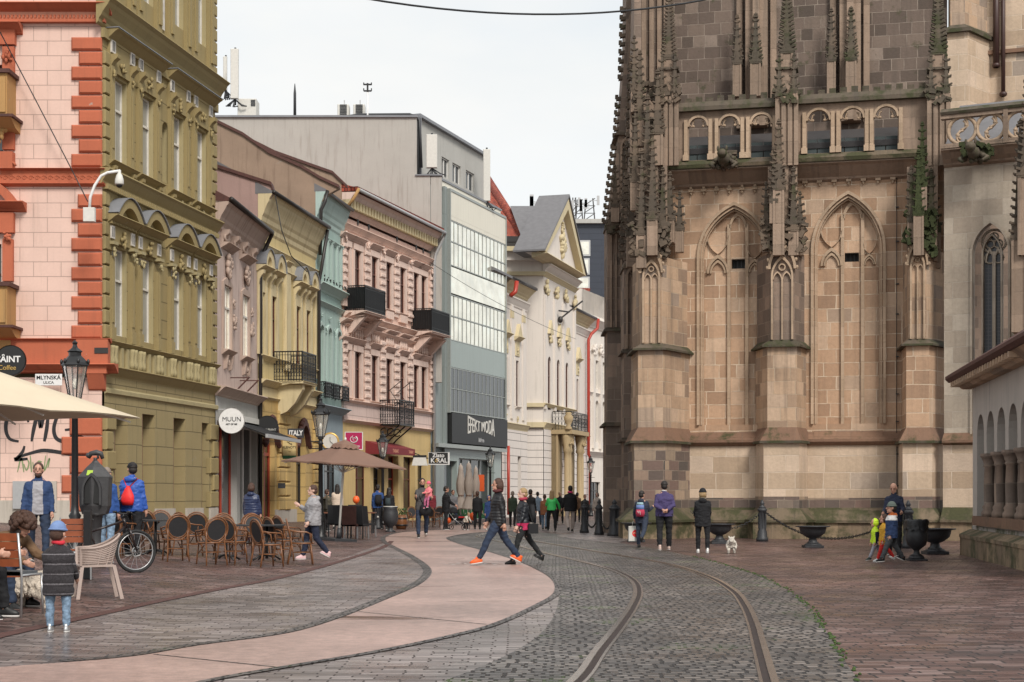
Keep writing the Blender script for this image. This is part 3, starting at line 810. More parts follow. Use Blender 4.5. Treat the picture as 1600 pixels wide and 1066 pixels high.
def surround1(c):
 mb=MB('olive')
 for sx in(-1,1):
  px=c+sx*.75;mb.box(px-.12,px+.12,-.14,0,6.35,9.0);mb.box(px-.15,px+.15,-.18,0,6.35,6.75)
  mb.box(px-.07,px+.07,-.17,-.14,6.9,8.9)
  mb.use('olive_pale');acanthus(mb,(px,-.17,9.15),.2,9,int(px*100));mb.box(px-.17,px+.17,-.24,0,9.35,9.45)
  mb.use('peel');mb.box(px-.13,px+.13,-.145,0,9.55,9.95);mb.use('dark_metal');mb.box(px-.07,px-.03,-.15,-.1,9.6,9.9);mb.box(px+.03,px+.07,-.15,-.1,9.6,9.9)
  mb.use('olive')
 acanthus(mb,(c,-.12,9.6),.28,10,int(c*99))
 mb.box(c-.95,c+.95,-.1,0,9.45,10.0)
 cornice(mb,c-1.02,c+1.02,10.28,.3,.42);dentils(mb,c-.95,c+.95,10.0,10.08,.2,.05,.06)
 a=archpts(c-1.0,c+1.0,10.28,'seg',.62,12);b=archpts(c-.62,c+.62,10.28,'seg',.34,12)
 mb.band(a,b,-.40,0)
 mb.use('olive_pale');mb.ext([(c-.6,10.3)]+archpts(c-.6,c+.6,10.3,'seg',.32,8)[1:-1]+[(c+.6,10.3)],-.08,0)
 mb.use('sheet_metal');a2=[(p[0],p[1]+.03)for p in a];mb.band([(c+(p[0]-c)*1.04,p[1]+.02)for p in a2],a2,-.46,0)
 return mb
for c in wx:
 build(surround1(c),'window_surround',root,A.M);w_=win(root,A,c-ww,c+ww,6.55,9.35,gm='glass_curtain');
 mb=MB('olive')
 for sx in(-1,1):
  px=c+sx*.72;mb.box(px-.13,px+.13,-.13,0,12.0,15.0);mb.box(px-.06,px+.06,-.16,-.13,12.4,14.4);console(mb,px-.12,px+.12,15.35,.6,.34)
  acanthus(mb,(px,-.15,14.75),.18,7,int(px*77));console(mb,px-.1,px+.1,11.85,.5,.25)
  mb.use('peel');mb.box(px-.15,px+.15,-.15,0,15.4,15.8);mb.use('dark_metal');mb.box(px-.09,px-.04,-.16,-.1,15.46,15.76);mb.box(px+.02,px+.07,-.16,-.1,15.46,15.76);mb.use('olive')
 mb.box(c-.9,c+.9,-.1,0,14.85,15.85);acanthus(mb,(c,-.12,15.1),.24,9,int(c*31))
 cornice(mb,c-1.05,c+1.05,16.1,.38,.46);mb.use('sheet_metal');mb.box(c-1.08,c+1.08,-.48,0,16.1,16.13);mb.use('olive')
 cornice(mb,c-.98,c+.98,12.0,.22,.3);mb.use('olive_pale');acanthus(mb,(c,-.08,11.65),.2,7,int(c*13))
 build(mb,'window_surround',root,A.M);win(root,A,c-ww,c+ww,12.1,14.75,gm='glass_curtain')
 mb=MB('olive')
 for sx in(-1,1):
  px=c+sx*.78;mb.box(px-.2,px+.2,-.14,0,L3t+.1,22);mb.box(px-.1,px+.1,-.2,-.14,L3t+.5,21.6)
 mb.use('peel');mb.box(c+1.02,c+1.4,-.05,0,L3t+.5,21.5)
 build(mb,'pilaster_pair',root,A.M);win(root,A,c-ww,c+ww,17.9,20.8,gm='glass_curtain')
body(root,A,.6,e-.02,0,22.3,'olive',10,.8)
mb=MB('slate');mb.prof([(.9,22.4),(.9,22.7),(-4,25.5),(-10,22.6),(-10,22.4)],-.6,e+.5);build(mb,'roof',root,A.M)
B=Fac(160,.02,None)
px2x=lambda px:(px-160)*.02;zf=zc
XL=-7.5
mb=MB('pink_block')
fw_=[rect(px2x(-50),px2x(5),12.2,14.9),rect(px2x(-45),px2x(2),6.7,9.3)]
mb.panel(rect(XL,0,L1t,22.4),fw_,0,.3,'salmon')
mb.panel(rect(XL,0,0,L1b-.3),[rect(px2x(-90),px2x(1),.2,4.4)],-.04,.5,'salmon')
build(mb,'front_wall',root,B.M,label='pale pink block wall of the corner house front')
win(root,B,*[px2x(-50),px2x(5),12.2,14.9],fm='dark_rust');win(root,B,px2x(-45),px2x(2),6.7,9.3,fm='dark_rust')
win(root,B,px2x(-90),px2x(1),.2,4.4,fm='dark_rust',gm='glass_dark',bars=(2,1),name='shop_window')
mb=MB('salmon')
quoins(mb,0,zf(533)+.05,zf(291),.455,.95,.75,.12,-1,.05)
quoins(mb,0,zf(264)+.02,zf(38)-.05,.455,.95,.72,.12,-1,.05);quoins(mb,0,L3t+.1,22.3,.455,.95,.75,.12,-1,.05)
quoins(mb,0,.9,4.4,.6,1.0,1.25,.14,-1,.05)
build(mb,'quoins',root,B.M,label='bright orange corner quoins')
mb=MB('salmon')
mb.box(XL,.18,-.18,0,zf(582),zf(533));mb.box(px2x(123),.25,-.32,0,zf(576),zf(533)+.02)
cornice(mb,XL,.5,zf(570),.28,.5);cornice(mb,XL,.3,zf(530),.14,.3);mb.box(px2x(126),.22,-.36,0,zf(585),zf(574))
mb.prof([(0,zf(612)),(.12,zf(608)),(.3,zf(590)),(.36,zf(584)),(0,zf(584))],px2x(140),px2x(166))
mb.use('dark_metal');mb.box(px2x(152),px2x(173),-.34,-.3,zf(554),zf(545))
build(mb,'pedestal_course',root,B.M)
mb=MB('salmon');mb.box(XL,.05,-.1,0,zf(291),zf(268));cornice(mb,XL,.1,zf(288),.08,.2);cornice(mb,XL,.12,zf(265),.1,.26)
for i in range(26):scroll(mb,px2x(-90)+i*.2+.1-.1,-.11,zf(279),.085,.014)
build(mb,'wave_frieze',root,B.M,label='orange frieze with running wave scrolls')
mb=MB('salmon');cornice(mb,XL,.3,zf(10),.3,.5);dentils(mb,XL,.1,zf(10)-.42,zf(10)-.32,.2,.06,.06);mb.use('salmon_pink');mb.box(XL,.1,-.14,0,zf(36),zf(16));mb.use('salmon');mb.box(XL,.12,-.2,0,zf(37),zf(32))
build(mb,'cornice',root,B.M)
mb=MB('salmon')
xr=px2x(24)
mb.box(px2x(6),xr,-.16,0,zf(235),zf(75));acanthus(mb,(px2x(15),-.2,zf(88)),.2,12,3);cornice(mb,px2x(-60),px2x(36),zf(40),.3,.5);mb.box(px2x(-60),px2x(26),-.2,0,zf(72),zf(48))
mb.box(px2x(6),px2x(22),-.14,0,zf(440),zf(375));acanthus(mb,(px2x(14),-.2,zf(372)),.2,12,4);mb.box(px2x(-60),px2x(24),-.2,0,zf(365),zf(334));cornice(mb,px2x(-60),px2x(42),zf(318),.28,.5)
a=archpts(px2x(-62),px2x(30),zf(318),'seg',.7,10);b_=archpts(px2x(-50),px2x(16),zf(318),'seg',.45,10);mb.band(a,b_,-.4,0)
scroll(mb,px2x(21),-.25,zf(262),.14,.05);mb.box(px2x(0),px2x(24),-.3,0,zf(266),zf(240))
build(mb,'window_surround',root,B.M)
mb=MB('ochre_trim')
for a0,a1 in((120,190),(447,513)):
 mb.box(px2x(-60),px2x(25),-.85,0,zf(a1),zf(a0+6));mb.box(px2x(8),px2x(23),-.9,-.8,zf(a1-4),zf(a0+12))
 mb.use('dark_rust');mb.box(px2x(-60),px2x(30),-.95,0,zf(a0+6),zf(a0));mb.box(px2x(-60),px2x(36),-1.0,0,zf(a1+4),zf(a1));mb.use('ochre_trim');mb.prof([(0,zf(a1+20)),(.5,zf(a1+16)),(.95,zf(a1+4)),(0,zf(a1+4))],px2x(-60),px2x(32))
acanthus(mb,(px2x(8),-.4,zf(212)),.3,20,9);mb.box(px2x(-60),px2x(20),-.2,0,zf(560),zf(517))
build(mb,'balcony',root,B.M,label='ochre stone balcony cut by the left edge')
def stroke(mb,pts,w=.046):
 P=[Vector((px2x(x),-.047,zf(y)))for x,y in pts];Q=[]
 for i in range(len(P)-1):
  p0=P[max(i-1,0)];p1=P[i];p2=P[i+1];p3=P[min(i+2,len(P)-1)]
  for k in range(5):t=k/5;Q.append(.5*((2*p1)+(-p0+p2)*t+(2*p0-5*p1+4*p2-p3)*t*t+(-p0+3*p1-3*p2+p3)*t**3))
 Q.append(P[-1])
 vs=[];n=len(Q)
 for i,q in enumerate(Q):
  d=(Q[min(i+1,n-1)]-Q[max(i-1,0)]).normalized();nn=Vector((-d.z,0,d.x))*w*(.7+.6*math.sin(PI*i/n));vs+=[q+nn,q-nn]
 mb.add(vs,[(2*i,2*i+1,2*i+3,2*i+2)for i in range(n-1)])
mb=MB('graffiti')
stroke(mb,[(45,660),(40,643),(22,640),(12,655),(10,672),(16,686),(30,690)])
stroke(mb,[(50,690),(54,668),(60,645)]);stroke(mb,[(60,645),(64,668),(68,655),(76,644)]);stroke(mb,[(76,644),(74,668),(70,690)])
stroke(mb,[(116,652),(104,640),(92,648),(85,668),(88,684),(100,690),(112,684),(116,672),(102,672)]);stroke(mb,[(116,674),(128,684),(143,690)])
stroke(mb,[(139,700),(136,710),(122,712),(100,708),(70,704),(50,708),(28,715)]);stroke(mb,[(39,697),(36,706),(28,716),(24,718),(34,718),(44,717)])
mb.use('graffiti_green')
for s_ in([(28,738),(34,716),(38,738)],[(38,725),(42,735),(46,724),(42,716)],[(48,712),(50,738)],[(52,722),(54,736),(58,724)],[(60,738),(60,722),(66,722)],[(72,712),(70,736),(78,716),(76,730)]):stroke(mb,s_,.018)
build(mb,'graffiti',root,B.M)
mb=MB('plinth_pale');mb.box(px2x(22),px2x(90),-.12,0,zf(800),zf(752));mb.use('galv');mb.box(px2x(23),px2x(62),-.2,-.12,zf(795),zf(752));mb.use('plinth_pale');mb.box(XL,0,-.1,-.02,0,zf(782))
build(mb,'meter_cabinet',root,B.M,label='grey metal meter cabinet set in the pink wall')
Cc=Fac(336,.0238,965)
u=Cc.u;z=Cc.z
root=thing('mauve_house','narrow peeling mauve rococo house with a black awning shop below','house',Cc.M)
e=u(403)
zr=z(343,297,.65)
w1,w2=u(354),u(382.5);hw=.56
wz0,wz1=z(354,548),z(354,447)
mb=MB('mauve');mb.panel(rect(0,e,z(338,612),zr-.9),[rect(w1-hw,w1+hw,wz0,wz1),rect(w2-hw,w2+hw,wz0,wz1)],0,.22)
build(mb,'wall',root,Cc.M)
for w_ in(w1,w2):
 win(root,Cc,w_-hw,w_+hw,wz0,wz1,'frame_white','glass_sky',y=.03,transom=.66)
 mb=MB('mauve_trim')
 o=[(w_-hw-.16,wz0),(w_-hw-.16,wz1+.1),(w_-.2,wz1+.3),(w_,wz1+.22),(w_+.2,wz1+.3),(w_+hw+.16,wz1+.1),(w_+hw+.16,wz0)]
 i_=[(w_-hw,wz0),(w_-hw,wz1),(w_-.2,wz1),(w_,wz1),(w_+.2,wz1),(w_+hw,wz1),(w_+hw,wz0)]
 mb.band(o,i_,-.08,0);acanthus(mb,(w_,-.08,wz1+.75),.38,26,int(w_*50));acanthus(mb,(w_+.85,-.06,wz1-1.3),.3,18,int(w_*60));acanthus(mb,(w_+.85,-.06,wz1-.6),.22,10,int(w_*61))
 cornice(mb,w_-hw-.3,w_+hw+.3,wz1+1.55,.22,.35);cornice(mb,w_-hw-.18,w_+hw+.18,wz0,.2,.28)
 for sx in(-1,1):mb.prof([(0,wz0-.75),(.12,wz0-.7),(.2,wz0-.2),(0,wz0-.2)],w_+sx*.38-.06,w_+sx*.38+.06)
 acanthus(mb,(w_,-.06,wz0-.5),.2,10,int(w_*33))
 mb.ext([(w_-.4,wz1+1.7),(w_+.4,wz1+1.7),(w_+.36,wz1+2.5),(w_-.36,wz1+2.5)],-.06,0)
 for dx in(-.75,.75):scroll(mb,w_+dx,-.16,zr-1.25,.2,.07);console(mb,w_+dx-.14,w_+dx+.14,zr-.95,.7,.35)
 build(mb,'window_surround',root,Cc.M)
mb=MB('mauve_trim');cornice(mb,0,e,zr-.05,1.0,.55,steps=4);build(mb,'cornice',root,Cc.M)
mb=MB('mauve_trim');cornice(mb,-.02,e+.05,z(338,603),.38,.42);build(mb,'shop_cornice',root,Cc.M)
mb=MB('dark_metal');mb.tube([(-.1,-.64,zr+.02),(e-.1,-.64,zr-.05),(e,-.6,zr-.1),(e-.02,-.3,zr-.75),(e-.05,-.12,zr-1.2),(e-.05,-.12,.2)],.085,8);build(mb,'gutter',root,Cc.M)
mb=MB('dark_rust');mb.prof([(.6,zr-.02),(.6,zr+.06),(-5,zr+3.0),(-10,zr),(0,zr-.1)],0,e);build(mb,'roof',root,Cc.M)
body(root,Cc,.05,e-.05,z(338,612),zr-.1,'mauve',10)
mb=MB('concrete_light')
gt=z(338,625)
mb.panel(rect(0,e,0,gt+.25),[rect(.25,e*.47,.25,gt-.75),rect(e*.55,e-.25,.2,gt-.75)],-.02,.4)
build(mb,'shop_wall',root,Cc.M)
win(root,Cc,.25,e*.47,.25,gt-.75,'frame_red','glass_dark',y=.22,bars=(1,0),fw=.1,name='shop_window')
win(root,Cc,e*.55,e-.25,.2,gt-.75,'white_paint','glass_dark',y=.22,bars=(1,0),fw=.12,name='shop_door')
for dx in(.9,2.4):
 mb=MB('dark_rust');xx=w1-.4+dx;mb.bar((xx,-.05,wz0-1.7),(xx,-.75,wz0-1.0),.05);mb.bar((xx,-.02,wz0-1.0),(xx,-.8,wz0-1.0),.04);build(mb,'flag_bracket',root,Cc.M)
D=Fac(403,.0266,1190)
u=D.u;z=D.z
root=thing('yellow_house','yellow house with gabled window hoods and a black iron balcony','house',D.M)
e=u(493);zr=z(428,303,.65)
cols=[u(408.5),u(426.5),u(464.5),u(480)];hw=.36
wt,wb=z(408,456),z(406,554)
mb=MB('yellow');mb.panel(rect(0,e,z(403,604),zr-.6),[rect(c-hw,c+hw,wb,wt)for c in cols],0,.3,'yellow')
build(mb,'wall',root,D.M)
for i,c in enumerate(cols):
 win(root,D,c-hw,c+hw,wb,wt,'frame_brown','glass_dark',y=.05)
 mb=MB('yellow_trim')
 for sx in(-1,1):mb.box(c+sx*(hw+.1)-.1,c+sx*(hw+.1)+.1,-.1,0,wb,wt+.25);console(mb,c+sx*(hw+.1)-.11,c+sx*(hw+.1)+.11,wt+.85,.7,.3)
 mb.box(c-hw,c+hw,-.06,0,wt,wt+.5);cornice(mb,c-hw-.3,c+hw+.3,wt+1.05,.25,.42)
 a=archpts(c-hw-.28,c+hw+.28,wt+1.05,'pt',.72,8);b_=archpts(c-.3,c+.3,wt+1.05,'pt',.42,8);mb.band(a,b_,-.38,0)
 mb.use('sheet_metal');mb.band([(c+(p[0]-c)*1.06,p[1]+.04)for p in a],a,-.44,0)
 build(mb,'window_surround',root,D.M)
mb=MB('yellow_trim')
pc=(cols[1]+cols[2])/2
mb.box(pc-.3,pc+.3,-.16,0,wb-.4,wt+1.5);cornice(mb,pc-.42,pc+.42,wt+1.75,.3,.28)
for xx in(.12,e-.15):mb.box(xx-.12,xx+.2,-.12,0,wb-.4,wt+1.4)
build(mb,'pilasters',root,D.M)
mb=MB('yellow_trim');cornice(mb,0,e,zr,1.5,.62,steps=5);cornice(mb,0,e,zr-2.0,.28,.22);mb.box(0,e,-.07,0,zr-2.8,zr-2.3);cornice(mb,0,e,zr-2.75,.2,.2);build(mb,'cornice',root,D.M)
mb=MB('yellow_trim');cornice(mb,0,e,wb,.22,.22);zl=z(403,592)
cornice(mb,0,e,zl,.3,.38);mb.box(0,e,-.1,0,zl-.75,zl-.3);cornice(mb,0,e,zl-.7,.2,.22);build(mb,'string_course',root,D.M)
mb=MB('dark_metal');mb.tube([(0,-.68,zr+.06),(e,-.68,zr+.02)],.09,8);mb.tube([(e-.1,-.62,zr-.1),(e-.1,-.3,zr-2),(e-.1,-.2,zr-2.5),(e-.1,-.2,.3)],.085,8);build(mb,'gutter',root,D.M)
mb=MB('slate');mb.prof([(.62,zr),(.62,zr+.1),(-5,zr+3.2),(-10,zr)],0,e);build(mb,'roof',root,D.M)
body(root,D,.05,e-.05,0,zr-.1,'yellow',10)
def gable(name,fac,x,pts,mat,par,th=.4,cap='roof_tile',lab=None):
 """pts are photo pixels of the gable's outline in the frontal plane through fac(x)"""
 Pw=fac.O+fac.d*x;Yd=Pw.y
 mb=MB(mat);P=[((a-800)/F*Yd,HC-(b-HY)/F*Yd)for a,b in pts]
 mb.ext(P,0,th)
 if cap:
  mb.use('dark_rust')
  n=0
  while n+1<len(P)and P[n+1][0]>P[n][0]-.01 and P[n+1][1]>3:n+=1
  for i in range(n):
   a=P[i];b=P[i+1]
   mb.ext([(a[0],a[1]),(b[0],b[1]),(b[0],b[1]+.14),(a[0],a[1]+.14)],-.1,th+.1)
 return build(mb,name,par,Matrix.Translation((0,Yd,0)),label=lab)
gable('gable_wall',D,.02,[(250,238),(343,264),(424,290),(428,303),(410,328),(403,345),(403,420),(250,420)],'mauve_gable',root,lab='smooth mauve gable wall above the neighbouring roof')
zg=zl-.75;mb=MB('mustard')
a1,a2,a3=u(417),u(432),u(467)
h1=archhole(a1-.75,a1+.75,.3,3.6,'seg',.9);h3=archhole(a3-.72,a3+.72,2.2-1.2,3.7,'seg',.85)
mb.panel(rect(0,e,0,zg),[h1,h3],-.1,.45,'mustard');build(mb,'ground_floor_wall',root,D.M)
mb=MB('mustard');quoins(mb,u(440),.8,zg-.2,.62,.7,.7,.22,1,.04);quoins(mb,u(441),.8,zg-.2,.62,1.0,1.0,.2,-1,.04);quoins(mb,e,.8,zg-.2,.62,.8,.8,.22,-1,.04);build(mb,'quoins',root,D.M)
win(root,D,a1-.75,a1+.75,.3,4.45,'frame_red','glass_dark',y=.12,bars=(1,1),arch=.9,fw=.12,name='shop_door',transom=.7)
win(root,D,a3-.72,a3+.72,1.0,4.5,'dark_metal','glass_dark',y=.15,bars=(1,1),arch=.85,fw=.08,name='shop_window',transom=.55)
mb=MB('dark_rust')
for c,zz in((a1,3.6),(a3,3.7)):
 a=archpts(c-.9,c+.9,zz,'seg',1.15,10);b_=archpts(c-.78,c+.78,zz,'seg',.92,10);mb.band(a,b_,-.35,-.1)
 for k,p in enumerate(a):mb.ell((p[0],-.25,p[1]),.12,.12,.14,6,4)
build(mb,'door_arch',root,D.M,label='ragged rust-brown arch ornament over door and window')
mb=MB('plinth_pale');mb.box(a1+.76,a3-.8,-.16,-.1,0,.85);mb.box(a3+.8,e,-.16,-.1,0,.85);build(mb,'plinth',root,D.M)
bx0,bx1=u(472,1.25),u(493.5,1.25);zb=z(473,595,1.25)
mb=MB('yellow_trim');cornice(mb,bx0,bx1,zb,.25,1.35);mb.box(bx0,bx1,-1.3,0,zb-.12,zb)
for xx in(bx0+.25,bx1-.45):mb.prof([(0,zb-1.45),(.15,zb-1.45),(.5,zb-1.3),(.85,zb-.95),(1.05,zb-.6),(1.2,zb-.35),(1.2,zb-.15),(0,zb-.15)],xx,xx+.3)
bal=build(mb,'balcony',root,D.M)
mb=MB('iron');railing(mb,[(bx0,0),(bx0,-1.25),(bx1,-1.25),(bx1,0)],zb,zb+1.25,.12,scrolls=True);build(mb,'railing',bal,D.M)
E=Fac(493,.0266*(787/697),1190)
u=E.u;z=E.z
root=thing('turquoise_house','narrow pale turquoise house with arched first-floor windows','house',E.M)
e=u(534.5);zr=z(505,296,.5)
cs=[u(503),u(513),u(525)];wb,wt=z(511,599),z(511,512)
ub,ut=z(511,455),z(511,372)
mb=MB('cyan')
mb.panel(rect(0,e,z(493,640),zr-.8),[archhole(c-.33,c+.33,wb,wt-.33)for c in(u(501),u(513.5),u(528))]+[rect(c-.2,c+.2,ub+.5,ut-.3)for c in(u(501),u(513.5),u(528))],0,.3,'cyan')
build(mb,'wall',root,E.M)
for c in(u(501),u(513.5),u(528)):
 win(root,E,c-.33,c+.33,wb,wt,'frame_white','glass',y=.15,arch=True);win(root,E,c-.2,c+.2,ub+.5,ut-.3,'frame_white','glass',y=.2,bars=(0,0))
 mb=MB('cyan_trim');a=archpts(c-.5,c+.5,wt-.33,'round',None,8);b_=archpts(c-.34,c+.34,wt-.33,'round',None,8);mb.band([(c-.5,wb)]+a+[(c+.5,wb)],[(c-.34,wb)]+b_+[(c+.34,wb)],-.1,0)
 acanthus(mb,(c-.75,-.05,wt-.1),.16,8,int(c*40));acanthus(mb,(c,-.05,wt+.45),.14,6,int(c*41))
 for dx in(-.36,.36):mb.box(c+dx-.09,c+dx+.09,-.12,0,ub+.2,ut);acanthus(mb,(c+dx,-.12,ut-.12),.1,5,int(c*7))
 build(mb,'window_surround',root,E.M)
 mb=MB('iron');railing(mb,[(c-.55,0),(c-.55,-.4),(c+.55,-.4),(c+.55,0)],wb-.75,wb-.05,.14,scrolls=True);build(mb,'window_railing',root,E.M)
mb=MB('cyan_trim');cornice(mb,0,e,zr,1.4,.5,steps=5);cornice(mb,0,e,zr-1.9,.2,.16);build(mb,'cornice',root,E.M)
mb=MB('cyan_trim');cornice(mb,0,e,z(498,442),.4,.4);cornice(mb,0,e,z(498,470),.2,.2);zq=z(498,633);mb.use('bluegrey');cornice(mb,0,e+.05,zq,.35,.5)
build(mb,'string_course',root,E.M)
mb=MB('iron')
for k in range(9):acanthus(mb,(.2+k*(e-.4)/8,-.35,z(498,436)),.13,4,k)
build(mb,'crest_ornament',root,E.M)
mb=MB('bluegrey');dx0,dx1=u(505),u(528);mb.panel(rect(0,e,0,zq-.3),[rect(dx0,dx1,.2,4.0)],-.05,.4);build(mb,'ground_floor_wall',root,E.M)
win(root,E,dx0,dx1,.2,4.0,'dark_metal','glass_dark',y=.2,bars=(2,1),name='shop_window')
mb=MB('dark_metal');mb.tube([(e,-.56,zr-.05),(0,-.56,zr-.02),(-.1,-.5,zr-.5),(-.1,-.3,zr-.9),(-.1,-.25,zr-3)],.085,8);build(mb,'gutter',root,E.M)
mb=MB('slate');mb.prof([(.5,zr),(.5,zr+.1),(-5,zr+3.0),(-10,zr)],0,e);build(mb,'roof',root,E.M)
body(root,E,.05,e-.05,0,zr-.1,'cyan',10)
gable('gable_wall',E,.01,[(230,150),(343,194),(380,212),(420,240),(470,262),(500,280),(530,294),(512,304),(498,322),(494,330),(494,380),(230,380)],'brown_gable',root,lab='patched brown gable wall carrying loudspeakers')
P_=Fac(534.5,.0319,1550)
u=P_.u;z=P_.z
root=thing('pink_house','long pink house with red tiled eave and three balconies','house',P_.M)
e=u(673);zr=z(534.5,284,.78)
def fz(py,px=534.5):return z(px,py)
cols=[u(539.5),u(557.5),u(583.5),u(606),u(627.5),u(648.5),u(660.5)];hw=.42
t2,b2=fz(383),fz(462);t1,b1=fz(545),fz(620)
mb=MB('pink')
mb.panel(rect(0,e,fz(624),zr-1.3),[rect(c-hw,c+hw,b2,t2)for c in cols]+[rect(c-hw,c+hw,b1,t1)for c in cols],0,.4,'pink')
build(mb,'wall',root,P_.M)
for i,c in enumerate(cols):
 for b_,t_ in((b2,t2),(b1,t1)):
  win(root,P_,c-hw,c+hw,b_,t_,'frame_brown','glass_dark',y=.06)
  mb=MB('pink_trim')
  for sx in(-1,1):mb.box(c+sx*(hw+.1)-.1,c+sx*(hw+.1)+.1,-.09,0,b_,t_+.3)
  mb.box(c-hw-.2,c+hw+.2,-.12,0,t_,t_+.3);cornice(mb,c-hw-.34,c+hw+.34,t_+.62,.25,.34)
  if t_==t1:
   mb.box(c-hw-.2,c+hw+.2,-.05,0,t_+.6,t_+1.25)
   for k in range(4):xx=c-.42+k*.28;mb.rings([(xx,-.1,t_+.66,.05,.05),(xx,-.1,t_+.85,.085,.085),(xx,-.1,t_+1.2,.045,.045)],6)
   cornice(mb,c-hw-.34,c+hw+.34,t_+1.5,.26,.46)
  if t_==t2:mb.box(c-hw-.1,c+hw+.1,-.16,0,b_-.5,b_-.1)
  cornice(mb,c-hw-.2,c+hw+.2,b_,.14,.2)
  build(mb,'window_surround',root,P_.M)
mb=MB('pink_trim')
edges=[.1]+[(cols[i]+cols[i+1])/2 for i in(1,2,3,4)]+[e-.15]
for k,xx in enumerate(edges):
 for zb_,zt_ in((b2-.3,t2+.5),(b1-.1,t1+.9)):
  w_=.3 if 0<k<5 else .2
  mb.box(xx-w_,xx+w_,-.12,0,zb_,zt_)
  zz=zb_+.2
  while zz<zt_-.25:mb.box(xx-w_-.05,xx+w_+.05,-.2,-.1,zz,zz+.2,.04);zz+=.42
  if zt_>t2:acanthus(mb,(xx,-.16,zt_-.05),.22,9,k)
build(mb,'pilasters',root,P_.M,label='rusticated pink pilasters with leafy capitals')
mb=MB('pink_trim');zk=fz(325)
cornice(mb,0,e,zr-.15,.95,.75,steps=4);mb.use('yellow_trim');dentils(mb,0,e,zk,zk+.42,.5,.2,.18);mb.use('pink_trim');cornice(mb,0,e,zk,.25,.25)
cornice(mb,0,e,fz(348),.3,.3)
mb.use('dark_metal')
for c in[u(540),u(559),u(576),u(620),u(650),u(661)]:mb.ell((c,-.01,fz(336)),.12,.03,.22,8,6)
build(mb,'cornice',root,P_.M)
mb=MB('pink_trim');zm=(b2+t1)/2+.35;cornice(mb,0,e,fz(487),.3,.45);mb.box(0,e,-.1,0,fz(505),fz(490));cornice(mb,0,e,fz(505),.2,.3);build(mb,'string_course',root,P_.M)
mb=MB('pink_pale');mb.box(0,e,-.1,.3,fz(655),fz(626));mb.use('pink_trim');cornice(mb,0,e,fz(624),.2,.3);cornice(mb,0,e,fz(655),.16,.26);build(mb,'pale_course',root,P_.M)
mb=MB('cream_shop');zs=fz(658)
so_=[(u(555),u(577)),(u(583),u(598)),(u(606),u(622)),(u(630),u(648)),(u(652),u(666))]
mb.panel(rect(0,e,0,zs),[rect(a,b,.15,3.6)for a,b in so_],-.02,.4);build(mb,'ground_floor_wall',root,P_.M)
for i,(a,b)in enumerate(so_):win(root,P_,a,b,.15,3.6,['frame_brown','dark_metal','frame_red'][i%3],'glass_dark',y=.3,bars=(1,1),name='shop_window')
mb=MB('roof_tile');mb.prof([(.82,zr-.12),(.82,zr+.05),(-3,zr+1.2),(-8,zr)],0,e);
for i in range(60):xx=e*i/60;mb.box(xx,xx+e/60*.6,-.85,-.4,zr-.1,zr+.12)
build(mb,'roof',root,P_.M)
mb=MB('galv');mb.tube([(0,-.9,zr-.05),(e,-.9,zr-.12),(e+.05,-.75,zr-.4),(e-.1,-.35,zr-1.3),(e-.1,-.25,zr-1.8),(e-.1,-.25,.3)],.09,8);mb.use('ochre_trim');mb.tube([(0,-.92,zr),(-.15,-.7,zr-.5),(-.2,-.3,zr-1)],.08,8);build(mb,'gutter',root,P_.M)
body(root,P_,.05,e-.05,0,zr-.2,'pink',11)
gable('gable_wall',P_,.01,[(380,215),(430,240),(480,258),(520,272),(545,296),(540,320),(535,330),(535,420),(380,420)],'brown_gable',root,lab='crumbling brick gable above the turquoise roof')
def balcony(x0,x1,zb,out,h,mat,iron='iron',iron_only=False,scr=False,lab=None,solid=False):
 mb=MB(mat)
 if iron_only:
  mb.use('iron');mb.box(x0,x1,-out,0,zb-.08,zb)
  for xx in(x0+.15,(x0+x1)/2,x1-.15):mb.tube([(xx,-.05,zb-1.0),(xx,-.3,zb-.75),(xx,-out*.5,zb-.5),(xx,-out*.9,zb-.1)],.04,6);mb.tube([(xx,-.3-.2*math.cos(t),zb-.4+.2*math.sin(t))for t in[k*.7 for k in range(9)]],.03,5)
 else:
  cornice(mb,x0-.05,x1+.05,zb,.35,out+.08);mb.box(x0,x1,-out,0,zb-.12,zb)
  for xx in(x0+.2,x1-.5):mb.prof([(0,zb-1.1),(.3,zb-1.05),(out*.5,zb-.75),(out*.8,zb-.4),(out*.9,zb-.3),(0,zb-.3)],xx,xx+.3)
  for k in range(7):xx=x0+(x1-x0)*(k+.5)/7;console(mb,xx-.08,xx+.08,zb-.2,.25,out*.9)
 b=build(mb,'balcony',root,P_.M,label=lab)
 mb=MB(iron);railing(mb,[(x0+.03,0),(x0+.03,-out+.04),(x1-.03,-out+.04),(x1-.03,0)],zb,zb+h,.10 if not scr else .13,scrolls=scr)
 if solid:
  mb.box(x0+.05,x1-.05,-out+.06,-out+.075,zb+.1,zb+h-.05);mb.box(x0+.05,x0+.065,-out+.06,-.1,zb+.1,zb+h*.95)
 build(mb,'railing',b,P_.M)
balcony(u(571,1.15),u(603,1.15),z(571,485,1.15),1.15,1.25,'pink_trim',solid=True,lab='balcony with dark railing at the left end of the upper floor')
balcony(u(675,1.25),u(703,1.25),z(675,517,1.25),1.25,1.25,'pink_trim',solid=True,lab='balcony with dark railing at the right end of the upper floor')
balcony(u(625,1.25),u(648,1.25),z(625,662,1.25),1.25,1.25,'iron',iron_only=True,scr=True,lab='iron balcony on scrolled brackets over the shops')
mb=MB('iron')
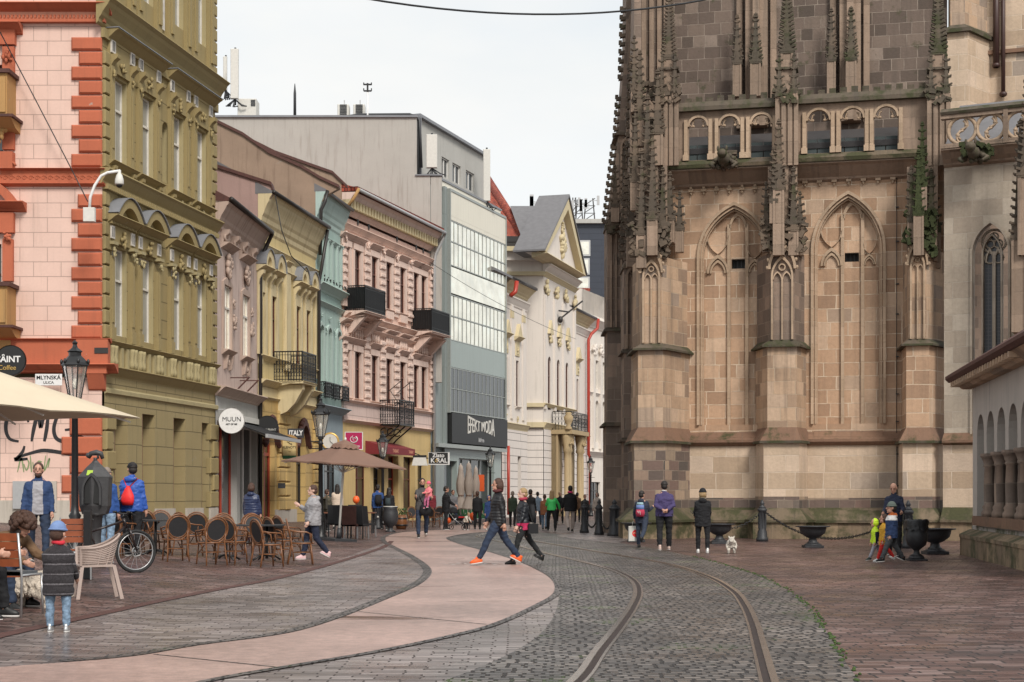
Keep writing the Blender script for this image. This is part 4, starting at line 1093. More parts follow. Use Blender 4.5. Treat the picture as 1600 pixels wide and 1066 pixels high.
for xx in(u(618,.6),u(632,.6)):
 zz=z(615,613,.6);mb.bar((xx,-.1,zz),(xx,-.9,zz+.6),.035);mb.bar((xx,-.9,zz+.6),(xx,-.9,zz-.5),.035);mb.bar((xx,-.9,zz-.5),(xx,-.6,zz-.7),.035);mb.bar((xx,-.3,zz+.1),(xx,-.8,zz-.6),.03)
build(mb,'lamp_bracket',root,P_.M)
M_=Fac(673,.0369,1650)
u=M_.u;z=M_.z
root=thing('modern_store','grey modern store with bands of steel-framed glass above a black name board','building',M_.M)
e=u(783);x0=u(696)
k_=lambda py:z(696,py)
zt=z(678,276)
mb=MB('cladding');mb.box(.0,x0-.15,-.0,1,0,zt-.6);mb.box(x0-.5,x0-.1,-.16,0,4,k_(299)+.2);mb.box(.25,.6,-.1,0,4,zt-.7)
build(mb,'stair_pier',root,M_.M,label='ribbed grey metal pier beside the pink house')
mb=MB('panel_cream');
mb.box(x0,e,-.3,.4,k_(343),k_(299));mb.use('mullion');mb.box(x0-.06,e+.06,-.34,.4,k_(299),k_(299)+.15)
build(mb,'cream_fascia',root,M_.M)
mb=MB('glass_sky');mb.box(x0,e,-.3,.4,k_(459)+.06,k_(415)-.06)
build(mb,'mirror_panel',root,M_.M,label='mirror-like glass spandrel reflecting the sky')
mb=MB('panel_grey');mb.box(x0,e,-.3,.4,k_(573),k_(532));build(mb,'grey_spandrel',root,M_.M)
def glassband(zb_,zt_,gm,lab):
 mb=MB('mullion');n=14
 for i in range(n+1):xx=x0+(e-x0)*i/n;mb.box(xx-.022,xx+.022,-.285,-.2,zb_,zt_)
 zm_=zb_+(zt_-zb_)*.53
 for zz in(zb_+.05,zm_,zt_-.05):mb.box(x0,e,-.29,-.2,zz-.03,zz+.03)
 w_=build(mb,'window',root,M_.M,label=lab)
 pb=MB(gm);n2=14;rnd=random.Random(int(zb_*10))
 for i in range(n2):
  for a,b in((zb_+.06,zm_-.05),(zm_+.05,zt_-.06)):
   xa=x0+(e-x0)*i/n2+.03;xb=x0+(e-x0)*(i+1)/n2-.03;t=rnd.uniform(-.006,.006);s_=rnd.uniform(-.006,.006)
   pb.add([(xa,-.26+t,a),(xb,-.26-t,a),(xb,-.26-t+s_,b),(xa,-.26+t+s_,b)],[(0,1,2,3)])
 build(pb,'pane',w_,M_.M)
glassband(k_(415),k_(343),'glass_sky','upper band of bright reflecting panes')
glassband(k_(532),k_(459),'glass_sky','middle band of reflecting panes')
glassband(k_(644),k_(573),'glass','lower band of dark panes')
mb=MB('mullion');mb.box(x0-.1,x0,-.36,.4,k_(645),k_(299));mb.box(e,e+.08,-.36,.4,k_(694),k_(299));mb.box(.2,e+.06,-.4,.4,k_(700),k_(694));build(mb,'edge_frame',root,M_.M)
zs0,zs1=z(696,692),z(696,645)
mb=MB('black');mb.box(x0,e+.05,-.42,.3,zs0,zs1)
sg=build(mb,'name_board',root,M_.M)
mb=MB()
cx=(u(722)+u(761))/2;hw_=(u(761)-u(722))/2
def warp(p):k=.62+.55*(abs(p.x)/hw_)**1.3;return Vector((p.x,p.y*k,p.z))
text_mb(mb,'EFEKT MODA',Matrix.Translation((cx,-.43,zs0+1.12))@Matrix.Rotation(PI/2,4,'X'),1.3,'offwhite',.02,.008,warp,sx=hw_*2/7.2)
text_mb(mb,'kidero',Matrix.Translation((cx,-.43,zs0+.3))@Matrix.Rotation(PI/2,4,'X'),.36,'galv',.02,.01)
build(mb,'lettering',sg,M_.M)
mb=MB('panel_grey');gz0=z(696,703)
mb.panel(rect(0,e,0,gz0+.3),[rect(u(717),u(772),.15,z(720,716)),rect(u(680),u(714),.3,z(720,716)-.2)],.0,.5);build(mb,'shop_wall',root,M_.M)
win(root,M_,u(717),u(772),.15,z(720,716),'mullion','glass_dark',y=.4,bars=(3,0),name='shop_window');win(root,M_,u(680),u(714),.3,z(720,716)-.2,'mullion','glass',y=.3,bars=(1,0),name='shop_window')
Yd=M_.O.y;T=Matrix.Translation((0,Yd,0))
X=lambda px:(px-800)*.0369;Z=lambda py:HC+(776-py)*.0369
mb=MB('concrete_wall');mb.ext([(X(200),0),(X(673)-.02,0),(X(673)-.02,Z(275)),(X(651),Z(275)),(X(651),Z(184)),(X(200),Z(184))],-.02,.5)
mb.box(X(673)+.01,X(690),-.02,.5,8,Z(276))
build(mb,'side_wall',root,T,label='blank grey rendered side wall above the pink roof')
mb=MB('sheet_metal');mb.box(X(200),X(653),-.15,.6,Z(184),Z(181));mb.box(X(649),X(691),-.12,.6,Z(275),Z(273));build(mb,'coping',root,T)
body(root,M_,.05,e,0,k_(299)-.05,'concrete_light',12,.45)
mb=MB('panel_cream');mb.box(.3,e-.1,.0,1.0,k_(299)+.16,zt);mb.use('sheet_metal');mb.box(.2,e,-.06,1.1,zt,zt+.12);build(mb,'roof_edge',root,M_.M)
PH=Fac(653,.0375,1650)
pu=PH.u;pz=PH.z;pe=pu(759)
mb=MB('concrete_light');pzt=pz(655,185);hs=[(pu(690),pu(702)),(pu(707),pu(720)),(pu(728),pu(741))];hz0,hz1=pz(697,278),pz(697,248)
mb.panel(rect(0,pe,zt-.5,pzt),[rect(a,b,hz0,hz1)for a,b in hs],0,.3);mb.box(0,pe,.35,6,zt-.5,pzt);build(mb,'top_storey',root,PH.M)
for a,b in hs:win(root,PH,a,b,hz0,hz1,'white_paint','glass',y=.12,bars=(1,0))
mb=MB('sheet_metal');mb.box(-.2,pe+.1,-.25,6.1,pzt,pzt+.18);build(mb,'flat_roof',root,PH.M)
mb=MB('sheet_metal');mb.tube([(-.1,-.15,pzt),(-.1,-.15,zt)],.12,8);build(mb,'drain_pipe',root,PH.M)
W_=Fac(783,.0422,1500)
u=W_.u;z=W_.z
root=thing('white_palace','white town palace with yellow trim, steep grey gable and columned portal','palace',W_.M)
e0=u(823);e1=u(849,1.2);e2=u(898,1.2);e3=u(918)
zr=z(783,434)
zl=z(783,661);cw=[u(790),u(808)];hw=.42;wt,wb=z(790,558),z(790,632)
gw=[u(793.5),u(810.5)];gt=z(793,712)
mb=MB('white_wall');mb.panel(rect(0,e0,zl,zr),[rect(c-hw,c+hw,wb,wt)for c in cw],0,.45,'white_wall')
cr=u(902);mb.panel(rect(e2,e3,zl,zr),[rect(cr-hw,cr+hw,wb,wt)],0,.45)
mb.use('white_rust');mb.panel(rect(0,e0,0,zl),[rect(c-hw,c+hw,.9,gt)for c in gw],-.05,.45,'white_wall');mb.panel(rect(e2,e3,0,zl),[rect(cr-hw,cr+hw,.9,gt)],-.05,.45)
build(mb,'wall',root,W_.M)
for c in cw+[cr]:
 win(root,W_,c-hw,c+hw,wb,wt,'frame_brown','glass_dark',y=.1)
 mb=MB('white_wall')
 for sx in(-1,1):mb.box(c+sx*(hw+.12)-.1,c+sx*(hw+.12)+.1,-.06,0,wb,wt+.15)
 mb.use('gold_trim');mb.ext([(c-.5,wt+.3),(c+.5,wt+.3),(c+.42,wt+1.3),(c-.42,wt+1.3)],-.06,0);acanthus(mb,(c,-.06,wt+.7),.25,8,int(c));cornice(mb,c-.72,c+.72,wt+1.6,.3,.4);mb.ext([(c-.6,wt+1.6),(c+.6,wt+1.6),(c,wt+2.5)],-.25,0)
 acanthus(mb,(c,-.04,wb-.8),.2,6,int(c));mb.use('white_wall');cornice(mb,c-.6,c+.6,wb,.18,.2)
 build(mb,'window_surround',root,W_.M)
for c in gw+[cr]:win(root,W_,c-hw,c+hw,.9,gt,'frame_brown','glass_dark',y=.3)
mb=MB('gold_trim');cornice(mb,0,e0,zr-.1,.7,.7,steps=4);cornice(mb,e2,e3,zr-.1,.7,.7,steps=4);cornice(mb,0,e0,zl+.1,.5,.28);cornice(mb,e2,e3,zl+.1,.5,.28)
mb.use('white_wall');cornice(mb,0,e0,zr-1.0,.6,.3);cornice(mb,e2,e3,zr-1.0,.6,.3)
for xx in(u(784.5),u(799),u(817)):mb.box(xx-.25,xx+.25,-.1,0,zl+.4,zr-1.5);mb.use('gold_trim');mb.box(xx-.27,xx+.27,-.13,0,zr-2.4,zr-1.9);mb.use('white_wall')
build(mb,'cornice',root,W_.M)
mb=MB('slate');mb.prof([(.8,zr-.1),(.8,zr+.05),(-6,zr+3.2),(-13,zr)],-4,e0);mb.prof([(.8,zr-.1),(.8,zr+.05),(-6,zr+3.2),(-13,zr)],e2,e3);build(mb,'roof',root,W_.M)
body(root,W_,-4,e0,0,zr-.1,'white_wall',13,.55);body(root,W_,e2-.1,e3,0,zr-.1,'white_wall',13,.55)
cA=W_.O+W_.d*u(823);R_=Fac(849,.0452,1500)
ru=R_.u;rz=R_.z;re=ru(898);zt1=rz(851,391,1.1);zt0=rz(849,437);zt2=rz(849,408)
ap=rz(888,309,1.0);mid=ru(888,1.0);gl=ru(852,1.0);gr=ru(914,1.0)
aw=[ru(858.5),ru(872.5),ru(886)]
az0,az1=rz(855,640),rz(855,556)
mb=MB('white_wall')
mb.panel(rect(0,re,zl,zt2),[archhole(c-.42,c+.42,az0,az1-.42)for c in aw],0,.45)
mb.use('white_rust');mb.panel(rect(0,re,0,zl),[archhole((re/2)-1.0,re/2+1.0,.1,3.2)],-.03,.6)
mb.box(-.0,re,.5,9,0,zt2)
build(mb,'central_block',root,R_.M)
Yr=R_.O.y;T=Matrix.Translation((0,Yr,0));kx=Yr/F
X=lambda px:(px-800)*kx;Z=lambda py:HC+(776-py)*kx
mb=MB('white_wall');mb.box(X(776),X(849)-.01,.02,.6,Z(620),Z(393));mb.box(X(822),X(849)-.01,.02,.6,Z(665),Z(620));mb.use('white_rust');mb.box(X(822),X(849)-.01,.0,.6,0,Z(665))
mb.use('gold_trim');mb.box(X(776),X(855),-.9,.6,Z(395),Z(388));mb.box(X(776),X(852),-.25,.6,Z(431),Z(425));mb.box(X(822),X(850),-.2,.6,Z(636),Z(630));mb.box(X(822),X(850),-.25,.6,Z(668),Z(660))
mb.use('white_wall');mb.box(X(776),X(850),-.45,.6,Z(408),Z(395))
build(mb,'return_wall',root,T)
mb=MB('gold_trim');cornice(mb,gl+.1,gr,zt1,.35,1.1,steps=2);mb.use('white_wall');cornice(mb,-.1,re+.2,zt1-.35,.6,.6);mb.use('gold_trim');cornice(mb,-.1,re+.2,rz(849,425),.3,.3);cornice(mb,-.1,re,rz(849,630),.25,.25);cornice(mb,-.1,re,rz(849,660),.5,.3)
for k in range(4):acanthus(mb,(.5+(re-1)*k/3,-.15,rz(849,448)),.5,14,k);
for c in aw:acanthus(mb,(c,-.1,az1+1.3),.42,18,int(c*9));mb.ext([(c-.55,az1+1.6),(c+.55,az1+1.6),(c,az1+2.6)],-.2,0)
build(mb,'gold_ornament',root,R_.M)
mb=MB('white_wall')
for xx in[0.3]+[(aw[i]+aw[i+1])/2 for i in(0,1)]+[re-.35]:mb.box(xx-.22,xx+.22,-.14,0,az0,rz(849,460))
build(mb,'pilasters',root,R_.M)
for c in aw:win(root,R_,c-.42,c+.42,az0,az1,'frame_brown','glass_dark',y=.1,arch=True)
mb=MB('white_wall');mb.ext([(gl,zt1),(gr,zt1),(mid,ap-.3)],-.5,.4);mb.use('gold_trim')
for a,b in(((gl-.2,zt1+.05),(mid,ap)),((gr+.2,zt1+.05),(mid,ap))):
 mb.ext([a,b,(b[0],b[1]-.85),(a[0]+(.7 if a[0]<mid else-.7),a[1])],-1.0,.2)
acanthus(mb,(mid,-.55,zt1+1.5),.8,40,4);acanthus(mb,(mid,-.55,zt1+2.7),.4,16,5)
build(mb,'tympanum',root,R_.M)
mb=MB('slate');mb.ext([(gl-.1,zt1+.02),(gr+.1,zt1+.02),(mid,ap)],-.4,1.2);mb.band([(gl-.4,zt1+.12),(mid,ap+.25),(gr+.4,zt1+.12)],[(gl-.4,zt1),(mid,ap+.08),(gr+.4,zt1)],-1.1,1.2)
build(mb,'gable_roof',root,R_.M)
mb=MB('slate');rr_=lambda px,py,Y:W(px,py,Y)
Yb=Yr+.3
pA=W(776,375,Yb);pB=W(860,385,Yb);mb.add([W(821,388,Yb-.4),W(854,388,Yb-.4),W(852,322,Yb+6),W(797,322,Yb+6),W(821,388,Yb+14),W(852,388,Yb+14)],[(0,1,2,3),(3,2,5,4),(0,3,4),(1,2,5)]);mb.use('dark_metal');mb.box(W(776,380,Yb-.5).x,W(853,380,Yb-.5).x,Yb-.7,Yb-.4,W(776,388,Yb-.5).z,W(776,380,Yb-.5).z)
build(mb,'wing_roof',root,Matrix())
pc=re/2;zb=rz(870,668);mb=MB('portal_stone')
mb.box(pc-2.6,pc+2.6,-1.6,0,zb-.55,zb-.25)
for dx in(-2.2,-1.55,1.55,2.2):
 mb.lathe([(.3,.2),(.3,.5),(.2,.6),(.19,zb-2.3),(.16,zb-1.9),(.28,zb-1.75),(.22,zb-1.5),(.34,zb-.8),(.34,zb-.55)],(pc+dx,-1.1,0),12)
 acanthus(mb,(pc+dx,-1.35,zb-1.1),.3,8,int(dx*10));mb.box(pc+dx-.35,pc+dx+.35,-1.45,-.75,0,.5);mb.box(pc+dx-.3,pc+dx+.3,-.5,0,0,zb-.5)
mb.box(pc-2.5,pc-1.3,-.4,0,0,zb-.5);mb.box(pc+1.3,pc+2.5,-.4,0,0,zb-.5);mb.ext([(pc-1.3,zb-1.6)]+archpts(pc-1.2,pc+1.2,zb-2.2,'round',1.1,8)[::1]+[(pc+1.3,zb-1.6),(pc+1.3,zb-.5),(pc-1.3,zb-.5)],-.3,0)
po=build(mb,'portal',root,R_.M)
mb=MB('iron');railing(mb,[(pc-2.5,-.1),(pc-2.5,-1.5),(pc+2.5,-1.5),(pc+2.5,-.1)],zb-.25,zb+1.05,.22,scrolls=True);build(mb,'balcony_railing',root,R_.M)
mb=MB('portal_stone');mb.lathe([(.25,0),(.28,.1),(.14,.3),(.3,.6),(.36,.9),(.2,1.1),(.26,1.2),(.1,1.25)],(pc-2.5,-1.3,zb-.25),12);build(mb,'urn',root,R_.M)
mb=MB('door_wood');mb.loops([archhole(re/2-1.0,re/2+1.0,.1,3.2)],lambda a,b:(a,.4,b));build(mb,'door',root,R_.M)
def redpipe(fac,x,zt_,name='drain_pipe',out=.25):
 mb=MB('red_pipe');mb.tube([(x-.9,-.8,zt_-.35),(x-.4,-.85,zt_-.5),(x,-.75,zt_-.4),(x+.05,-.6,zt_+.3-.9),(x,-out,zt_-1.6),(x,-out,.2)],[.12,.12,.12,.11,.09,.09],8);return build(mb,name,root,fac.M)
mb=MB('red_pipe');mb.tube([(e3+.2,-.85,zr+.0),(e3+.1,-.8,zr-.8),(e3-.7,-.5,zr-1.3),(e3-.9,-.3,zr-1.8),(e3-.9,-.3,4.8),(e3-.6,-.35,4.6),(e3-.6,-.35,.2)],.13,8);build(mb,'drain_pipe',root,W_.M,label='red rain pipe on the palace right wing')
mb=MB('red_pipe');mb.tube([(u(787),-.9,zr-.2),(u(786),-.85,zr-.9),(u(784),-.6,zr-1.2)],.15,8);mb.tube([(.35,-.4,zl-1.5),(.35,-.4,.2)],.1,8);build(mb,'drain_pipe',root,W_.M,label='red rain pipe beside the modern store')
mb=MB('dark_metal');mb.tube([(e0-.2,-.75,zr),(0,-.75,zr)],.1,8);mb.tube([(e2+.6,-.75,zr),(e3,-.75,zr)],.1,8);build(mb,'gutter',root,W_.M)
mb=MB('dark_metal');mb.bar((aw[1]-.2,-.1,rz(872,500)),(aw[1]+1.3,-1.5,rz(872,468)),.1);mb.bar((aw[1]-.6,-.2,rz(872,487)),(aw[1]+.8,-.6,rz(872,486)),.1);mb.ell((aw[1]-.2,-.2,rz(872,500)),.2,.2,.25);build(mb,'flag_holder',root,R_.M)
root=thing('red_roofed_house','steep red tiled hipped roof rising behind the modern store','house',Matrix.Translation(W(770,776,122)))
Y0=111;mb=MB('roof_tile')
rp=[W(700,372,Y0),W(822,376,Y0),W(822,372,Y0+22),W(700,372,Y0+22),W(762,281,Y0+10),W(763,281,Y0+11)]
mb.add(rp,[(0,1,4),(1,2,5,4),(2,3,5),(3,0,4,5)]);mb.tube([rp[1],rp[4]],.35,6);build(mb,'roof',root,Matrix())
mb=MB('white_wall');mb.box(rp[0].x+.8,rp[1].x-.8,Y0+.8,Y0+22,0,rp[0].z);mb.use('dark_metal');mb.box(rp[0].x,rp[1].x,Y0-.2,Y0+.8,rp[0].z-.3,rp[0].z+.1);build(mb,'wall',root,Matrix())
root=thing('dark_tower_block','dark blue office tower far behind the street','tower',Matrix.Translation(W(930,776,300)))
Yt=300;mb=MB('dark_tower');a=W(880,350,Yt);b=W(990,350,Yt);mb.box(a.x,b.x,Yt,Yt+30,0,a.z);build(mb,'wall',root,Matrix())
mb=MB('concrete_light');mb.box(a.x-1,b.x+1,Yt-1,Yt+30,a.z,a.z+.8);build(mb,'parapet',root,Matrix())
for py0,py1,p0,p1 in((378,398,904,920),(406,427,904,919),(435,450,904,919),(465,485,904,919)):
 q0=W(p0,py1,Yt);q1=W(p1,py0,Yt);mb=MB('galv');mb.box(q0.x-.3,q1.x+.3,Yt-.15,Yt+.1,q0.z-.3,q1.z+.3);w_=build(mb,'window',root,Matrix());mb=MB('glass_sky');mb.box(q0.x,q1.x,Yt-.2,Yt-.1,q0.z,q1.z);build(mb,'pane',w_,Matrix())
def mast(px,py0,py1,Y,w_,lab,n=3,panels=4):
 root=thing('antenna_mast',lab,'antenna',Matrix.Translation(W(px,py1,Y)),'antenna masts on the far roof')
 mb=MB('dark_metal');p=W(px,py1,Y);t=W(px,py0,Y);h=t.z-p.z
 for dx in(-w_,w_):mb.bar((p.x+dx,Y,p.z-.5),(p.x+dx*.6,Y,t.z),.22)
 k=max(3,int(h/1.6))
 for i in range(k):z_=p.z+h*i/k;mb.bar((p.x-w_,Y,z_),(p.x+w_,Y,z_+h/k),.14);mb.bar((p.x-w_,Y,z_),(p.x+w_,Y,z_),.12)
 build(mb,'lattice',root,Matrix());rnd=random.Random(px)
 for i in range(panels):
  mb=MB('galv');z_=p.z+h*rnd.uniform(.45,.9);dx=rnd.choice((-1,1))*(w_+.6);mb.box(p.x+dx-.25,p.x+dx+.25,Y-.5,Y-.2,z_-.9,z_+.9);mb.bar((p.x+dx,Y-.2,z_),(p.x,Y,z_),.1);build(mb,'panel',root,Matrix())
mast(905,312,345,302,.7,'short lattice antenna mast beside the palace gable',3,3)
mast(921,310,345,302,1.1,'widest lattice antenna mast on the dark tower',3,5)
mast(897,309,345,302,.4,'slim lattice antenna mast at the gable peak',3,2)
mast(845,312,325,200,.6,'small antenna behind the grey gable roof',2,2)
Fw=Fac(909,.056,1700)
u=Fw.u;z=Fw.z
root=thing('far_white_building','pale ornate building at the far end of the street','building',Fw.M)
e=u(975);zr=z(912,452)
k_=lambda py:z(920,py)
mb=MB('far_white')
hs=[(u(a-2.5),u(a+2.5))for a in(920.5,933,943.5,955)]
mb.panel(rect(0,e,0,zr),[rect(a,b,k_(605),k_(560))for a,b in hs]+[archhole(a,b,k_(690),k_(632))for a,b in hs]+[rect(u(924),u(938),.5,k_(753))],0,.4)
mb.use('white_wall')
for i in range(5):xx=u(915+i*11);mb.box(xx-.3,xx+.3,-.2,0,k_(700),k_(540));acanthus(mb,(xx,-.2,k_(545)),.6,14,i);acanthus(mb,(xx,-.1,k_(625)),.3,6,i)
cornice(mb,0,e,k_(498),.8,.7);cornice(mb,0,e,k_(705),.5,.4);cornice(mb,0,e,k_(612),.3,.2)
build(mb,'wall',root,Fw.M)
for a,b in hs:win(root,Fw,a,b,k_(605),k_(560),y=.2);win(root,Fw,a,b,k_(690),k_(627),y=.2,arch=True)
win(root,Fw,u(924),u(938),.5,k_(753),'dark_metal','glass_dark',y=.2,name='shop_window')
body(root,Fw,0,e,0,zr,'far_white',12,.5)
mb=MB('far_white');mb.prof([(0,zr),(0,k_(490)),(-2,k_(480)),(-8,k_(440)),(-8,zr)],0,e);build(mb,'attic',root,Fw.M)
root=thing('curved_gable_house','pale house with a long curved gable behind the palace','house',Matrix.Translation(W(925,776,150)))
mb=MB('mauve_trim');mb.loops([[(W(a,b,150).x,W(a,b,150).z)for a,b in[(896,462),(905,458),(920,468),(932,480),(948,492),(960,500),(960,560),(896,560)]]],lambda a,b:(a,150,b));mb.use('far_white');q=W(902,462,150.1);r_=W(960,560,150);mb.box(q.x,r_.x,150.1,158,0,W(0,500,150).z)
build(mb,'wall',root,Matrix());mb=MB('roof_tile');q=W(903,460,151);mb.box(q.x,q.x+1.2,151,152.2,q.z-2,q.z+.6);build(mb,'chimney',root,Matrix())
root=thing('end_house','plain pale house closing the street behind the lamp','house',Matrix.Translation((10,175,0)))
mb=MB('far_white');mb.box(-6,30,175,185,0,11);build(mb,'wall',root,Matrix());mb=MB('roof_tile');mb.ext([(175-.5,15),(185.5,15),(180,19)],-6,40)if False else mb.add([(-6,174,11),(30,174,11),(30,186,11),(-6,186,11),(-6,180,13),(30,180,13)],[(0,1,5,4),(2,3,4,5),(0,4,3),(1,2,5)]);build(mb,'roof',root,Matrix())
K=Fac(1080,.0221,-10000,-1)
u=K.u
def zk(py,px=1150,out=0):return K.z(px,py,out)
croot=thing('gothic_cathedral','weathered brown sandstone gothic cathedral choir with buttresses, blind windows and pinnacles','cathedral',K.M)
def part(mb,name,M=None,label=None,par=None):return build(mb,name,par or croot,M or K.M,label=label)
def pinn(mb,cx,cy,z0,z1,w,shaft=.35,rows=None,tip='st_spire',body_m='st_carve',gab=True):
 """square shaft, gablets, crocketed spire and finial; cy is the local y of its axis"""
 h=z1-z0;zs=z0+h*shaft;mb.use(body_m)
 mb.box(cx-w/2,cx+w/2,cy-w/2,cy+w/2,z0,zs)
 for sx in(-1,1):
  mb.box(cx+sx*w*.42-w*.1,cx+sx*w*.42+w*.1,cy-w*.56,cy-w*.3,z0,zs)
 mb.use(tip);gh=w*.9
 mb.box(cx-w*.6,cx+w*.6,cy-w*.6,cy+w*.6,zs-.04,zs+.05)
 if gab:
  mb.ext([(cx-w*.55,zs-.1),(cx+w*.55,zs-.1),(cx,zs+gh)],cy-w*.58,cy+w*.58)
  vs=[(cx+sx*w*.58,cy+a,b)for sx in(-1,1)for a,b in((-w*.55,zs-.1),(w*.55,zs-.1),(0,zs+gh))]
  mb.add(vs,[(0,1,2),(3,4,5),(0,1,4,3),(1,2,5,4),(2,0,3,5)])
 zb=zs+.05;sw=w*.40
 mb.extz([(cx-sw,cy-sw),(cx+sw,cy-sw),(cx+sw,cy+sw),(cx-sw,cy+sw)],zb,z1-w*.15,[(cx-.03,cy-.03),(cx+.03,cy-.03),(cx+.03,cy+.03),(cx-.03,cy+.03)])
 n=rows or max(4,int((z1-zb)/.26))
 for i in range(n):
  t=(i+.5)/n;z_=zb+(z1-zb)*t*.93;r=sw*(1-t)+.05;c=max(.055,w*.19*(1-t*.45))
  for sx in(-1,1):
   for sy in(-1,1):
    mb.obox((cx+sx*r,cy+sy*r,z_),(sx*c*.95,sy*c*.3,c*.35),(-sy*c*.3,sx*c*.3,0),(0,0,c*.42))
 for zz,rr in((z1-w*.28,.24),(z1-w*.05,.17)):
  mb.box(cx-w*rr,cx+w*rr,cy-w*rr,cy+w*rr,zz-w*.07,zz+w*.07)
 mb.ell((cx,cy,z1+w*.05),w*.1,w*.1,w*.14,6,4)
def lancet_panel(mb,x0,x1,y,z0,z1,m='st_frame',t=.06,lights=2,depth=.12):
 """blind tracery on a face: frame band, lights and a circle"""
 mb.use(m);w=x1-x0;zs=z1-w*.95
 o=[(x0,z0)]+archpts(x0,x1,zs,'pt',w*.95,7)+[(x1,z0)]
 c=(x0+x1)/2;kk=1-2*t/w;i_=[(c+(p[0]-c)*kk,zs+(p[1]-zs)*kk if p[1]>zs else p[1])for p in o]
 mb.band(o,i_,y-depth,y);
 if lights==2:
  mb.box(c-t*.4,c+t*.4,y-depth*.8,y,z0,zs-.05)
  for a,b in((x0+t,c),(c,x1-t)):
   oo=archpts(a,b,zs-.1,'pt',(b-a)*.9,5);cc=(a+b)/2;ii=[(cc+(p[0]-cc)*.78,zs-.1+(p[1]-zs+.1)*.78)for p in oo];mb.band(oo,ii,y-depth*.75,y)
  r=w*.17;oo=[(c+r*math.cos(q),zs+w*.42+r*math.sin(q))for q in[k*PI/5 for k in range(10)]];ii=[(c+(p[0]-c)*.65,zs+w*.42+(p[1]-zs-w*.42)*.65)for p in oo];mb.band(oo,ii,y-depth*.75,y,closed=True)
zb=zk(688);zt=zk(262)
wins=[(1147,1089,1206,316,402,[1139,1167],[(1143,1166)],403,418),(1325,1267,1384,306,396,[1316.5,1348],[(1320,1344)],399,413)]
mb=MB('st_tan');holes=[]
for c,a,b,pa,ps,mu,sl,s0,s1 in wins:
 holes.append(archhole(u(a)+.18,u(b)-.18,zk(664),zk(ps),'pt',zk(pa)-zk(ps)-.2,14))
mb.panel(rect(u(1040),u(1500),zb-.1,zt),holes,0,.34,'st_tan')
part(mb,'main_wall')
for n_,(c,a,b,pa,ps,mu,sl,s0,s1)in enumerate(wins):
 mb=MB('st_frame');zs=zk(ps);rise=zk(pa)-zs;xa,xb=u(a),u(b)
 for d0,d1,ya,yb in((0,.09,-.10,0),(.13,.17,-.03,.06),(.18,.22,.1,.32)):
  o=[(xa+d0,zk(664))]+archpts(xa+d0,xb-d0,zs,'pt',rise-d0*1.3,14)+[(xb-d0,zk(664))]
  i_=[(xa+d1,zk(664))]+archpts(xa+d1,xb-d1,zs,'pt',rise-d1*1.3,14)+[(xb-d1,zk(664))]
  mb.band(o,i_,ya,yb)
 part(mb,'blind_window',label=('left' if n_==0 else 'right')+' walled-up pointed window with a small dark slot')
 bw=croot.children[-1]if False else[o for o in bpy.data.objects if o.name.startswith('blind_window')][-1]
 hole=[archhole(xa+.2,xb-.2,zk(664),zs,'pt',rise-.25,14)]
 sx0,sx1=u(sl[0][0],-.3),u(sl[0][1],-.3);sz0,sz1=zk(s1),zk(s0)
 mb=MB('st_tan');mb.loops([hole[0],rect(sx0,sx1,sz0,sz1)],lambda p,q:(p,.3,q))
 part(mb,'infill',par=bw)
 mb=MB('black');mb.box(sx0-.05,sx1+.05,.8,.85,sz0-.05,sz1+.05);mb.use('st_frame')
 for x_ in(sx0,sx1):mb.box(x_-.04,x_+.0,.31,.85,sz0,sz1)
 mb.use('iron')
 for k in range(4):xx=sx0+(sx1-sx0)*(k+.5)/4;mb.box(xx-.012,xx+.012,.6,.62,sz0,sz1)
 part(mb,'slot',par=bw)
 mb=MB('st_frame');ms=[u(q,-.25)for q in mu]
 for q in ms:mb.box(q-.055,q+.055,.2,.32,zk(664),zs+rise*.62)
 ed=[xa+.32]+ms+[xb-.32]
 for i in(0,2):
  p,q=ed[i],ed[i+1];zz=zs-.5
  for kk,dd in((1,.19),(.72,.22)):
   oo=archpts((p+q)/2-(q-p)/2*kk,(p+q)/2+(q-p)/2*kk,zz,'pt',(q-p)*.85*kk,8);cc=(p+q)/2;ii=[(cc+(v[0]-cc)*.8,zz+(v[1]-zz)*.8)for v in oo];mb.band(oo,ii,dd,.32)
  oo=[(cc+(v[0]-cc),2*(zz+(q-p)*.86)-v[1])for v in archpts(p,q,zz,'pt',(q-p)*.85,8)];ii=[(cc+(v[0]-cc)*.84,(zz+(q-p)*.86)+(v[1]-(zz+(q-p)*.86))*.84+.0)for v in oo];mb.band(oo,ii,.2,.32)
  pts=[(p if i==0 else q,zz+.6),]
 cm=(ms[0]+ms[1])/2;wq=ms[1]-ms[0]
 oo=archpts(ms[0],ms[1],zs+rise*.55,'pt',wq*.9,8);ii=[(cm+(v[0]-cm)*.75,zs+rise*.55+(v[1]-zs-rise*.55)*.75)for v in oo];mb.band(oo,ii,.2,.32)
 part(mb,'tracery',par=bw)
 mb=MB('st_sill');mb.prof([(-.48,zk(660)),(.28,zk(684)),(.28,zk(690)),(-.5,zk(690))],xa+.1,xb-.1);part(mb,'sill',par=bw)
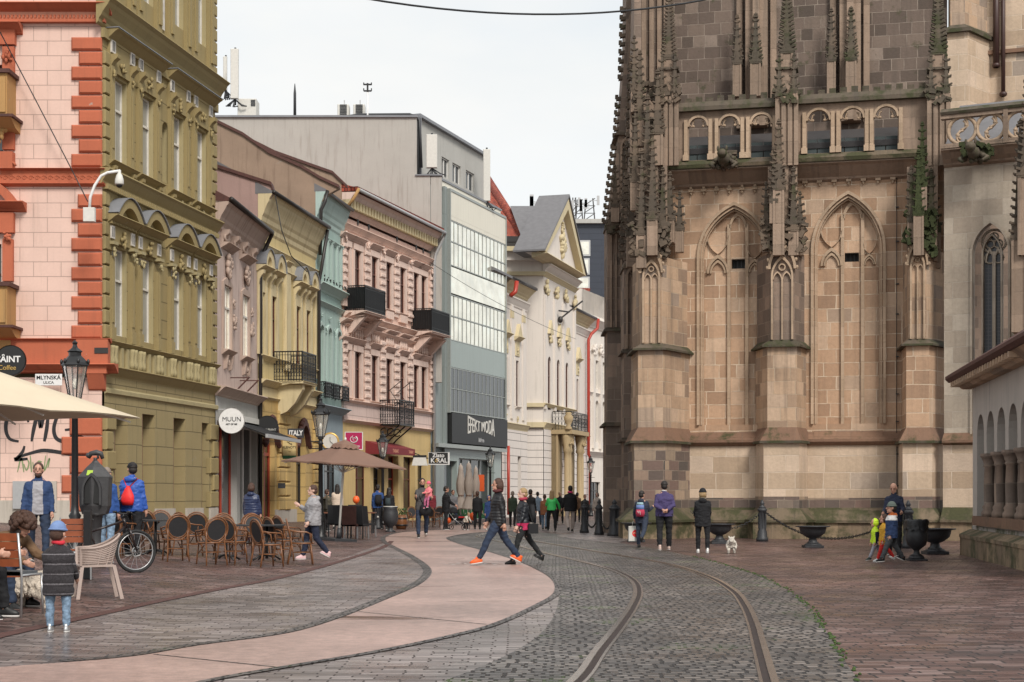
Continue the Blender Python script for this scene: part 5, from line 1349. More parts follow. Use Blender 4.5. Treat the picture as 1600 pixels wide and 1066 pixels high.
def frieze(x0,x1,z1_,n,name='frieze',M=None,h=.42):
 mb=MB('st_frame');w=(x1-x0)/n
 mb.box(x0,x1,-.1,0,z1_-.06,z1_+.08)
 for i in range(n):
  a=x0+i*w;b=a+w
  o=archpts(a,b,z1_-h,'round',h*.9,8);cc=(a+b)/2;ii=[(cc+(v[0]-cc)*.74,z1_-h+(v[1]-z1_+h)*.74)for v in o];mb.band(o,ii,-.1,0)
  mb.box(a-.045,a+.045,-.12,0,z1_-h-.12,z1_-h+.08);mb.box(a-.085,a+.085,-.12,0,z1_-h-.2,z1_-h-.1);mb.ell((a,-.06,z1_-h-.26),.05,.05,.06,6,4)
  for s_ in(-1,1):mb.tube([(cc+s_*w*.32,-.06,z1_-h*.55),(cc+s_*w*.16,-.06,z1_-h*.62),(cc+s_*w*.12,-.06,z1_-h*.9)],.028,4)
 return part(mb,name,M)
frieze(u(1080),u(1200),zk(270),6);frieze(u(1258),u(1418),zk(264),7)
def gallery(x0,x1,ops,zs_,ze_,ztop,M=None,extra=None):
 mb=MB('st_carve');cornice(mb,x0,x1,zs_,.55,.75,steps=3);mb.use('st_moss');mb.prof([(.0,zs_),(.8,zs_),(.84,zs_+.12),(.6,zs_+.3),(0,zs_+.3)],x0,x1);part(mb,'gallery_cornice',M)
 mb=MB('st_carve');yo=-.55;zz0=zs_+.3
 hs=[]
 for a,b in ops:hs.append(archhole(a,b,zz0+.02,ze_-(b-a)*.5,'round',None,8))
 mb.loops([rect(x0,x1,zz0-.02,ztop)]+hs,lambda p,q:(p,yo,q));mb.loops([rect(x0,x1,zz0-.02,ztop)]+hs,lambda p,q:(p,yo+.22,q))
 for h in hs:n=len(h);mb.add([(p,yo,q)for p,q in h]+[(p,yo+.22,q)for p,q in h],[(i,(i+1)%n,n+(i+1)%n,n+i)for i in range(n)])
 mb.use('st_frame')
 for a,b in ops:
  r=(b-a)/2;c=(a+b)/2;zc_=ze_-r
  o=archpts(a-.05,b+.05,zc_,'round',None,10);i_=archpts(a+.03,b-.03,zc_,'round',None,10);mb.band(o,i_,yo-.08,yo+.1)
  for s_ in(-1,1):
   mb.tube([(c+s_*r*.98,yo+.05,zc_+.1),(c+s_*r*.62,yo+.05,zc_+.0),(c+s_*r*.5,yo+.05,zc_+.2),(c+s_*r*.35,yo+.05,zc_+r*.55)],.035,5)
   mb.ell((c+s_*r*.5,yo+.04,zc_+.02),.05,.05,.05,6,4)
  for x_ in(a-.09,b+.09):mb.box(x_-.06,x_+.06,yo-.1,yo,zz0,ze_-.1);mb.box(x_-.1,x_+.1,yo-.14,yo,zz0,zz0+.2)
 part(mb,'parapet',M)
 mb=MB('st_spire_moss');mb.box(x0,x1,yo-.22,yo+.34,ztop,ztop+.14);mb.prof([(-yo+.22,ztop+.14),(-yo+.1,ztop+.32),(-yo-.2,ztop+.32),(-yo-.3,ztop+.14)],x0,x1)
 n=int((x1-x0)/.34);s_=(x1-x0)/n
 for i in range(n):mb.box(x0+i*s_,x0+i*s_+s_*.6,yo-.02,yo+.12,ztop+.3,ztop+.5+random.uniform(-.03,.05))
 part(mb,'battlement',M,label='mossy battlement crest on the gallery')
zsg=zk(266,1150,.75);
o1=[(u(a,.55),u(b,.55))for a,b in((1076,1106),(1124,1156),(1173,1206))]
o2=[(u(a,.55),u(b,.55))for a,b in((1261,1297),(1314,1350),(1366,1403))]
gallery(u(1040),u(1224),o1,zk(262,1150,.6),zk(180,1150,.55),zk(172,1150,.55))
gallery(u(1228),u(1452),o2,zk(260,1150,.6),zk(178,1150,.55),zk(170,1150,.55))
mb=MB('bronze_and_arcade_shade');mb.prof([(.2,zk(240)),(.25,zk(232)),(-3.4,zk(175)),(-3.4,zk(240))],u(1000),u(1500));part(mb,'aisle_roof')
mb=MB('teal_dark');
for i in range(30):xx=u(1050)+i*.45;mb.box(xx,xx+.42,-.16,-.12,zk(250),zk(226))
part(mb,'roof_apron',label='dark green-grey sheet panels behind the parapet openings')
K2=Fac(1000,.0245,-10000,-1);u2=K2.u;z2=lambda py:K2.z(1200,py)
mb=MB('st_upper');mb.box(u2(1040),u2(1480),0,1.0,z2(260),z2(-60));part(mb,'upper_wall',K2.M)
def strip_butt(pxa,pxb,sh):
 mb=MB('st_carve');a,b=u2(pxa),u2(pxb);c=(a+b)/2
 mb.box(a,b,-.5,0,z2(200),z2(-60));mb.box(c-.12,c+.12,-.72,-.5,z2(200),z2(-60))
 for dx in(a-.35,b+.1):mb.box(dx,dx+.22,-.2,0,z2(200),z2(-60))
 part(mb,'upper_buttress',K2.M)
for pa,pb in((1166,1200),(1312,1345)):
 strip_butt(pa,pb,0)
def pin_part(px,out,yb,yt,wpx,fac=K,tip='st_spire',shaft=.35,lab=None,body_m='st_carve',rows=None):
 mb=MB();cx=fac.u(px,out);zb_=fac.z(px,yb,out);zt_=fac.z(px,yt,out);w=wpx*fac.Y(px,out)/F
 mb.use(body_m);pinn(mb,cx,-out,zb_,zt_,w,shaft,rows,tip,body_m);return part(mb,'pinnacle',fac.M,lab)
for px,yt in((1152,24),(1181,22),(1299,14),(1330,12)):pin_part(px,.7,152,yt,13 if px in(1152,1299)else 16,K2,'st_spire_moss' if px in(1181,1330)else 'st_spire',.42,'pinnacle on the dark upper wall')
mb=MB('st_upper');mb.box(u2(1000),u2(1045),-1.0,1,z2(300),z2(-60));mb.use('st_carve')
for p in(1003,1012,1024,1036,1046):mb.box(u2(p)-.08,u2(p)+.08,-1.15,-.9,z2(300),z2(-60))
part(mb,'stair_turret',K2.M)
def course(x0,x1):
 mb=MB('st_pale');mb.box(x0,x1,-.22,.3,zk(797),zk(692));part(mb,'plinth_wall')
 mb=MB('st_sill');mb.prof([(0,zk(676)),(.1,zk(680)),(.42,zk(688)),(.42,zk(692)),(.3,zk(697)),(.0,zk(699))],x0,x1);part(mb,'plinth_ledge')
 mb=MB('st_band');mb.box(x0,x1,-.235,.2,zk(797),zk(778));part(mb,'dark_course')
 mb=MB('st_moss');mb.prof([(.23,zk(793)),(.36,zk(797)),(.75,zk(812)),(.75,zk(816)),(.2,zk(816))],x0,x1);part(mb,'base_slope',label='mossy green sloping base course')
 mb=MB('st_base');mb.box(x0,x1,-.66,.2,0,zk(816));part(mb,'base_wall')
course(u(1040),u(1500))
def buttress(name,l,fl,fr,r,w,top,cap,mats,gable_px=None,low=True,lab=None,w2=None):
 """plan: l (left foot on wall), fl..fr front face at distance w, r (right foot)"""
 root_=None
 zf_=lambda py:K.z(fl,py,w)
 def plan(e,we,sh=1):return[(u(l)-e,.2),(u(fl,w)-e,-we),(u(fr,w)+e*.7,-we),(u(r)+e,.2)]
 mb=MB(mats[0]);mb.extz(plan(.0,w),zf_(690),zf_(cap));
 root_=part(mb,'buttress',label=lab)
 mb=MB(mats[1]);mb.extz(plan(.12,w+.12),zf_(797),zf_(693));part(mb,'foot',par=root_)
 mb=MB('st_band');mb.extz(plan(.125,w+.125),zf_(797),zf_(776));part(mb,'dark_course',par=root_)
 mb=MB('st_spire_moss');mb.extz(plan(.24,w+.26),zf_(693),zf_(689));mb.use('st_sill');mb.extz(plan(.22,w+.24),zf_(689),zf_(668),plan(0,w));part(mb,'ledge',par=root_,label='mossy ledge round the buttress')
 mb=MB('st_moss');mb.extz(plan(.55,w+.5),zf_(816),zf_(812));mb.extz(plan(.5,w+.48),zf_(812),zf_(794),plan(.14,w+.14));mb.use('st_base');mb.extz(plan(.45,w+.42),0,zf_(816));part(mb,'base',par=root_)
 w_=w2 or w*.86
 p2=[(u(l)+.05,.2),(u(fl,w)+.08,-w_),(u(fr,w)-.08,-w_),(u(r)-.05,.2)]
 mb=MB('st_spire_moss');mb.extz(plan(.16,w+.16),zf_(cap),zf_(cap-3));mb.extz(plan(.14,w+.14),zf_(cap-3),zf_(cap-12),p2);part(mb,'cap',par=root_)
 mb=MB(mats[2]);mb.extz(p2,zf_(cap-3),zf_(top));part(mb,'upper_shaft',par=root_)
 mb=MB('st_frame');lancet_panel(mb,u(fl,w)+.12,u(fr,w)-.12,-w_,zf_(cap-12),zf_(top+5));
 a,b=u(fl,w)+.02,u(fr,w)-.02;mb.ext([(a,zf_(top+20)),(b,zf_(top+20)),((a+b)/2,zf_(top-18))],-w_-.12,-w_+.5)if False else None
 o=archpts(a,b,zf_(top+26),'pt',zf_(top-16)-zf_(top+26),8);cc=(a+b)/2;i_=[(cc+(v[0]-cc)*.82,zf_(top+26)+(v[1]-zf_(top+26))*.84)for v in o];mb.band(o,i_,-w_-.14,-w_)
 for k in range(5):
  for s_ in(-1,1):t=(k+.5)/5;q=o[int(t*8)];mb.ell((cc+s_*abs(q[0]-cc)*1.06,-w_-.1,q[1]+.05),.06,.06,.07,5,3)
 part(mb,'niche',par=root_)
 return root_
buttress('bl',985,997,1036,1080,1.9,400,548,('st_butt','st_band','st_butt'),lab='large stepped buttress at the left corner of the choir')
buttress('bc',1180,1199,1245,1262,1.1,395,543,('st_butt','st_pale','st_dark'),lab='central buttress between the two blind windows',w2=1.0)
buttress('br',1408,1416,1452,1496,1.7,388,541,('st_tan','st_pale','st_butt'),lab='right buttress with bright moss streaks')
def crust(mb,px0,px1,y0,y1,out,n,r,fac=K,m='st_spire',seed=1):
 rnd=random.Random(seed);mb.use(m)
 for i in range(n):
  px=rnd.uniform(px0,px1);py=rnd.uniform(y0,y1);o=out+rnd.uniform(-.15,.15);s=r*rnd.uniform(.5,1.3)
  c=(fac.u(px,o),-o,fac.z(px,py,o));a=rnd.uniform(0,PI);
  mb.obox(c,(s*math.cos(a),0,s*math.sin(a)),(0,s*.8,0),(-s*.5*math.sin(a),0,s*.5*math.cos(a)))
mb=MB();crust(mb,985,1045,350,402,1.7,110,.11);crust(mb,1190,1258,345,392,1.0,110,.11,seed=2);crust(mb,1412,1460,330,385,1.5,60,.10,m='moss',seed=3);crust(mb,1445,1462,330,400,1.5,50,.1,m='moss',seed=5)
crust(mb,1126,1148,238,262,.9,40,.12,seed=8);part(mb,'carved_crockets',label='eroded leafy crockets crowning the buttresses')
for px0,px1,out,m in((998,1040,1.2,'st_dark'),(1203,1243,.75,'st_dark'),(1420,1462,1.1,'st_carve')):
 mb=MB(m);mb.box(u(px0,out),u(px1,out),-out,.1,K.z(px0,410,out),K.z(px0,262,out));mb.use('st_carve')
 for t in(0,.33,.66,1):xx=u(px0,out)+(u(px1,out)-u(px0,out))*t;mb.box(xx-.06,xx+.06,-out-.12,-out+.02,K.z(px0,410,out),K.z(px0,262,out))
 part(mb,'shaft')
PN=[(1217,1.2,400,188,17,'st_spire',.5),(1240,1.0,400,262,15,'st_spire',.3),(1197,.9,395,285,12,'st_spire',.3),(1209,1.25,350,230,12,'st_spire',.3),(1003,1.7,420,235,15,'st_spire',.3),(1020,1.8,400,205,16,'st_spire',.3),(1036,1.3,400,262,14,'st_spire',.3),(1047,.9,380,270,14,'st_spire',.35),(1012,1.4,300,150,16,'st_spire',.3),(1028,1.2,260,110,17,'st_spire',.35),(993,1.2,330,170,14,'st_spire',.3),(1000,1.0,230,80,14,'st_spire',.3),(1435,1.7,400,235,15,'moss',.4),(1455,1.3,400,265,15,'st_spire_moss',.35),(1424,1.5,380,260,12,'st_spire_moss',.3),(1441,1.6,330,192,13,'moss',.3),(1462,.8,420,300,14,'st_spire_moss',.5),(1250,.5,400,300,12,'st_spire',.5),(1062,.5,395,300,12,'st_spire',.4)]
for i,(px,out,yb,yt,w_,tip,sh)in enumerate(PN):pin_part(px,out,yb,yt,w_,K,tip,sh,'crocketed pinnacle, moss-covered' if 'moss' in tip else None)
for px,yt,wb,tip in((1046,-15,30,'st_spire'),(1230,-40,34,'st_spire_moss'),(1466,-35,34,'st_spire_moss')):
 out=.6;mb=MB('st_carve');cx=u(px,out);yw=K.Y(px,out)/F;w=wb*yw*.8
 z0_,z1_=K.z(px,262,out),K.z(px,150,out)
 mb.box(cx-w/2,cx+w/2,-out-w/2,-out+w/2,z0_,z1_)
 for dx in(-.5,-.17,.17,.5):mb.box(cx+dx*w*1.05-.07,cx+dx*w*1.05+.07,-out-w*.64,-out-w*.4,z0_,z1_-.1)
 mb.use(tip)
 crust(mb,px-wb*.55,px+wb*.55,140,160,out+.25,40,.11,m=tip,seed=px)
 for dx in(-.42,.42):pinn(mb,cx+dx*w,-out-.25,K.z(px,165,out),K.z(px,88,out),w*.36,.25,None,tip,'st_carve')
 pinn(mb,cx,-out,K.z(px,150,out),K.z(px,yt,out),w*.72,.36,16,tip,'st_carve')
 mb.use(tip);mb.box(cx-w*.62,cx+w*.62,-out-w*.5,-out+w*.5,K.z(px,112,out),K.z(px,108,out))
 part(mb,'great_pinnacle',label={1046:'tall two-tier pinnacle at the left end of the gallery',1230:'tall two-tier pinnacle over the central buttress',1466:'tall mossy pinnacle at the right end of the gallery'}[px])
def gargoyle(px,py,fac,out,lab):
 mb=MB('st_spire_moss');c=Vector((fac.u(px,out),-out,fac.z(px,py,out)))
 mb.tube([c+Vector((0,.8,.1)),c+Vector((0,.3,.12)),c,c+Vector((0,-.35,-.02)),c+Vector((0,-.6,.05))],[.22,.26,.24,.17,.12],8)
 mb.ell(c+Vector((0,-.7,.08)),.17,.2,.15,8,6);
 for s_ in(-1,1):mb.tube([c+Vector((s_*.15,0,0)),c+Vector((s_*.42,-.15,-.18)),c+Vector((s_*.3,-.35,-.3))],[.11,.08,.05],6);mb.ell(c+Vector((s_*.14,-.68,.24)),.05,.04,.1,5,4)
 for i in range(14):mb.ell(c+Vector((random.uniform(-.4,.4),random.uniform(-.2,.4),random.uniform(-.25,.2))),.1,.1,.09,5,4)
 part(mb,'gargoyle',fac.M,lab)
gargoyle(1131,250,K,1.2,'eroded crouching gargoyle under the gallery')
def flank(pts,k,th,m,name,ledges,panels,lab,crock=None,spm='st_spire'):
 Y=k*F;X=lambda px:(px-800)*k;Z=lambda py:HC+(776-py)*k
 M=Matrix.Translation((0,Y,0));mb=MB(m);mb.ext([(X(a),Z(b))for a,b in pts],0,th)
 r_=part(mb,name,M,lab)
 mb=MB(spm)
 for a,b,py,e in ledges:mb.box(X(a)-e,X(b)+e,-e,th,Z(py),Z(py-3));mb.box(X(a)-e*.5,X(b)+e*.5,-e*.5,th,Z(py-3),Z(py-6))
 part(mb,'ledge',M,par=r_)
 mb=MB('st_carve')
 for a,b,y0,y1 in panels:lancet_panel(mb,X(a),X(b),0,Z(y1),Z(y0),m='st_carve',t=.07)
 if panels:part(mb,'niche',M,par=r_)
 if crock:
  mb=MB(spm)
  for(xa,ya,xb,yb_,n)in crock:
   for i in range(n):
    t=i/n;px=xa+(xb-xa)*t;py=ya+(yb_-ya)*t
    mb.obox((X(px)-.08,.25,Z(py)),(.11,0,.02),(0,.12,0),(0,0,.06));mb.obox((X(px)-.17,.25,Z(py)+.07),(.06,0,0),(0,.08,0),(0,0,.07))
  part(mb,'crocket_edge',M,par=r_)
 return r_
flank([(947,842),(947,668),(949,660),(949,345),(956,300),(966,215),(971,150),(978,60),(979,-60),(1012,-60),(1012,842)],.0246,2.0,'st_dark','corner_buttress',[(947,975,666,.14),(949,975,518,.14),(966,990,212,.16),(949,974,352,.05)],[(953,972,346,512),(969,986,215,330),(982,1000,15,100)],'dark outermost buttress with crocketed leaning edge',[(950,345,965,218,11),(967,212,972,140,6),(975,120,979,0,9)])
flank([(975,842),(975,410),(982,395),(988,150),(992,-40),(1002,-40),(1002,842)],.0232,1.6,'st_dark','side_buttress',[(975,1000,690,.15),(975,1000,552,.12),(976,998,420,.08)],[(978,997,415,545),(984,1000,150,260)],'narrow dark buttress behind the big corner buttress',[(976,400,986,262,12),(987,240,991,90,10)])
for px,k,yb,yt,w_ in((960,.0244,350,262,12),(985,.0230,420,250,14),(984,.0240,215,130,12),(992,.0236,120,78,12),(975,.0240,350,235,10),(990,.0232,180,60,11)):
 Y=k*F;mb=MB();x=(px-800)*k;pinn(mb,x,0,HC+(776-yb)*k,HC+(776-yt)*k,w_*k,.3,None,'st_spire','st_carve');part(mb,'pinnacle',Matrix.Translation((0,Y-.3,0)))
mb=MB();
for px0,px1,y0,y1,k in((950,968,335,365,.0244),(978,1002,355,405,.0230),(985,1010,250,300,.0226),(990,1030,130,160,.0224),(1000,1040,190,215,.0222)):
 rnd=random.Random(px0);mb.use('st_spire')
 for i in range(40):px=rnd.uniform(px0,px1);py=rnd.uniform(y0,y1);s_=rnd.uniform(.05,.13);mb.obox(((px-800)*k,k*F-.1+rnd.uniform(-.1,.1),HC+(776-py)*k),(s_,0,s_*.3),(0,s_,0),(-s_*.2,0,s_*.6))
part(mb,'carved_crockets',Matrix(),label='weathered crockets on the dark left flank')
mb=MB('st_dark');mb.box(7.2,22,61.5,72,0,19.5);part(mb,'rear_choir',Matrix())
mb=MB('iron');xx=u(1401);mb.tube([(xx,-.06,zk(700)),(xx,-.06,zk(270))],.012,5);mb.tube([(xx,-.3,zk(700)),(xx,-.3,zk(745)),(xx,-.3,zk(795))],.02,5)
for py in(285,335,387,452,498,563,620,662,712,760):oo=.0 if py<690 else .24;mb.box(xx-.03,xx+.07,-.1-oo,-oo,zk(py),zk(py)+.03)
part(mb,'lightning_conductor')
R3=Fac(1490,.0206,-4200,-1);u3=R3.u;z3=lambda py,px=1520,o=0:R3.z(px,py,o)
mb=MB('st_grey');ha,hb=u3(1516),u3(1579)
hz=archhole(ha+.05,hb-.05,z3(690),z3(395,1547),'pt',z3(345,1547)-z3(395,1547),12)
mb.panel(rect(-.3,7,z3(690),z3(228)),[hz],0,.6,'st_grey');part(mb,'side_wall',R3.M,label='greyer stone wall with the glazed lancet window')
mb=MB('st_grey');zs_=z3(395,1547);rise=z3(345,1547)-zs_
for d0,d1,ya,yb in((0,.07,-.08,0),(.3,.35,.3,.6)):
 o=[(ha+d0,z3(690))]+archpts(ha+d0,hb-d0,zs_,'pt',rise-d0*1.2,12)+[(hb-d0,z3(690))];i_=[(ha+d1,z3(690))]+archpts(ha+d1,hb-d1,zs_,'pt',rise-d1*1.2,12)+[(hb-d1,z3(690))];mb.band(o,i_,ya,yb)
c_=(ha+hb)/2+.05;mb.box(c_-.05,c_+.05,.42,.6,z3(690),zs_+.1);wq=(hb-ha)/2-.36
for s_ in(-1,1):
 cc=c_+s_*wq/2;oo=archpts(cc-wq/2,cc+wq/2,zs_-.25,'pt',.5,7);ii=[(cc+(v[0]-cc)*.75,zs_-.25+(v[1]-zs_+.25)*.75)for v in oo];mb.band(oo,ii,.42,.6)
 mb.tube([(cc+.17*math.cos(t),.5,zs_-.1+.17*math.sin(t))for t in[k*PI/5 for k in range(10)]],.03,5,closed=True)
zc_=zs_+rise*.42
for rr_,cx_,cz_ in((.38,0,0),(.13,0,.15),(.13,-.13,-.08),(.13,.13,-.08)):mb.tube([(c_+cx_+rr_*math.cos(t),.5,zc_+cz_+rr_*math.sin(t))for t in[k*PI/7 for k in range(14)]],.045 if rr_>.2 else .03,5,closed=True)
lw=part(mb,'lancet_window',R3.M)
mb=MB('leaded');mb.loops([archhole(ha+.3,hb-.3,z3(690),zs_,'pt',rise-.3,10)],lambda a,b:(a,.55,b));part(mb,'pane',R3.M,par=lw)
mb=MB('st_pale');mb.box(-.3,7,-.2,.3,0,z3(690));part(mb,'side_plinth',R3.M)
mb=MB('st_sill');mb.prof([(0,z3(676)),(.4,z3(688)),(.4,z3(692)),(0,z3(699))],-.3,7);part(mb,'side_ledge',R3.M)
mb=MB('st_moss');mb.prof([(.2,z3(793)),(.75,z3(812)),(.75,z3(816)),(.2,z3(816))],-.3,7);mb.use('st_base');mb.box(-.3,7,-.66,.2,0,z3(816));part(mb,'side_base',R3.M)
mb=MB('st_carve');cornice(mb,-.3,7,z3(232,1490,.5),.5,.6);za,zb_=z3(232,1490,.5),z3(180,1490,.5)
mb.box(-.3,7,-.62,-.38,za,za+.14);mb.box(-.3,7,-.62,-.38,zb_-.12,zb_)
hh=zb_-za-.2;r=hh/2
for i in range(8):
 cx=.35+i*(r*2.05);zc_=za+.12+hh/2
 mb.use('st_frame');mb.tube([(cx+r*math.cos(t),-.5,zc_+r*math.sin(t))for t in[k*PI/9 for k in range(18)]],.065,6,closed=True)
 for s_ in(-1,1):
  pts=[(cx+s_*r*.95*math.cos(t)*.5-s_*r*.1,-.5,zc_+s_*(r*.5+r*.48*math.sin(t)*1.0))for t in[-PI/2+k*PI/8 for k in range(9)]]
  mb.tube(pts,.045,5);mb.ell((cx+s_*r*.3,-.5,zc_+s_*r*.35),.07,.06,.07,6,4);mb.tube([(cx+s_*r*.1,-.5,zc_+s_*r*.7),(cx+s_*r*.42,-.5,zc_+s_*r*.3),(cx+s_*r*.1,-.5,zc_)],.04,5)
 if i%2==1:mb.use('st_carve');mb.box(cx+r*1.0-.04,cx+r*1.0+.1,-.64,-.36,za,zb_)
part(mb,'tracery_parapet',R3.M,label='pale flowing tracery parapet of the side chapel')
mb=MB('st_spire_moss');mb.prof([(.66,zb_),(.7,zb_+.08),(.5,zb_+.22),(.3,zb_+.08),(.34,zb_)],-.3,7);part(mb,'parapet_coping',R3.M)
gargoyle(1522,240,R3,.9,'mossy gargoyle under the tracery parapet')
mb=MB();crust(mb,1505,1550,225,245,.9,40,.1,fac=R3,m='moss',seed=12);part(mb,'moss_clump',R3.M)
mb=MB('slate');mb.prof([(.2,za),(-3,za+2.2),(-3,za)],-.3,7);part(mb,'chapel_roof',R3.M)
K4=Fac(1476,.0235,-6000,-1);u4=K4.u;z4=lambda py:K4.z(1500,py)
mb=MB('st_pale');mb.extz([(u4(1476),.5),(u4(1480,.9),-.9),(u4(1512,.9),-.9),(u4(1546),.6)],z4(260),z4(58));mb.use('st_butt');mb.extz([(u4(1476)+.1,.5),(u4(1480,.9)+.1,-.75),(u4(1512,.9)-.1,-.75),(u4(1546)-.1,.6)],z4(50),z4(-60));mb.use('st_spire_moss');mb.extz([(u4(1476)-.12,.5),(u4(1480,.9)-.12,-1.05),(u4(1512,.9)+.1,-1.05),(u4(1546)+.12,.6)],z4(62),z4(56));mb.extz([(u4(1476)-.1,.5),(u4(1480,.9)-.1,-1.0),(u4(1512,.9)+.08,-1.0),(u4(1546)+.1,.6)],z4(56),z4(48),[(u4(1476)+.1,.5),(u4(1480,.9)+.1,-.75),(u4(1512,.9)-.1,-.75),(u4(1546)-.1,.6)])
part(mb,'upper_pier',K4.M)
mb=MB('st_pale');mb.box(u4(1500),u4(1700),.6,1.6,z4(260),z4(-60));mb.use('st_sill');mb.box(u4(1540),u4(1700),.45,.7,z4(84),z4(78));part(mb,'upper_side_wall',K4.M)
for px,py in((1556.5,106),(1567.5,152)):
 mb=MB('brown_pipe');xx=K4.u(px,-.4);mb.tube([(xx,.42,z4(-60)),(xx,.42,z4(py))],.11 if px<1560 else .075,8);mb.lathe([(.09,0),(.14,.04),(.14,.12),(.1,.16)],(xx,.42,z4(py)),10);part(mb,'rain_pipe',K4.M)
for px,o,yb,yt,w_ in((1594,1.4,520,190,22),(1606,1.5,400,120,26)):pin_part(px,o,yb,yt,w_,R3,'st_spire',.45)
mb=MB('st_frame');lancet_panel(mb,R3.u(1586,1.3),R3.u(1612,1.3),-1.2,R3.z(1595,560,1.3),R3.z(1595,345,1.3));mb.use('st_butt');mb.box(R3.u(1584,1.3),R3.u(1640,1.3),-1.2,.2,0,R3.z(1595,340,1.3));part(mb,'edge_buttress',R3.M)
H_=Fac(1520,.0155,1155,-1)
u=H_.u;z=H_.z
root=thing('arcaded_lapidary','low grey plastered building with a row of round arches on stubby columns','building',H_.M)
e=u(1640)+3
ze=z(1520,588)
def ah(a,b,py_top,px):return archhole(u(a),u(b),z(1520,805),z(px,py_top)-.35,'round',.5,10)
cs=[]
x=u(1524.5);wA=(u(1541)-u(1524.5));pitch=u(1541.5)-u(1526)
mb=MB('grey_plaster');zsill=z(1524,806);ztop=z(1530,648);zcap=z(1545,708)
c0=u(1532);c1=u(1547.5);pt=c1-c0;wA=pt*.72
holes=[];cs=[]
for i in range(8):
 c=c0+i*pt
 if c+wA/2>e-.3:break
 cs.append(c);holes.append(archhole(c-wA/2,c+wA/2,zsill,zcap+(ztop-zcap)-wA*.5,'round',wA*.62,10))
zar=ztop
outer=rect(0,e,0,ze)
top=[(0,zcap),(0,ze),(e,ze),(e,zcap)]
poly=[(0,0),(0,ze),(e,ze),(e,0),(e,0)]
hole=[(cs[0]-wA/2,zsill)]
for c in cs:
 hole+=[(c-wA/2,zcap)]+archpts(c-wA/2,c+wA/2,zcap+.45,'round',zar-zcap-.45,10)+[(c+wA/2,zcap)]
hole+=[(cs[-1]+wA/2,zsill)]
mb.panel(rect(0,e,zsill-.25,ze),[hole],0,.5,'grey_plaster')
mb.use('grey_plaster_low');mb.box(0,e,-.02,.5,.3,zsill-.25)
mb.use('bronze_and_arcade_shade');mb.box(.0,e,1.5,1.9,0,ze-.1);mb.use('grey_plaster')  # plaster inner wall coloured dark, painting in the shade behind the columns
mb.box(-.01,.3,.51,3.0,0,ze-.1)
build(mb,'wall',root,H_.M)
mb=MB('st_base');mb.box(-.15,e,-.28,.3,0,.42);mb.prof([(.3,.42),(.3,.5),(.05,.62),(0,.62)],-.15,e)
build(mb,'stone_plinth',root,H_.M)
mb=MB('st_sill');mb.box(cs[0]-wA/2-.12,e,-.1,.5,zsill-.22,zsill);build(mb,'sill',root,H_.M)
for i,c in enumerate(cs[:-1]):
 xx=c+pt/2;mb=MB('st_dark');h=zcap-zsill;R=.17
 mb.lathe([(.19,0),(.19,.1),(.15,.16),(.17,.22),(.125,.28),(.135,h*.5),(.115,h-.32),(.15,h-.29),(.125,h-.25),(.18,h-.1),(.21,h-.08),(.21,h)],(xx,.1,zsill),14)
 build(mb,'column',root,H_.M)
mb=MB('dark_rust');mb.prof([(.5,ze-.12),(.58,ze-.04),(.58,ze+.03),(-3.6,ze+2.6),(-3.6,ze+2.4),(0,ze-.1)],-.55,e);build(mb,'roof',root,H_.M)
mb=MB('st_butt');mb.prof([(0,ze-.3),(.2,ze-.3),(.45,ze-.12),(0,ze-.12)],-.3,e)
for i in range(24):xx=-.2+i*.35;mb.box(xx,xx+.12,-.5,0,ze-.25,ze-.13)
build(mb,'eave_moulding',root,H_.M)
def grp(os_,g_):
 for o in os_:o['group']=g_
def make_lamp(label,M):
 r=thing('street_lamp',label,'street lamp',M,'cast iron street lamps along the street')
 mb=MB('iron');mb.lathe([(.2,0),(.2,.12),(.15,.18),(.14,.55),(.17,.6),(.1,.7),(.13,.78),(.085,.85),(.075,1.0),(.062,2.9),(.09,2.93),(.06,2.98),(.055,3.05),(.11,3.1),(.05,3.14)],seg=12)
 for k in range(8):a=k*PI/4;mb.box(.14*math.cos(a)-.018,.14*math.cos(a)+.018,.14*math.sin(a)-.018,.14*math.sin(a)+.018,.2,.54)
 mb.tube([(-.28,0,2.78),(.28,0,2.78)],.018,6)
 build(mb,'post',r,M)
 mb=MB('iron');r0,r1,z0,z1=.12,.25,3.14,3.82
 for k in range(6):
  a=k*PI/3;b=a+PI/3
  p=lambda rr,t,z:Vector((rr*math.cos(t),rr*math.sin(t),z))
  mb.bar(p(r0,a,z0),p(r1,a,z1),.022);mb.bar(p(r1,a,z1),p(r1,b,z1),.03);mb.bar(p(r0,a,z0),p(r0,b,z0),.025)
  mb.ell(p(r1+.02,a,z1+.07),.035,.035,.06,6,4)
 mb.lathe([(.29,z1),(.27,z1+.05),(.17,z1+.16),(.13,z1+.2),(.13,z1+.26),(.16,z1+.28),(.06,z1+.36),(.04,z1+.42),(.06,z1+.46),(.0,z1+.52)],seg=6,smooth=False)
 ln=build(mb,'lantern',r,M)
 mb=MB('lantern_glass');vs=[(r0*math.cos(k*PI/3),r0*math.sin(k*PI/3),z0)for k in range(6)]+[(r1*math.cos(k*PI/3),r1*math.sin(k*PI/3),z1)for k in range(6)];mb.add(vs,[(k,(k+1)%6,6+(k+1)%6,6+k)for k in range(6)]);build(mb,'glass',ln,M)
 mb=MB('bulb');mb.ell((0,0,3.45),.05,.05,.12,8,6);build(mb,'bulb',ln,M)
 return r
def lampM(px,ytop,H=4.34):
 k=.02
 for i in range(20):X=(px-800)*k;k=(H+g(X)-HC)/(HY-ytop)
 return at(((px-800)*k,k*F,g((px-800)*k)))
L0=make_lamp('tallest street lamp, in front of the pink corner house',lampM(117,531))
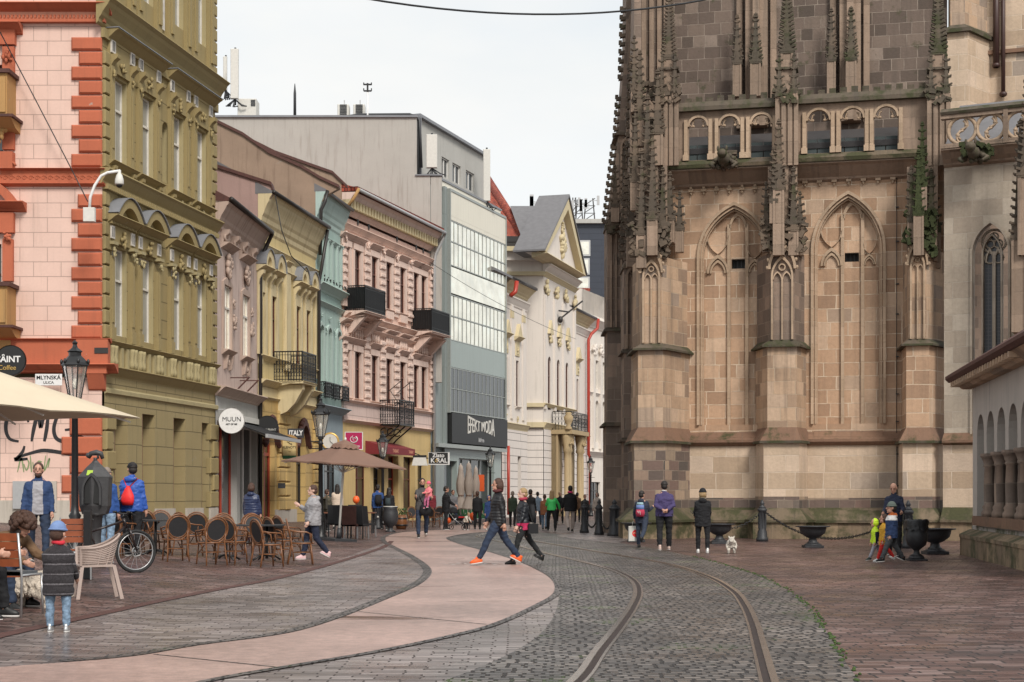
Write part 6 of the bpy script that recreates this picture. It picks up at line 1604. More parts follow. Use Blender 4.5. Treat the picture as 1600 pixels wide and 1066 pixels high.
for px,yt,lab in((501,621,'street lamp standing in the taupe parasol'),(598,673,'street lamp beyond the parasol, before the pink house shops'),(766,697,'street lamp by the red rain pipe of the modern store'),(923,712,'farthest street lamp, beside the cathedral corner')):
 copy_thing(L0,lampM(px,yt),lab)
def parasol(name,lab,M,half,ze_,za_,mat,valance=.0,tilt=None,cap=True,pole_m='offwhite',grp_=None):
 r=thing(name,lab,'parasol',M,grp_)
 mb=MB(mat);n=6;cs_=[(-half,-half),(half,-half),(half,half),(-half,half)]
 rim=[]
 for i in range(4):
  a=Vector(cs_[i]);b=Vector(cs_[(i+1)%4])
  for k in range(n):t=k/n;p=a+(b-a)*t;rim.append((p.x,p.y,ze_+.05*math.sin(PI*t*2)**2*.6))
 lv=5;vs=[];fs=[];m=len(rim)
 for j in range(lv+1):
  t=j/lv
  for i,p in enumerate(rim):
   cr=1-abs(math.sin(PI*(i%n)/n))*.05*(1-t)
   vs.append((p[0]*(1-t),p[1]*(1-t),p[2]+(za_-p[2])*t-.10*math.sin(PI*t)*(.15+.5*abs(math.sin(PI*(i%n)/n)))))
 for j in range(lv):
  for i in range(m):l=(i+1)%m;fs.append((j*m+i,j*m+l,(j+1)*m+l,(j+1)*m+i))
 o2=len(vs);vs+=[(x,y,z-.012)for x,y,z in vs];fs+=[tuple(o2+q for q in reversed(f))for f in fs]
 mb.add(vs,fs,True)
 if valance:
  v=[(p[0],p[1],p[2])for p in rim]+[(p[0]*1.003,p[1]*1.003,p[2]-valance*(1 if i%2 else .75))for i,p in enumerate(rim)];mb.add(v,[(i,(i+1)%m,m+(i+1)%m,m+i)for i in range(m)])
 cn=build(mb,'canopy',r,M)
 if cap:
  mb=MB(mat);q=half*.24;vs=[];m2=24
  for t,zz,rr in((0,za_-.12,1.0),(1,za_-.02,.8),(2,za_+.12,.05)):
   for i in range(m2):a=2*PI*i/m2;sc=1/max(abs(math.cos(a)),abs(math.sin(a)));vs.append((q*rr*sc*math.cos(a),q*rr*sc*math.sin(a),zz-(.04 if t==0 and i%2 else 0)))
  mb.add(vs,[(j*m2+i,j*m2+(i+1)%m2,(j+1)*m2+(i+1)%m2,(j+1)*m2+i)for j in range(2)for i in range(m2)]);build(mb,'vent_cap',r,M)
 mb=MB('offwhite')
 for c in cs_+[(0,-half),(half,0),(0,half),(-half,0)]:mb.bar((0,0,za_-.22),(c[0]*.95,c[1]*.95,ze_-.06),.022);mb.bar((0,0,ze_-.25),(c[0]*.5,c[1]*.5,(ze_+za_)/2-.12),.02)
 build(mb,'ribs',r,M)
 mb=MB(pole_m);mb.tube([(0,0,0),(0,0,za_+.05)],.035,10);mb.ell((0,0,za_+.14),.04,.04,.06,8,5);build(mb,'pole',r,M)
 mb=MB('iron_grey');mb.box(-.4,.4,-.4,.4,0,.08,.0);mb.lathe([(.08,.08),(.06,.4),(.045,.4)],seg=10);build(mb,'base',r,M)
 return r
ang=math.atan2(-.94,-.34)
cx,cy=-7.66,19.9
parasol('parasol','big cream square parasol reaching in from the left edge',at((cx,cy,g(cx)),ang),2.0,2.49-g(cx),3.38-g(cx),'canvas_cream',cap=False)
cx,cy=-5.25,46.5
parasol('parasol','open taupe parasol with scalloped cap over the black chairs',at((cx,cy,g(cx)))@Matrix.Rotation(math.radians(3.8),4,'Y')@Matrix.Rotation(math.radians(40),4,'Z'),1.36,2.32,2.95,'canvas_taupe',cap=True,valance=.05)
def closed_parasol(lab,M,H,w=.3):
 r=thing('closed_parasol',lab,'parasol',M,'folded parasols in front of the store')
 mb=MB('canvas_pale');vs=[];fs=[];seg=20;R=[(.34,.75),(.32,.82),(.22,1.15),(.13,1.45),(.2,1.75),(.21,2.1),(.15,2.5),(.12,H-.35),(.13,H-.3),(.1,H-.1),(.02,H)]
 for j,(rr,z)in enumerate(R):
  for i in range(seg):a=2*PI*i/seg;q=rr*(1+(.22 if i%2 else-.1)*(1 if j<7 else .4))*(w/.3);vs.append((q*math.cos(a),q*math.sin(a),z+(.05 if i%2 and j==0 else 0)))
 for j in range(len(R)-1):
  for i in range(seg):l=(i+1)%seg;fs.append((j*seg+i,j*seg+l,(j+1)*seg+l,(j+1)*seg+i))
 fs+=[tuple(range(seg)),tuple((len(R)-1)*seg+i for i in range(seg))]
 mb.add(vs,fs,True);build(mb,'folded_canopy',r,M)
 mb=MB('offwhite');mb.tube([(0,0,0),(0,0,H+.05)],.03,8);build(mb,'pole',r,M)
 mb=MB('iron_grey');mb.box(-.3,.3,-.3,.3,0,.08);mb.lathe([(.06,.08),(.05,.4)],seg=8);build(mb,'base',r,M)
 mb=MB('canvas_taupe');mb.lathe([(.155,1.42),(.16,1.46),(.155,1.5)],seg=14);build(mb,'tie',r,M)
closed_parasol('folded pale parasol, leftmost of three before the dark shop window',at(GY(720,.0335)),3.1)
closed_parasol('folded pale parasol, tallest and middle of the three',at(GY(732.5,.0325)),3.15)
closed_parasol('folded pale parasol, rightmost and slimmest of the three',at(GY(743.5,.0340)),3.0,.26)
def make_rattan(label,M):
 r=thing('rattan_chair',label,'chair',M,'rattan bistro chairs in front of the olive house')
 mb=MB('weave_black');mb.rings([(0,-.02,.435,.21,.2),(0,-.02,.44,.235,.225),(0,-.02,.46,.235,.225),(0,-.02,.465,.2,.19)],18);build(mb,'seat',r,M)
 mb=MB('rattan');mb.tube([(.24*math.cos(a),-.02+.235*math.sin(a),.435)for a in[k*PI/9 for k in range(18)]],.02,6,closed=True);mb.tube([(.19*math.cos(a),-.02+.18*math.sin(a),.25)for a in[k*PI/8 for k in range(16)]],.012,5,closed=True);build(mb,'seat_rim',r,M)
 lean=lambda z:.19+(z-.45)*.22
 mb=MB('rattan')
 for rr in(1.0,.84):mb.tube([(.235*rr*math.cos(a),lean(.68+.25*rr*math.sin(a)),.68+.25*rr*math.sin(a))for a in[k*PI/10 for k in range(20)]],.017,6,closed=True)
 bk=build(mb,'backrest',r,M)
 mb=MB('weave_black');pts=[(.19*math.cos(a),lean(.68+.20*math.sin(a)),.68+.20*math.sin(a))for a in[k*PI/9 for k in range(18)]]
 mb.add([(x,y-.008,z)for x,y,z in pts]+[(x,y+.008,z)for x,y,z in pts],[tuple(range(18)),tuple(reversed(range(18,36)))]+[(i,(i+1)%18,18+(i+1)%18,18+i)for i in range(18)]);build(mb,'back_panel',bk,M)
 for sx in(-1,1):
  mb=MB('rattan');mb.tube([(sx*.17,-.19,.44),(sx*.19,-.22,.2),(sx*.2,-.24,0)],[.018,.017,.015],6);build(mb,'leg',r,M)
  mb=MB('rattan');mb.tube([(sx*.2,lean(.66),.66),(sx*.19,.19,.44),(sx*.2,.23,.2),(sx*.215,.27,0)],[.016,.018,.017,.015],6);build(mb,'leg',r,M)
  mb=MB('rattan');mb.tube([(sx*.23,lean(.7),.70),(sx*.27,.08,.67),(sx*.265,-.12,.66),(sx*.24,-.2,.62),(sx*.2,-.21,.44)],.016,6);mb.tube([(sx*.26,-.02,.66),(sx*.22,-.05,.45)],.01,5);mb.tube([(sx*.18,-.2,.22),(sx*.08,-.14,.38)],.01,5);build(mb,'armrest',r,M)
 return r
def GP(px,py):return G(px,py)
RC=[(204,868,165,'rattan chair behind the bicycle handlebar'),(231,866,178,'rattan chair between the man in blue and the first round table'),(274,880,205,'rattan chair turned its back, nearest to the first café table'),(294,872,150,'rattan chair half hidden behind the back of the third one'),(308,870,190,'rattan chair squeezed in the middle of the row'),(330,886,215,'rattan chair in the centre, leaning back nearest the camera'),(352,872,20,'rattan chair facing the camera behind the long café table'),(418,889,128,'rattan chair at the near right end of the café table'),(436,880,130,'second rattan chair of the overlapping right-hand three'),(449,874,133,'rattan chair farthest back of the overlapping right-hand three'),(470,885,100,'rattan chair standing apart at the right end, beside the woman in grey'),(250,868,10,'rattan chair on the far side of the first café table'),(386,870,350,'rattan chair on the far side of the long café table'),(363,884,160,'rattan chair tucked under the left half of the long table'),(402,872,30,'rattan chair behind the overlapping right-hand three'),(190,872,150,'rattan chair leftmost of all, seen through the bicycle frame')]
R0=None
for px,py,a,lab in RC:
 M=at(GP(px,py-3),math.radians(a))
 if R0 is None:R0=make_rattan(lab,M)
 else:copy_thing(R0,M,lab)
def cafe_table(label,M,w,d):
 r=thing('cafe_table',label,'table',M,'dark café tables among the rattan chairs')
 mb=MB('weave_black');mb.box(-w/2,w/2,-d/2,d/2,.72,.75,.0);build(mb,'tabletop',r,M)
 for x in([0]if w<1 else[-w*.27,w*.27]):
  mb=MB('iron');mb.tube([(x,0,.04),(x,0,.72)],.03,8);build(mb,'column',r,M)
  mb=MB('iron')
  for k in range(4):a=k*PI/2+.6;mb.tube([(x,0,.12),(x+.2*math.cos(a),.2*math.sin(a),.09),(x+.33*math.cos(a),.33*math.sin(a),.015)],[.025,.02,.02],6)
  build(mb,'foot',r,M)
cafe_table('small dark café table beside the bicycle',at(GP(243,868),.2),.8,.7)
cafe_table('long dark café table ringed by rattan chairs',at(GP(385,876),.1),1.55,.75)
def make_black(label,M,mat='weave_black'):
 r=thing('woven_chair',label,'chair',M,'high-backed woven chairs under the taupe parasol')
 mb=MB(mat);mb.box(-.23,.23,-.24,.2,.4,.47,.02);build(mb,'seat',r,M)
 mb=MB(mat);mb.add([(-.23,.2,.45),(.23,.2,.45),(.24,.3,1.05),(-.24,.3,1.05),(-.23,.24,.45),(.23,.24,.45),(.24,.34,1.05),(-.24,.34,1.05)],[(0,1,2,3),(4,5,6,7),(0,1,5,4),(1,2,6,5),(2,3,7,6),(3,0,4,7)]);build(mb,'backrest',r,M)
 for x in(-.21,.21):
  for y in(-.21,.2):mb=MB('alu' if y<0 else mat);mb.bar((x,y,.42),(x*1.02,y*1.1,0),.035);build(mb,'leg',r,M)
 return r
K0=None
for px,k,a,lab,mat in((524,.0208,185,'dark woven high-back chair, leftmost under the parasol',0),(536,.0206,170,'second dark woven high-back chair from the left under the parasol',0),(551,.0222,200,'dark woven chair at the back of the row by the balloon',0),(562,.0207,160,'dark woven high-back chair right of the brown one',0),(573,.0215,150,'dark woven chair at the right end of the row',0)):
 M=at(GY(px,k),math.radians(a))
 if K0 is None:K0=make_black(lab,M)
 else:copy_thing(K0,M,lab)
make_black('reddish brown high-back chair among the dark woven ones',at(GY(547,.0205),math.radians(178)),'dark_rust')
mb=MB('door_wood');M=at(GY(543,.0228));r=thing('bar_table','brown wooden table under the taupe parasol','table',M);mb.box(-1.0,1.0,-.4,.4,.72,.76);build(mb,'tabletop',r,M)
for x in(-.9,.9):
 for y in(-.33,.33):mb=MB('iron');mb.bar((x,y,.72),(x,y,0),.05);build(mb,'leg',r,M)
M=at(G(16,962),math.radians(172));r=thing('slatted_chair','orange wooden slatted chair with grey metal frame at the left edge','chair',M)
mb=MB('teak')
for i in range(5):mb.box(-.24,.24,-.22+i*.09,-.14+i*.09,.44,.455)
build(mb,'seat',r,M)
mb=MB('teak')
for i in range(4):z=.56+i*.095;mb.obox((0,.235+(z-.45)*.2,z+.04),(.24,0,0),(0,.008,0),(0,.008,.042))
build(mb,'backrest',r,M)
for sx in(-1,1):
 mb=MB('alu');mb.tube([(sx*.255,.34,.93),(sx*.255,.25,.46),(sx*.26,.27,0)],.014,8);build(mb,'leg',r,M)
 mb=MB('alu');mb.tube([(sx*.255,-.24,.46),(sx*.26,-.27,0)],.014,8);mb.tube([(sx*.255,.26,.46),(sx*.255,-.24,.46)],.014,8);build(mb,'leg',r,M)
mb=MB('seat_grey');mb.box(-.23,.23,-.22,.2,.457,.50,.02);build(mb,'cushion',r,M)
M=at(G(118,905),math.radians(15));r=thing('slatted_chair','orange wooden chair back behind the child in the fur coat','chair',M)
mb=MB('teak')
for i in range(4):z=.56+i*.095;mb.obox((0,.235,z+.04),(.22,0,0),(0,.01,0),(0,.0,.042))
mb.box(-.22,.22,-.2,.2,.44,.46);build(mb,'backrest',r,M)
for sx in(-1,1):
 for sy in(-1,1):mb=MB('alu');mb.bar((sx*.23,sy*.22,0),(sx*.23,sy*.22,.46 if sy<0 else .95),.025);build(mb,'leg',r,M)
M=at(G(150,935),math.radians(-68));r=thing('plastic_armchair','taupe ribbed plastic armchair beside the bicycle wheel','chair',M)
mb=MB('plastic_taupe');mb.box(-.24,.24,-.24,.2,.42,.45,.01);build(mb,'seat',r,M)
mb=MB('plastic_taupe');N_=16
vs=[];
for j in range(2):
 for i in range(N_+1):
  t=i/N_;a=PI*t;x=.29*math.cos(a);y=-.18 if False else .0
  depth=-.2+.5*math.sin(a)**.8;top=.66+.16*math.sin(a)**2;bot=.44
  vs.append((x,depth,top));vs.append((x*.9,depth*.92,bot if j==0 else bot))
for row in range(10):
 pts=[]
 for i in range(N_+1):
  t=i/N_;a=PI*t;fr=(row+1)/10;top=.66+.18*math.sin(a)**2
  z=.45+(top-.45)*fr;pts.append(((.25+.05*fr)*math.cos(a),-.22+(.42+.1*fr)*math.sin(a)**.7,z))
 mb.tube(pts,.011 if row<9 else .018,5)
for i in range(0,N_+1,2):
 a=PI*i/N_;top=.66+.18*math.sin(a)**2;mb.bar(((.25)*math.cos(a),-.22+.42*math.sin(a)**.7,.44),((.30)*math.cos(a),-.22+.52*math.sin(a)**.7,top),.014)
build(mb,'backrest',r,M)
for sx in(-1,1):
 for y0,y1 in((-.2,-.26),(.2,.3)):mb=MB('plastic_taupe');mb.bar((sx*.23,y0,.44),(sx*.26,y1,0),.045,.03);build(mb,'leg',r,M)
 mb=MB('plastic_taupe');mb.bar((sx*.25,-.22,.44),(sx*.29,-.22,.67),.03);build(mb,'arm_support',r,M)
bx=G(212,895);ang=math.radians(38);M=at(bx,ang)
r=thing('bicycle','dark mountain bicycle with its front wheel towards the café chairs','bicycle',M)
def wheel(cx):
 R=.345;mb=MB('tyre');mb.tube([(cx+R*math.cos(a),0,R+.015+R*math.sin(a))for a in[k*2*PI/36 for k in range(36)]],.026,8,closed=True);w_=build(mb,'wheel',r,M)
 mb=MB('alu');mb.tube([(cx+(R-.035)*math.cos(a),0,R+.015+(R-.035)*math.sin(a))for a in[k*2*PI/30 for k in range(30)]],.012,5,closed=True)
 for k in range(16):a=k*2*PI/16+.1;mb.bar((cx,.02*(-1)**k,R+.015),(cx+(R-.04)*math.cos(a),0,R+.015+(R-.04)*math.sin(a)),.004)
 mb.lathe([(.025,-.05),(.025,.05)],(cx,0,R+.015),10,axis='y');mb.tube([(cx+.08*math.cos(a),-.04,R+.015+.08*math.sin(a))for a in[k*2*PI/16 for k in range(16)]],.006,4,closed=True);build(mb,'rim',w_,M)
wheel(0);wheel(-1.08)
mb=MB('bike_dark');h=(-.19,0,.86);bb=(-.66,0,.30);sc=(-.84,0,.78);ra=(-1.08,0,.36)
mb.tube([(-.16,0,.76),(-.22,0,.92)],.026,8)
for a,b,q in(((-.18,0,.80),bb,.024),((-.21,0,.88),(-.81,0,.70),.02),(bb,(-.85,0,.84),.018),(bb,ra,.014),((-.82,0,.72),ra,.012)):mb.tube([a,b],q,8)
build(mb,'frame',r,M)
mb=MB('bike_dark')
for y in(-.06,.06):mb.tube([(0,y,.36),(-.09,y,.62),(-.13,y*.9,.74)],[.016,.02,.02],8)
mb.tube([(-.13,-.07,.74),(-.13,.07,.74)],.02,6);mb.use('alu');
for y in(-.06,.06):mb.tube([(-.075,y,.575),(-.115,y,.70)],.013,8)
build(mb,'fork',r,M)
mb=MB('iron');mb.tube([(-.24,0,.93),(-.2,0,1.0)],.018,8);mb.tube([(-.26,-.33,1.03),(-.2,-.12,1.0),(-.2,.12,1.0),(-.26,.33,1.03)],.014,8)
for y in(-.28,.28):mb.tube([(-.25,y-.05,1.03),(-.25,y+.05,1.03)],.02,8);mb.bar((-.2,y*.8,1.02),(-.13,y,.98),.012)
mb.tube([(-.2,.05,1.0),(-.1,.1,.95),(-.1,.03,.8)],.005,4);build(mb,'handlebar',r,M)
mb=MB('black');mb.ell((-.88,0,.90),.14,.07,.035,10,6);build(mb,'saddle',r,M)
mb=MB('alu');mb.tube([(bb[0]+.09*math.cos(a),-.05,.30+.09*math.sin(a))for a in[k*PI/6 for k in range(12)]],.008,5,closed=True);mb.bar((bb[0],-.07,.3),(bb[0]+.15,-.07,.2),.02);mb.box(bb[0]+.1,bb[0]+.2,-.16,-.07,.185,.21);mb.bar((bb[0],.07,.3),(bb[0]-.15,.07,.4),.02);build(mb,'crank',r,M)
M=at(GY(149,.0113)+Vector((0,0,0)));g0=g(M.translation.x);r=thing('hooded_post','dark cast post with pointed-arch hood and curled animal finial','fountain',M)
zb=.98;mb=MB('bronze_and_arcade_shade')
hx=[(.29*math.cos(a),.24*math.sin(a))for a in[PI/6+k*PI/3 for k in range(6)]]
mb.extz([(x*.82,y*.82)for x,y in hx],zb-.05,zb+.1,hx);
front=[]
mb.extz(hx,zb+.1,zb+.62,[(x*1.08,y*1.08)for x,y in hx])
prev=[(x*1.12,y*1.12)for x,y in hx];z_=zb+.60
for s_,dz in((.86,.08),(.55,.10),(.25,.08),(.14,.04)):
 nx_=[(x*s_,y*s_)for x,y in hx];mb.extz(prev,z_,z_+dz,nx_);prev=nx_;z_+=dz
build(mb,'hood',r,M)
mb=MB('bronze_and_arcade_shade');o=archpts(-.17,.17,zb+.35,'pt',.33,8);i_=[(x*.8,zb+.35+(z-zb-.35)*.84)for x,z in o];mb.band([(-.17,zb+.12)]+o+[(.17,zb+.12)],[(-.136,zb+.12)]+i_+[(.136,zb+.12)],-.27,-.2)
mb.use('black');mb.loops([archhole(-.13,.13,zb+.14,zb+.35,'pt',.27,6)],lambda a,b:(a,-.232,b));build(mb,'arch',r,M)
mb=MB('bronze_and_arcade_shade');mb.tube([(0,0,z_-.02),(0,0,z_+.05)],.035,8);mb.tube([(-.12,0,z_+.04),(-.08,0,z_+.12),(.02,0,z_+.14),(.1,0,z_+.12),(.13,0,z_+.03)],[.03,.045,.05,.045,.03],8);mb.ell((-.12,0,z_+.09),.05,.04,.05,8,5);mb.tube([(.04,0,z_+.12),(.05,0,z_+.03)],.02,6);build(mb,'finial',r,M)
mb=MB('bronze_and_arcade_shade');mb.lathe([(.2,0),(.2,.08),(.12,.14),(.1,.5),(.13,.9),(.2,zb-.04)],seg=10);build(mb,'stem',r,M)
mb=MB('sticker_green');mb.obox((-.04,-.215,zb+.68),(.05,0,.0),(0,.004,.004),(0,.035,.04));build(mb,'sticker',r,M)
M=at(G(137,905));r=build(MB('iron').box(-.055,.055,-.055,.055,0,1.06,.008),'square_post',None,M,'plain square black post in front of the hooded post','post')
def make_bollard(label,M,s=1.0,name='bollard'):
 r=thing(name,label,'bollard',M,'cast iron chain bollards')
 mb=MB('iron_grey');mb.lathe([(.19*s,0),(.19*s,.1),(.16*s,.14),(.15*s,.3),(.12*s,.36),(.105*s,.9),(.14*s,.95),(.16*s,1.0),(.12*s,1.05)],seg=12)
 for k in range(8):a=k*PI/4;mb.box(.12*s*math.cos(a)-.012,.12*s*math.cos(a)+.012,.12*s*math.sin(a)-.012,.12*s*math.sin(a)+.012,.4,.9)
 build(mb,'shaft',r,M)
 mb=MB('iron_grey');mb.lathe([(.12*s,1.05),(.09*s,1.1),(.05*s,1.13),(.07*s,1.17),(.075*s,1.2),(.04*s,1.26),(.02,1.3),(0,1.32)],seg=12);build(mb,'finial',r,M)
 return r
B1,B2=G(1191,846),G(1419,857)
make_bollard('bollard against the cathedral plinth, between two bowl planters',at(B1));make_bollard('bollard behind the black litter urn',at(B2))
p3=G(960,838);make_bollard('thick bollard at the left corner of the cathedral',at(p3),1.35)
p4=G(936,836);p5=G(913,833);make_bollard('middle bollard of the three by the cathedral corner',at(p4),.95);make_bollard('left bollard of the three by the cathedral corner',at(p5),.95)
p6=Vector((B2.x+3.6,B2.y-1.0,0))
def chain(a,b,sag,label,za=1.0,link_=.085):
 a=Vector(a)+Vector((0,0,za));b=Vector(b)+Vector((0,0,za));L_=(b-a).length
 P=[];n=60
 for i in range(n+1):t=i/n;p=a+(b-a)*t;p.z-=sag*4*t*(1-t);P.append(p)
 tot=sum((P[i+1]-P[i]).length for i in range(n));m=int(tot/link_);mb=MB('iron')
 for j in range(m):
  d=(j+.5)*tot/m;acc=0
  for i in range(n):
   l=(P[i+1]-P[i]).length
   if acc+l>=d:break
   acc+=l
  c=P[i]+(P[i+1]-P[i])*((d-acc)/l);t=(P[i+1]-P[i]).normalized();s_=t.cross(Vector((0,0,1))).normalized()if j%2 else t.cross(t.cross(Vector((0,0,1)))).normalized()
  mb.tube([c+t*.062*math.cos(q)+s_*.032*math.sin(q)for q in[k*PI/4 for k in range(8)]],.011,5,closed=True)
 return build(mb,'chain',None,Matrix(),label,'chain','iron chains slung between the bollards')
chain(B1,B2,.82,'long iron chain sagging behind the bowl planter')
chain(G(1080,846),B1,.55,'iron chain rising to the bollard from the left, by the mossy base',.95)
chain(p4,p3,.6,'heavy chain between the middle and the thick bollard',.85);chain(p5,p4,.6,'heavy chain between the left and the middle bollard',.85)
def make_bowl(label,M,s=1.0):
 r=thing('bowl_planter',label,'planter',M,'low cast iron bowl planters by the cathedral')
 mb=MB('iron_grey');mb.lathe([(.2*s,.1),(.12*s,.18),(.1*s,.26),(.2*s,.3),(.33*s,.4),(.36*s,.5),(.37*s,.56),(.47*s,.575),(.48*s,.6),(.4*s,.6),(.34*s,.53)],seg=24);build(mb,'bowl',r,M)
 mb=MB('iron_grey');mb.box(-.26*s,.26*s,-.26*s,.26*s,0,.07,.01);mb.lathe([(.26*s,.07),(.2*s,.12)],seg=16);build(mb,'foot',r,M)
 mb=MB('dark_rust');mb.lathe([(.35*s,.555),(.0,.57)],seg=16);build(mb,'soil',r,M)
 return r
O0=make_bowl('bowl planter right of the tall bollard, most clearly seen',at(G(1270,856)))
copy_thing(O0,at(G(1124,850)),'bowl planter beside the person in black');copy_thing(O0,at(G(994,847)),'bowl planter behind the woman with the shopping bag');copy_thing(O0,at(G(1461,866)),'bowl planter half hidden behind the litter urn',1.05)
M=at(G(1432,876));r=thing('litter_urn','round black litter urn lined with a crumpled black bag','litter bin',M)
mb=MB('iron_grey');mb.lathe([(.16,.1),(.07,.16),(.06,.22),(.1,.26),(.2,.34),(.235,.46),(.24,.58),(.215,.66),(.22,.8),(.235,.84)],seg=24);build(mb,'bowl',r,M)
mb=MB('iron_grey');mb.box(-.2,.2,-.2,.2,0,.04,.008);mb.lathe([(.18,.04),(.16,.1)],seg=16);build(mb,'foot',r,M)
mb=MB('binbag');vs=[];fs=[];seg=40;rnd=random.Random(3)
for j,(rr,z)in enumerate([(.19,.78),(.21,.9),(.245,.905),(.262,.86),(.25,.76),(.262,.68)]):
 for i in range(seg):a=2*PI*i/seg;q=rr+rnd.uniform(-.012,.012);vs.append((q*math.cos(a),q*math.sin(a),z+rnd.uniform(-.015,.015)*(3 if j==5 else 1)))
for j in range(5):
 for i in range(seg):l=(i+1)%seg;fs.append((j*seg+i,j*seg+l,(j+1)*seg+l,(j+1)*seg+i))
mb.add(vs,fs,True);build(mb,'bin_bag',r,M)
M=at(GY(610,.0248));r=thing('planter_urn','tall dark round planter urn at the pink path edge','planter',M)
mb=MB('iron_grey');mb.lathe([(.2,0),(.2,.04),(.08,.1),(.1,.2),(.25,.32),(.31,.5),(.30,.75),(.26,.9),(.3,.98),(.24,.98),(.2,.9)],seg=24);build(mb,'bowl',r,M);mb=MB('offwhite');mb.lathe([(.27,.96),(.29,.99),(.27,1.0)],seg=20);build(mb,'rim',r,M)
M=at(GY(591,.0262));r=make_bollard('squat dark bollard with a round sticker beside the planter urn',M,1.2)
mb=MB('offwhite');mb.lathe([(.045,-.005),(.045,.005)],(0,-.16,.5),12,axis='y');build(mb,'sticker',r,M)
M=at(GY(627,.027));r=thing('barrel_planter','small orange-brown barrel with plants by the shop','planter',M)
mb=MB('rattan');mb.lathe([(.2,0),(.26,.2),(.27,.35),(.22,.6),(.2,.6)],seg=16);build(mb,'barrel',r,M)
mb=MB('iron');mb.lathe([(.268,.14),(.275,.17),(.272,.2)],seg=16);mb.lathe([(.268,.42),(.27,.45),(.262,.48)],seg=16);build(mb,'hoop',r,M)
rnd=random.Random(4);mb=MB('leaf')
for i in range(60):a=rnd.uniform(0,2*PI);q=rnd.uniform(0,.3);c=Vector((q*math.cos(a),q*math.sin(a),.62+rnd.uniform(0,.25)));d=Vector((rnd.uniform(-1,1),rnd.uniform(-1,1),rnd.uniform(0,1)))*.07;e_=Vector((rnd.uniform(-1,1),rnd.uniform(-1,1),0))*.04;mb.add([c-d,c+e_,c+d,c-e_],[(0,1,2,3)])
build(mb,'foliage',r,M)
K1=None
for px,k,a,lab in((647,.029,30,'small rattan chair by the pink house shops, left of the man with the child'),(677,.0293,150,'small rattan chair right behind the man with the child'),(684,.031,200,'small rattan chair beside the modern store wall')):
 copy_thing(R0,at(GY(px,k),math.radians(a)),lab)
M=at(GY(732,.0338));r=thing('windbreak','low green patterned screen at the foot of the folded parasols','screen',M)
mb=MB('green_paint');mb.box(-.95,.95,-.02,.02,.25,1.05);build(mb,'panel',r,M)
mb=MB('offwhite')
for i in range(9):mb.tube([(-.8+i*.2+.06*math.cos(t),-.025,.65+.2*math.sin(t))for t in[k*PI/4+.3*i for k in range(7)]],.014,4)
build(mb,'pattern',r,M);
for x in(-.95,.95):mb=MB('alu');mb.bar((x,0,0),(x,0,1.1),.04);build(mb,'post',r,M)
M=at(GY(751,.035));r=thing('orange_flag','orange and yellow hanging cloth by the store entrance','banner',M)
mb=MB('orange');mb.box(-.2,.2,-.02,.02,1.7,2.6);build(mb,'cloth',r,M);mb=MB('alu');mb.bar((0,.04,0),(0,.04,2.7),.03);build(mb,'pole',r,M)
def disc_sign(name,lab,c,rad,face,rim,rz=0,th=.06):
 M=Matrix.Translation(c)@Matrix.Rotation(rz,4,'Z');r=thing(name,lab,'sign',M)
 mb=MB(face);mb.lathe([(rad*.97,-th/2),(rad*.97,th/2)],seg=40,smooth=False,axis='y');build(mb,'disc',r,M)
 mb=MB(rim);mb.lathe([(rad,-th/2-.01),(rad,th/2+.01),(rad*.96,th/2+.01),(rad*.96,-th/2-.01)],seg=40,smooth=False,axis='y',cap=False);build(mb,'rim',r,M)
 return r,M
tp=lambda x,z,y=-.04:Matrix.Translation((x,y,z))@Matrix.Rotation(PI/2,4,'X')
k=.0192;c=Vector(((17-800)*k,k*F,HC+(776-563.5)*k));r,M=disc_sign('cafe_sign','round black café sign at the left edge, above the cream parasol',c,24*k,'black','iron')
mb=MB();text_mb(mb,'SAINT',M@Matrix()if False else tp(-.06,.03),.26,'white',.004,.006);text_mb(mb,'o',tp(-.215,.16),.15,'white',.004,.004);text_mb(mb,'Coffee',tp(-.1,-.22),.2,'sign_gold',.004,.0);build(mb,'lettering',r,M)
mb=MB('iron');mb.bar((-.6,0,.2),(-.44,0,.2),.03);build(mb,'bracket',r,M)
k=.0198;c=Vector(((76-800)*k,k*F,HC+(776-593.5)*k));M=Matrix.Translation(c);r=thing('street_name_plate','white street name plate reading Mlynská ulica on the pink wall','sign',M)
mb=MB('white');mb.box(-21*k,21*k,-.012,.012,-9*k,9*k,.006);build(mb,'plate',r,M);mb=MB();text_mb(mb,'MLYNSKÁ',tp(0,.06,-.014),.17,'iron',.002,.004);text_mb(mb,'ULICA',tp(0,-.09,-.014),.115,'iron',.002,.002);build(mb,'lettering',r,M)
k=.0194;X=lambda px:(px-800)*k;Z=lambda py:HC+(776-py)*k
M=Matrix.Translation((0,k*F,0));r=thing('security_camera','white dome security camera on a bent arm at the orange corner','camera',Matrix.Translation((X(140),k*F,Z(345))))
mb=MB('white');mb.tube([(X(140),0,Z(325)),(X(141),0,Z(308)),(X(148),0,Z(290)),(X(158),0,Z(275)),(X(168),0,Z(270)),(X(188),0,Z(267))],.045,8);build(mb,'arm',r,M)
mb=MB('offwhite');mb.lathe([(.05,Z(266)),(.05,Z(271)),(.09,Z(274)),(.13,Z(281)),(.14,Z(287)),(.12,Z(289))],(X(186.5),0,0),14);dm=build(mb,'dome_housing',r,M)
mb=MB('black');mb.ell((X(186.5),0,Z(289)),.1,.1,.09,12,6,z1=.1);build(mb,'lens',dm,M)
mb=MB('offwhite');mb.box(X(131),X(149),-.1,.06,Z(347),Z(325),.01);build(mb,'mounting_box',r,M)
def wire(lab,pts,rad=.014,name='cable'):
 return build(MB('iron').tube(pts,rad,5),name,None,Matrix(),lab,'cable')
def catenary(a,b,sag,n=16):return[a+(b-a)*(i/n)-Vector((0,0,sag*4*(i/n)*(1-i/n)))for i in range(n+1)]
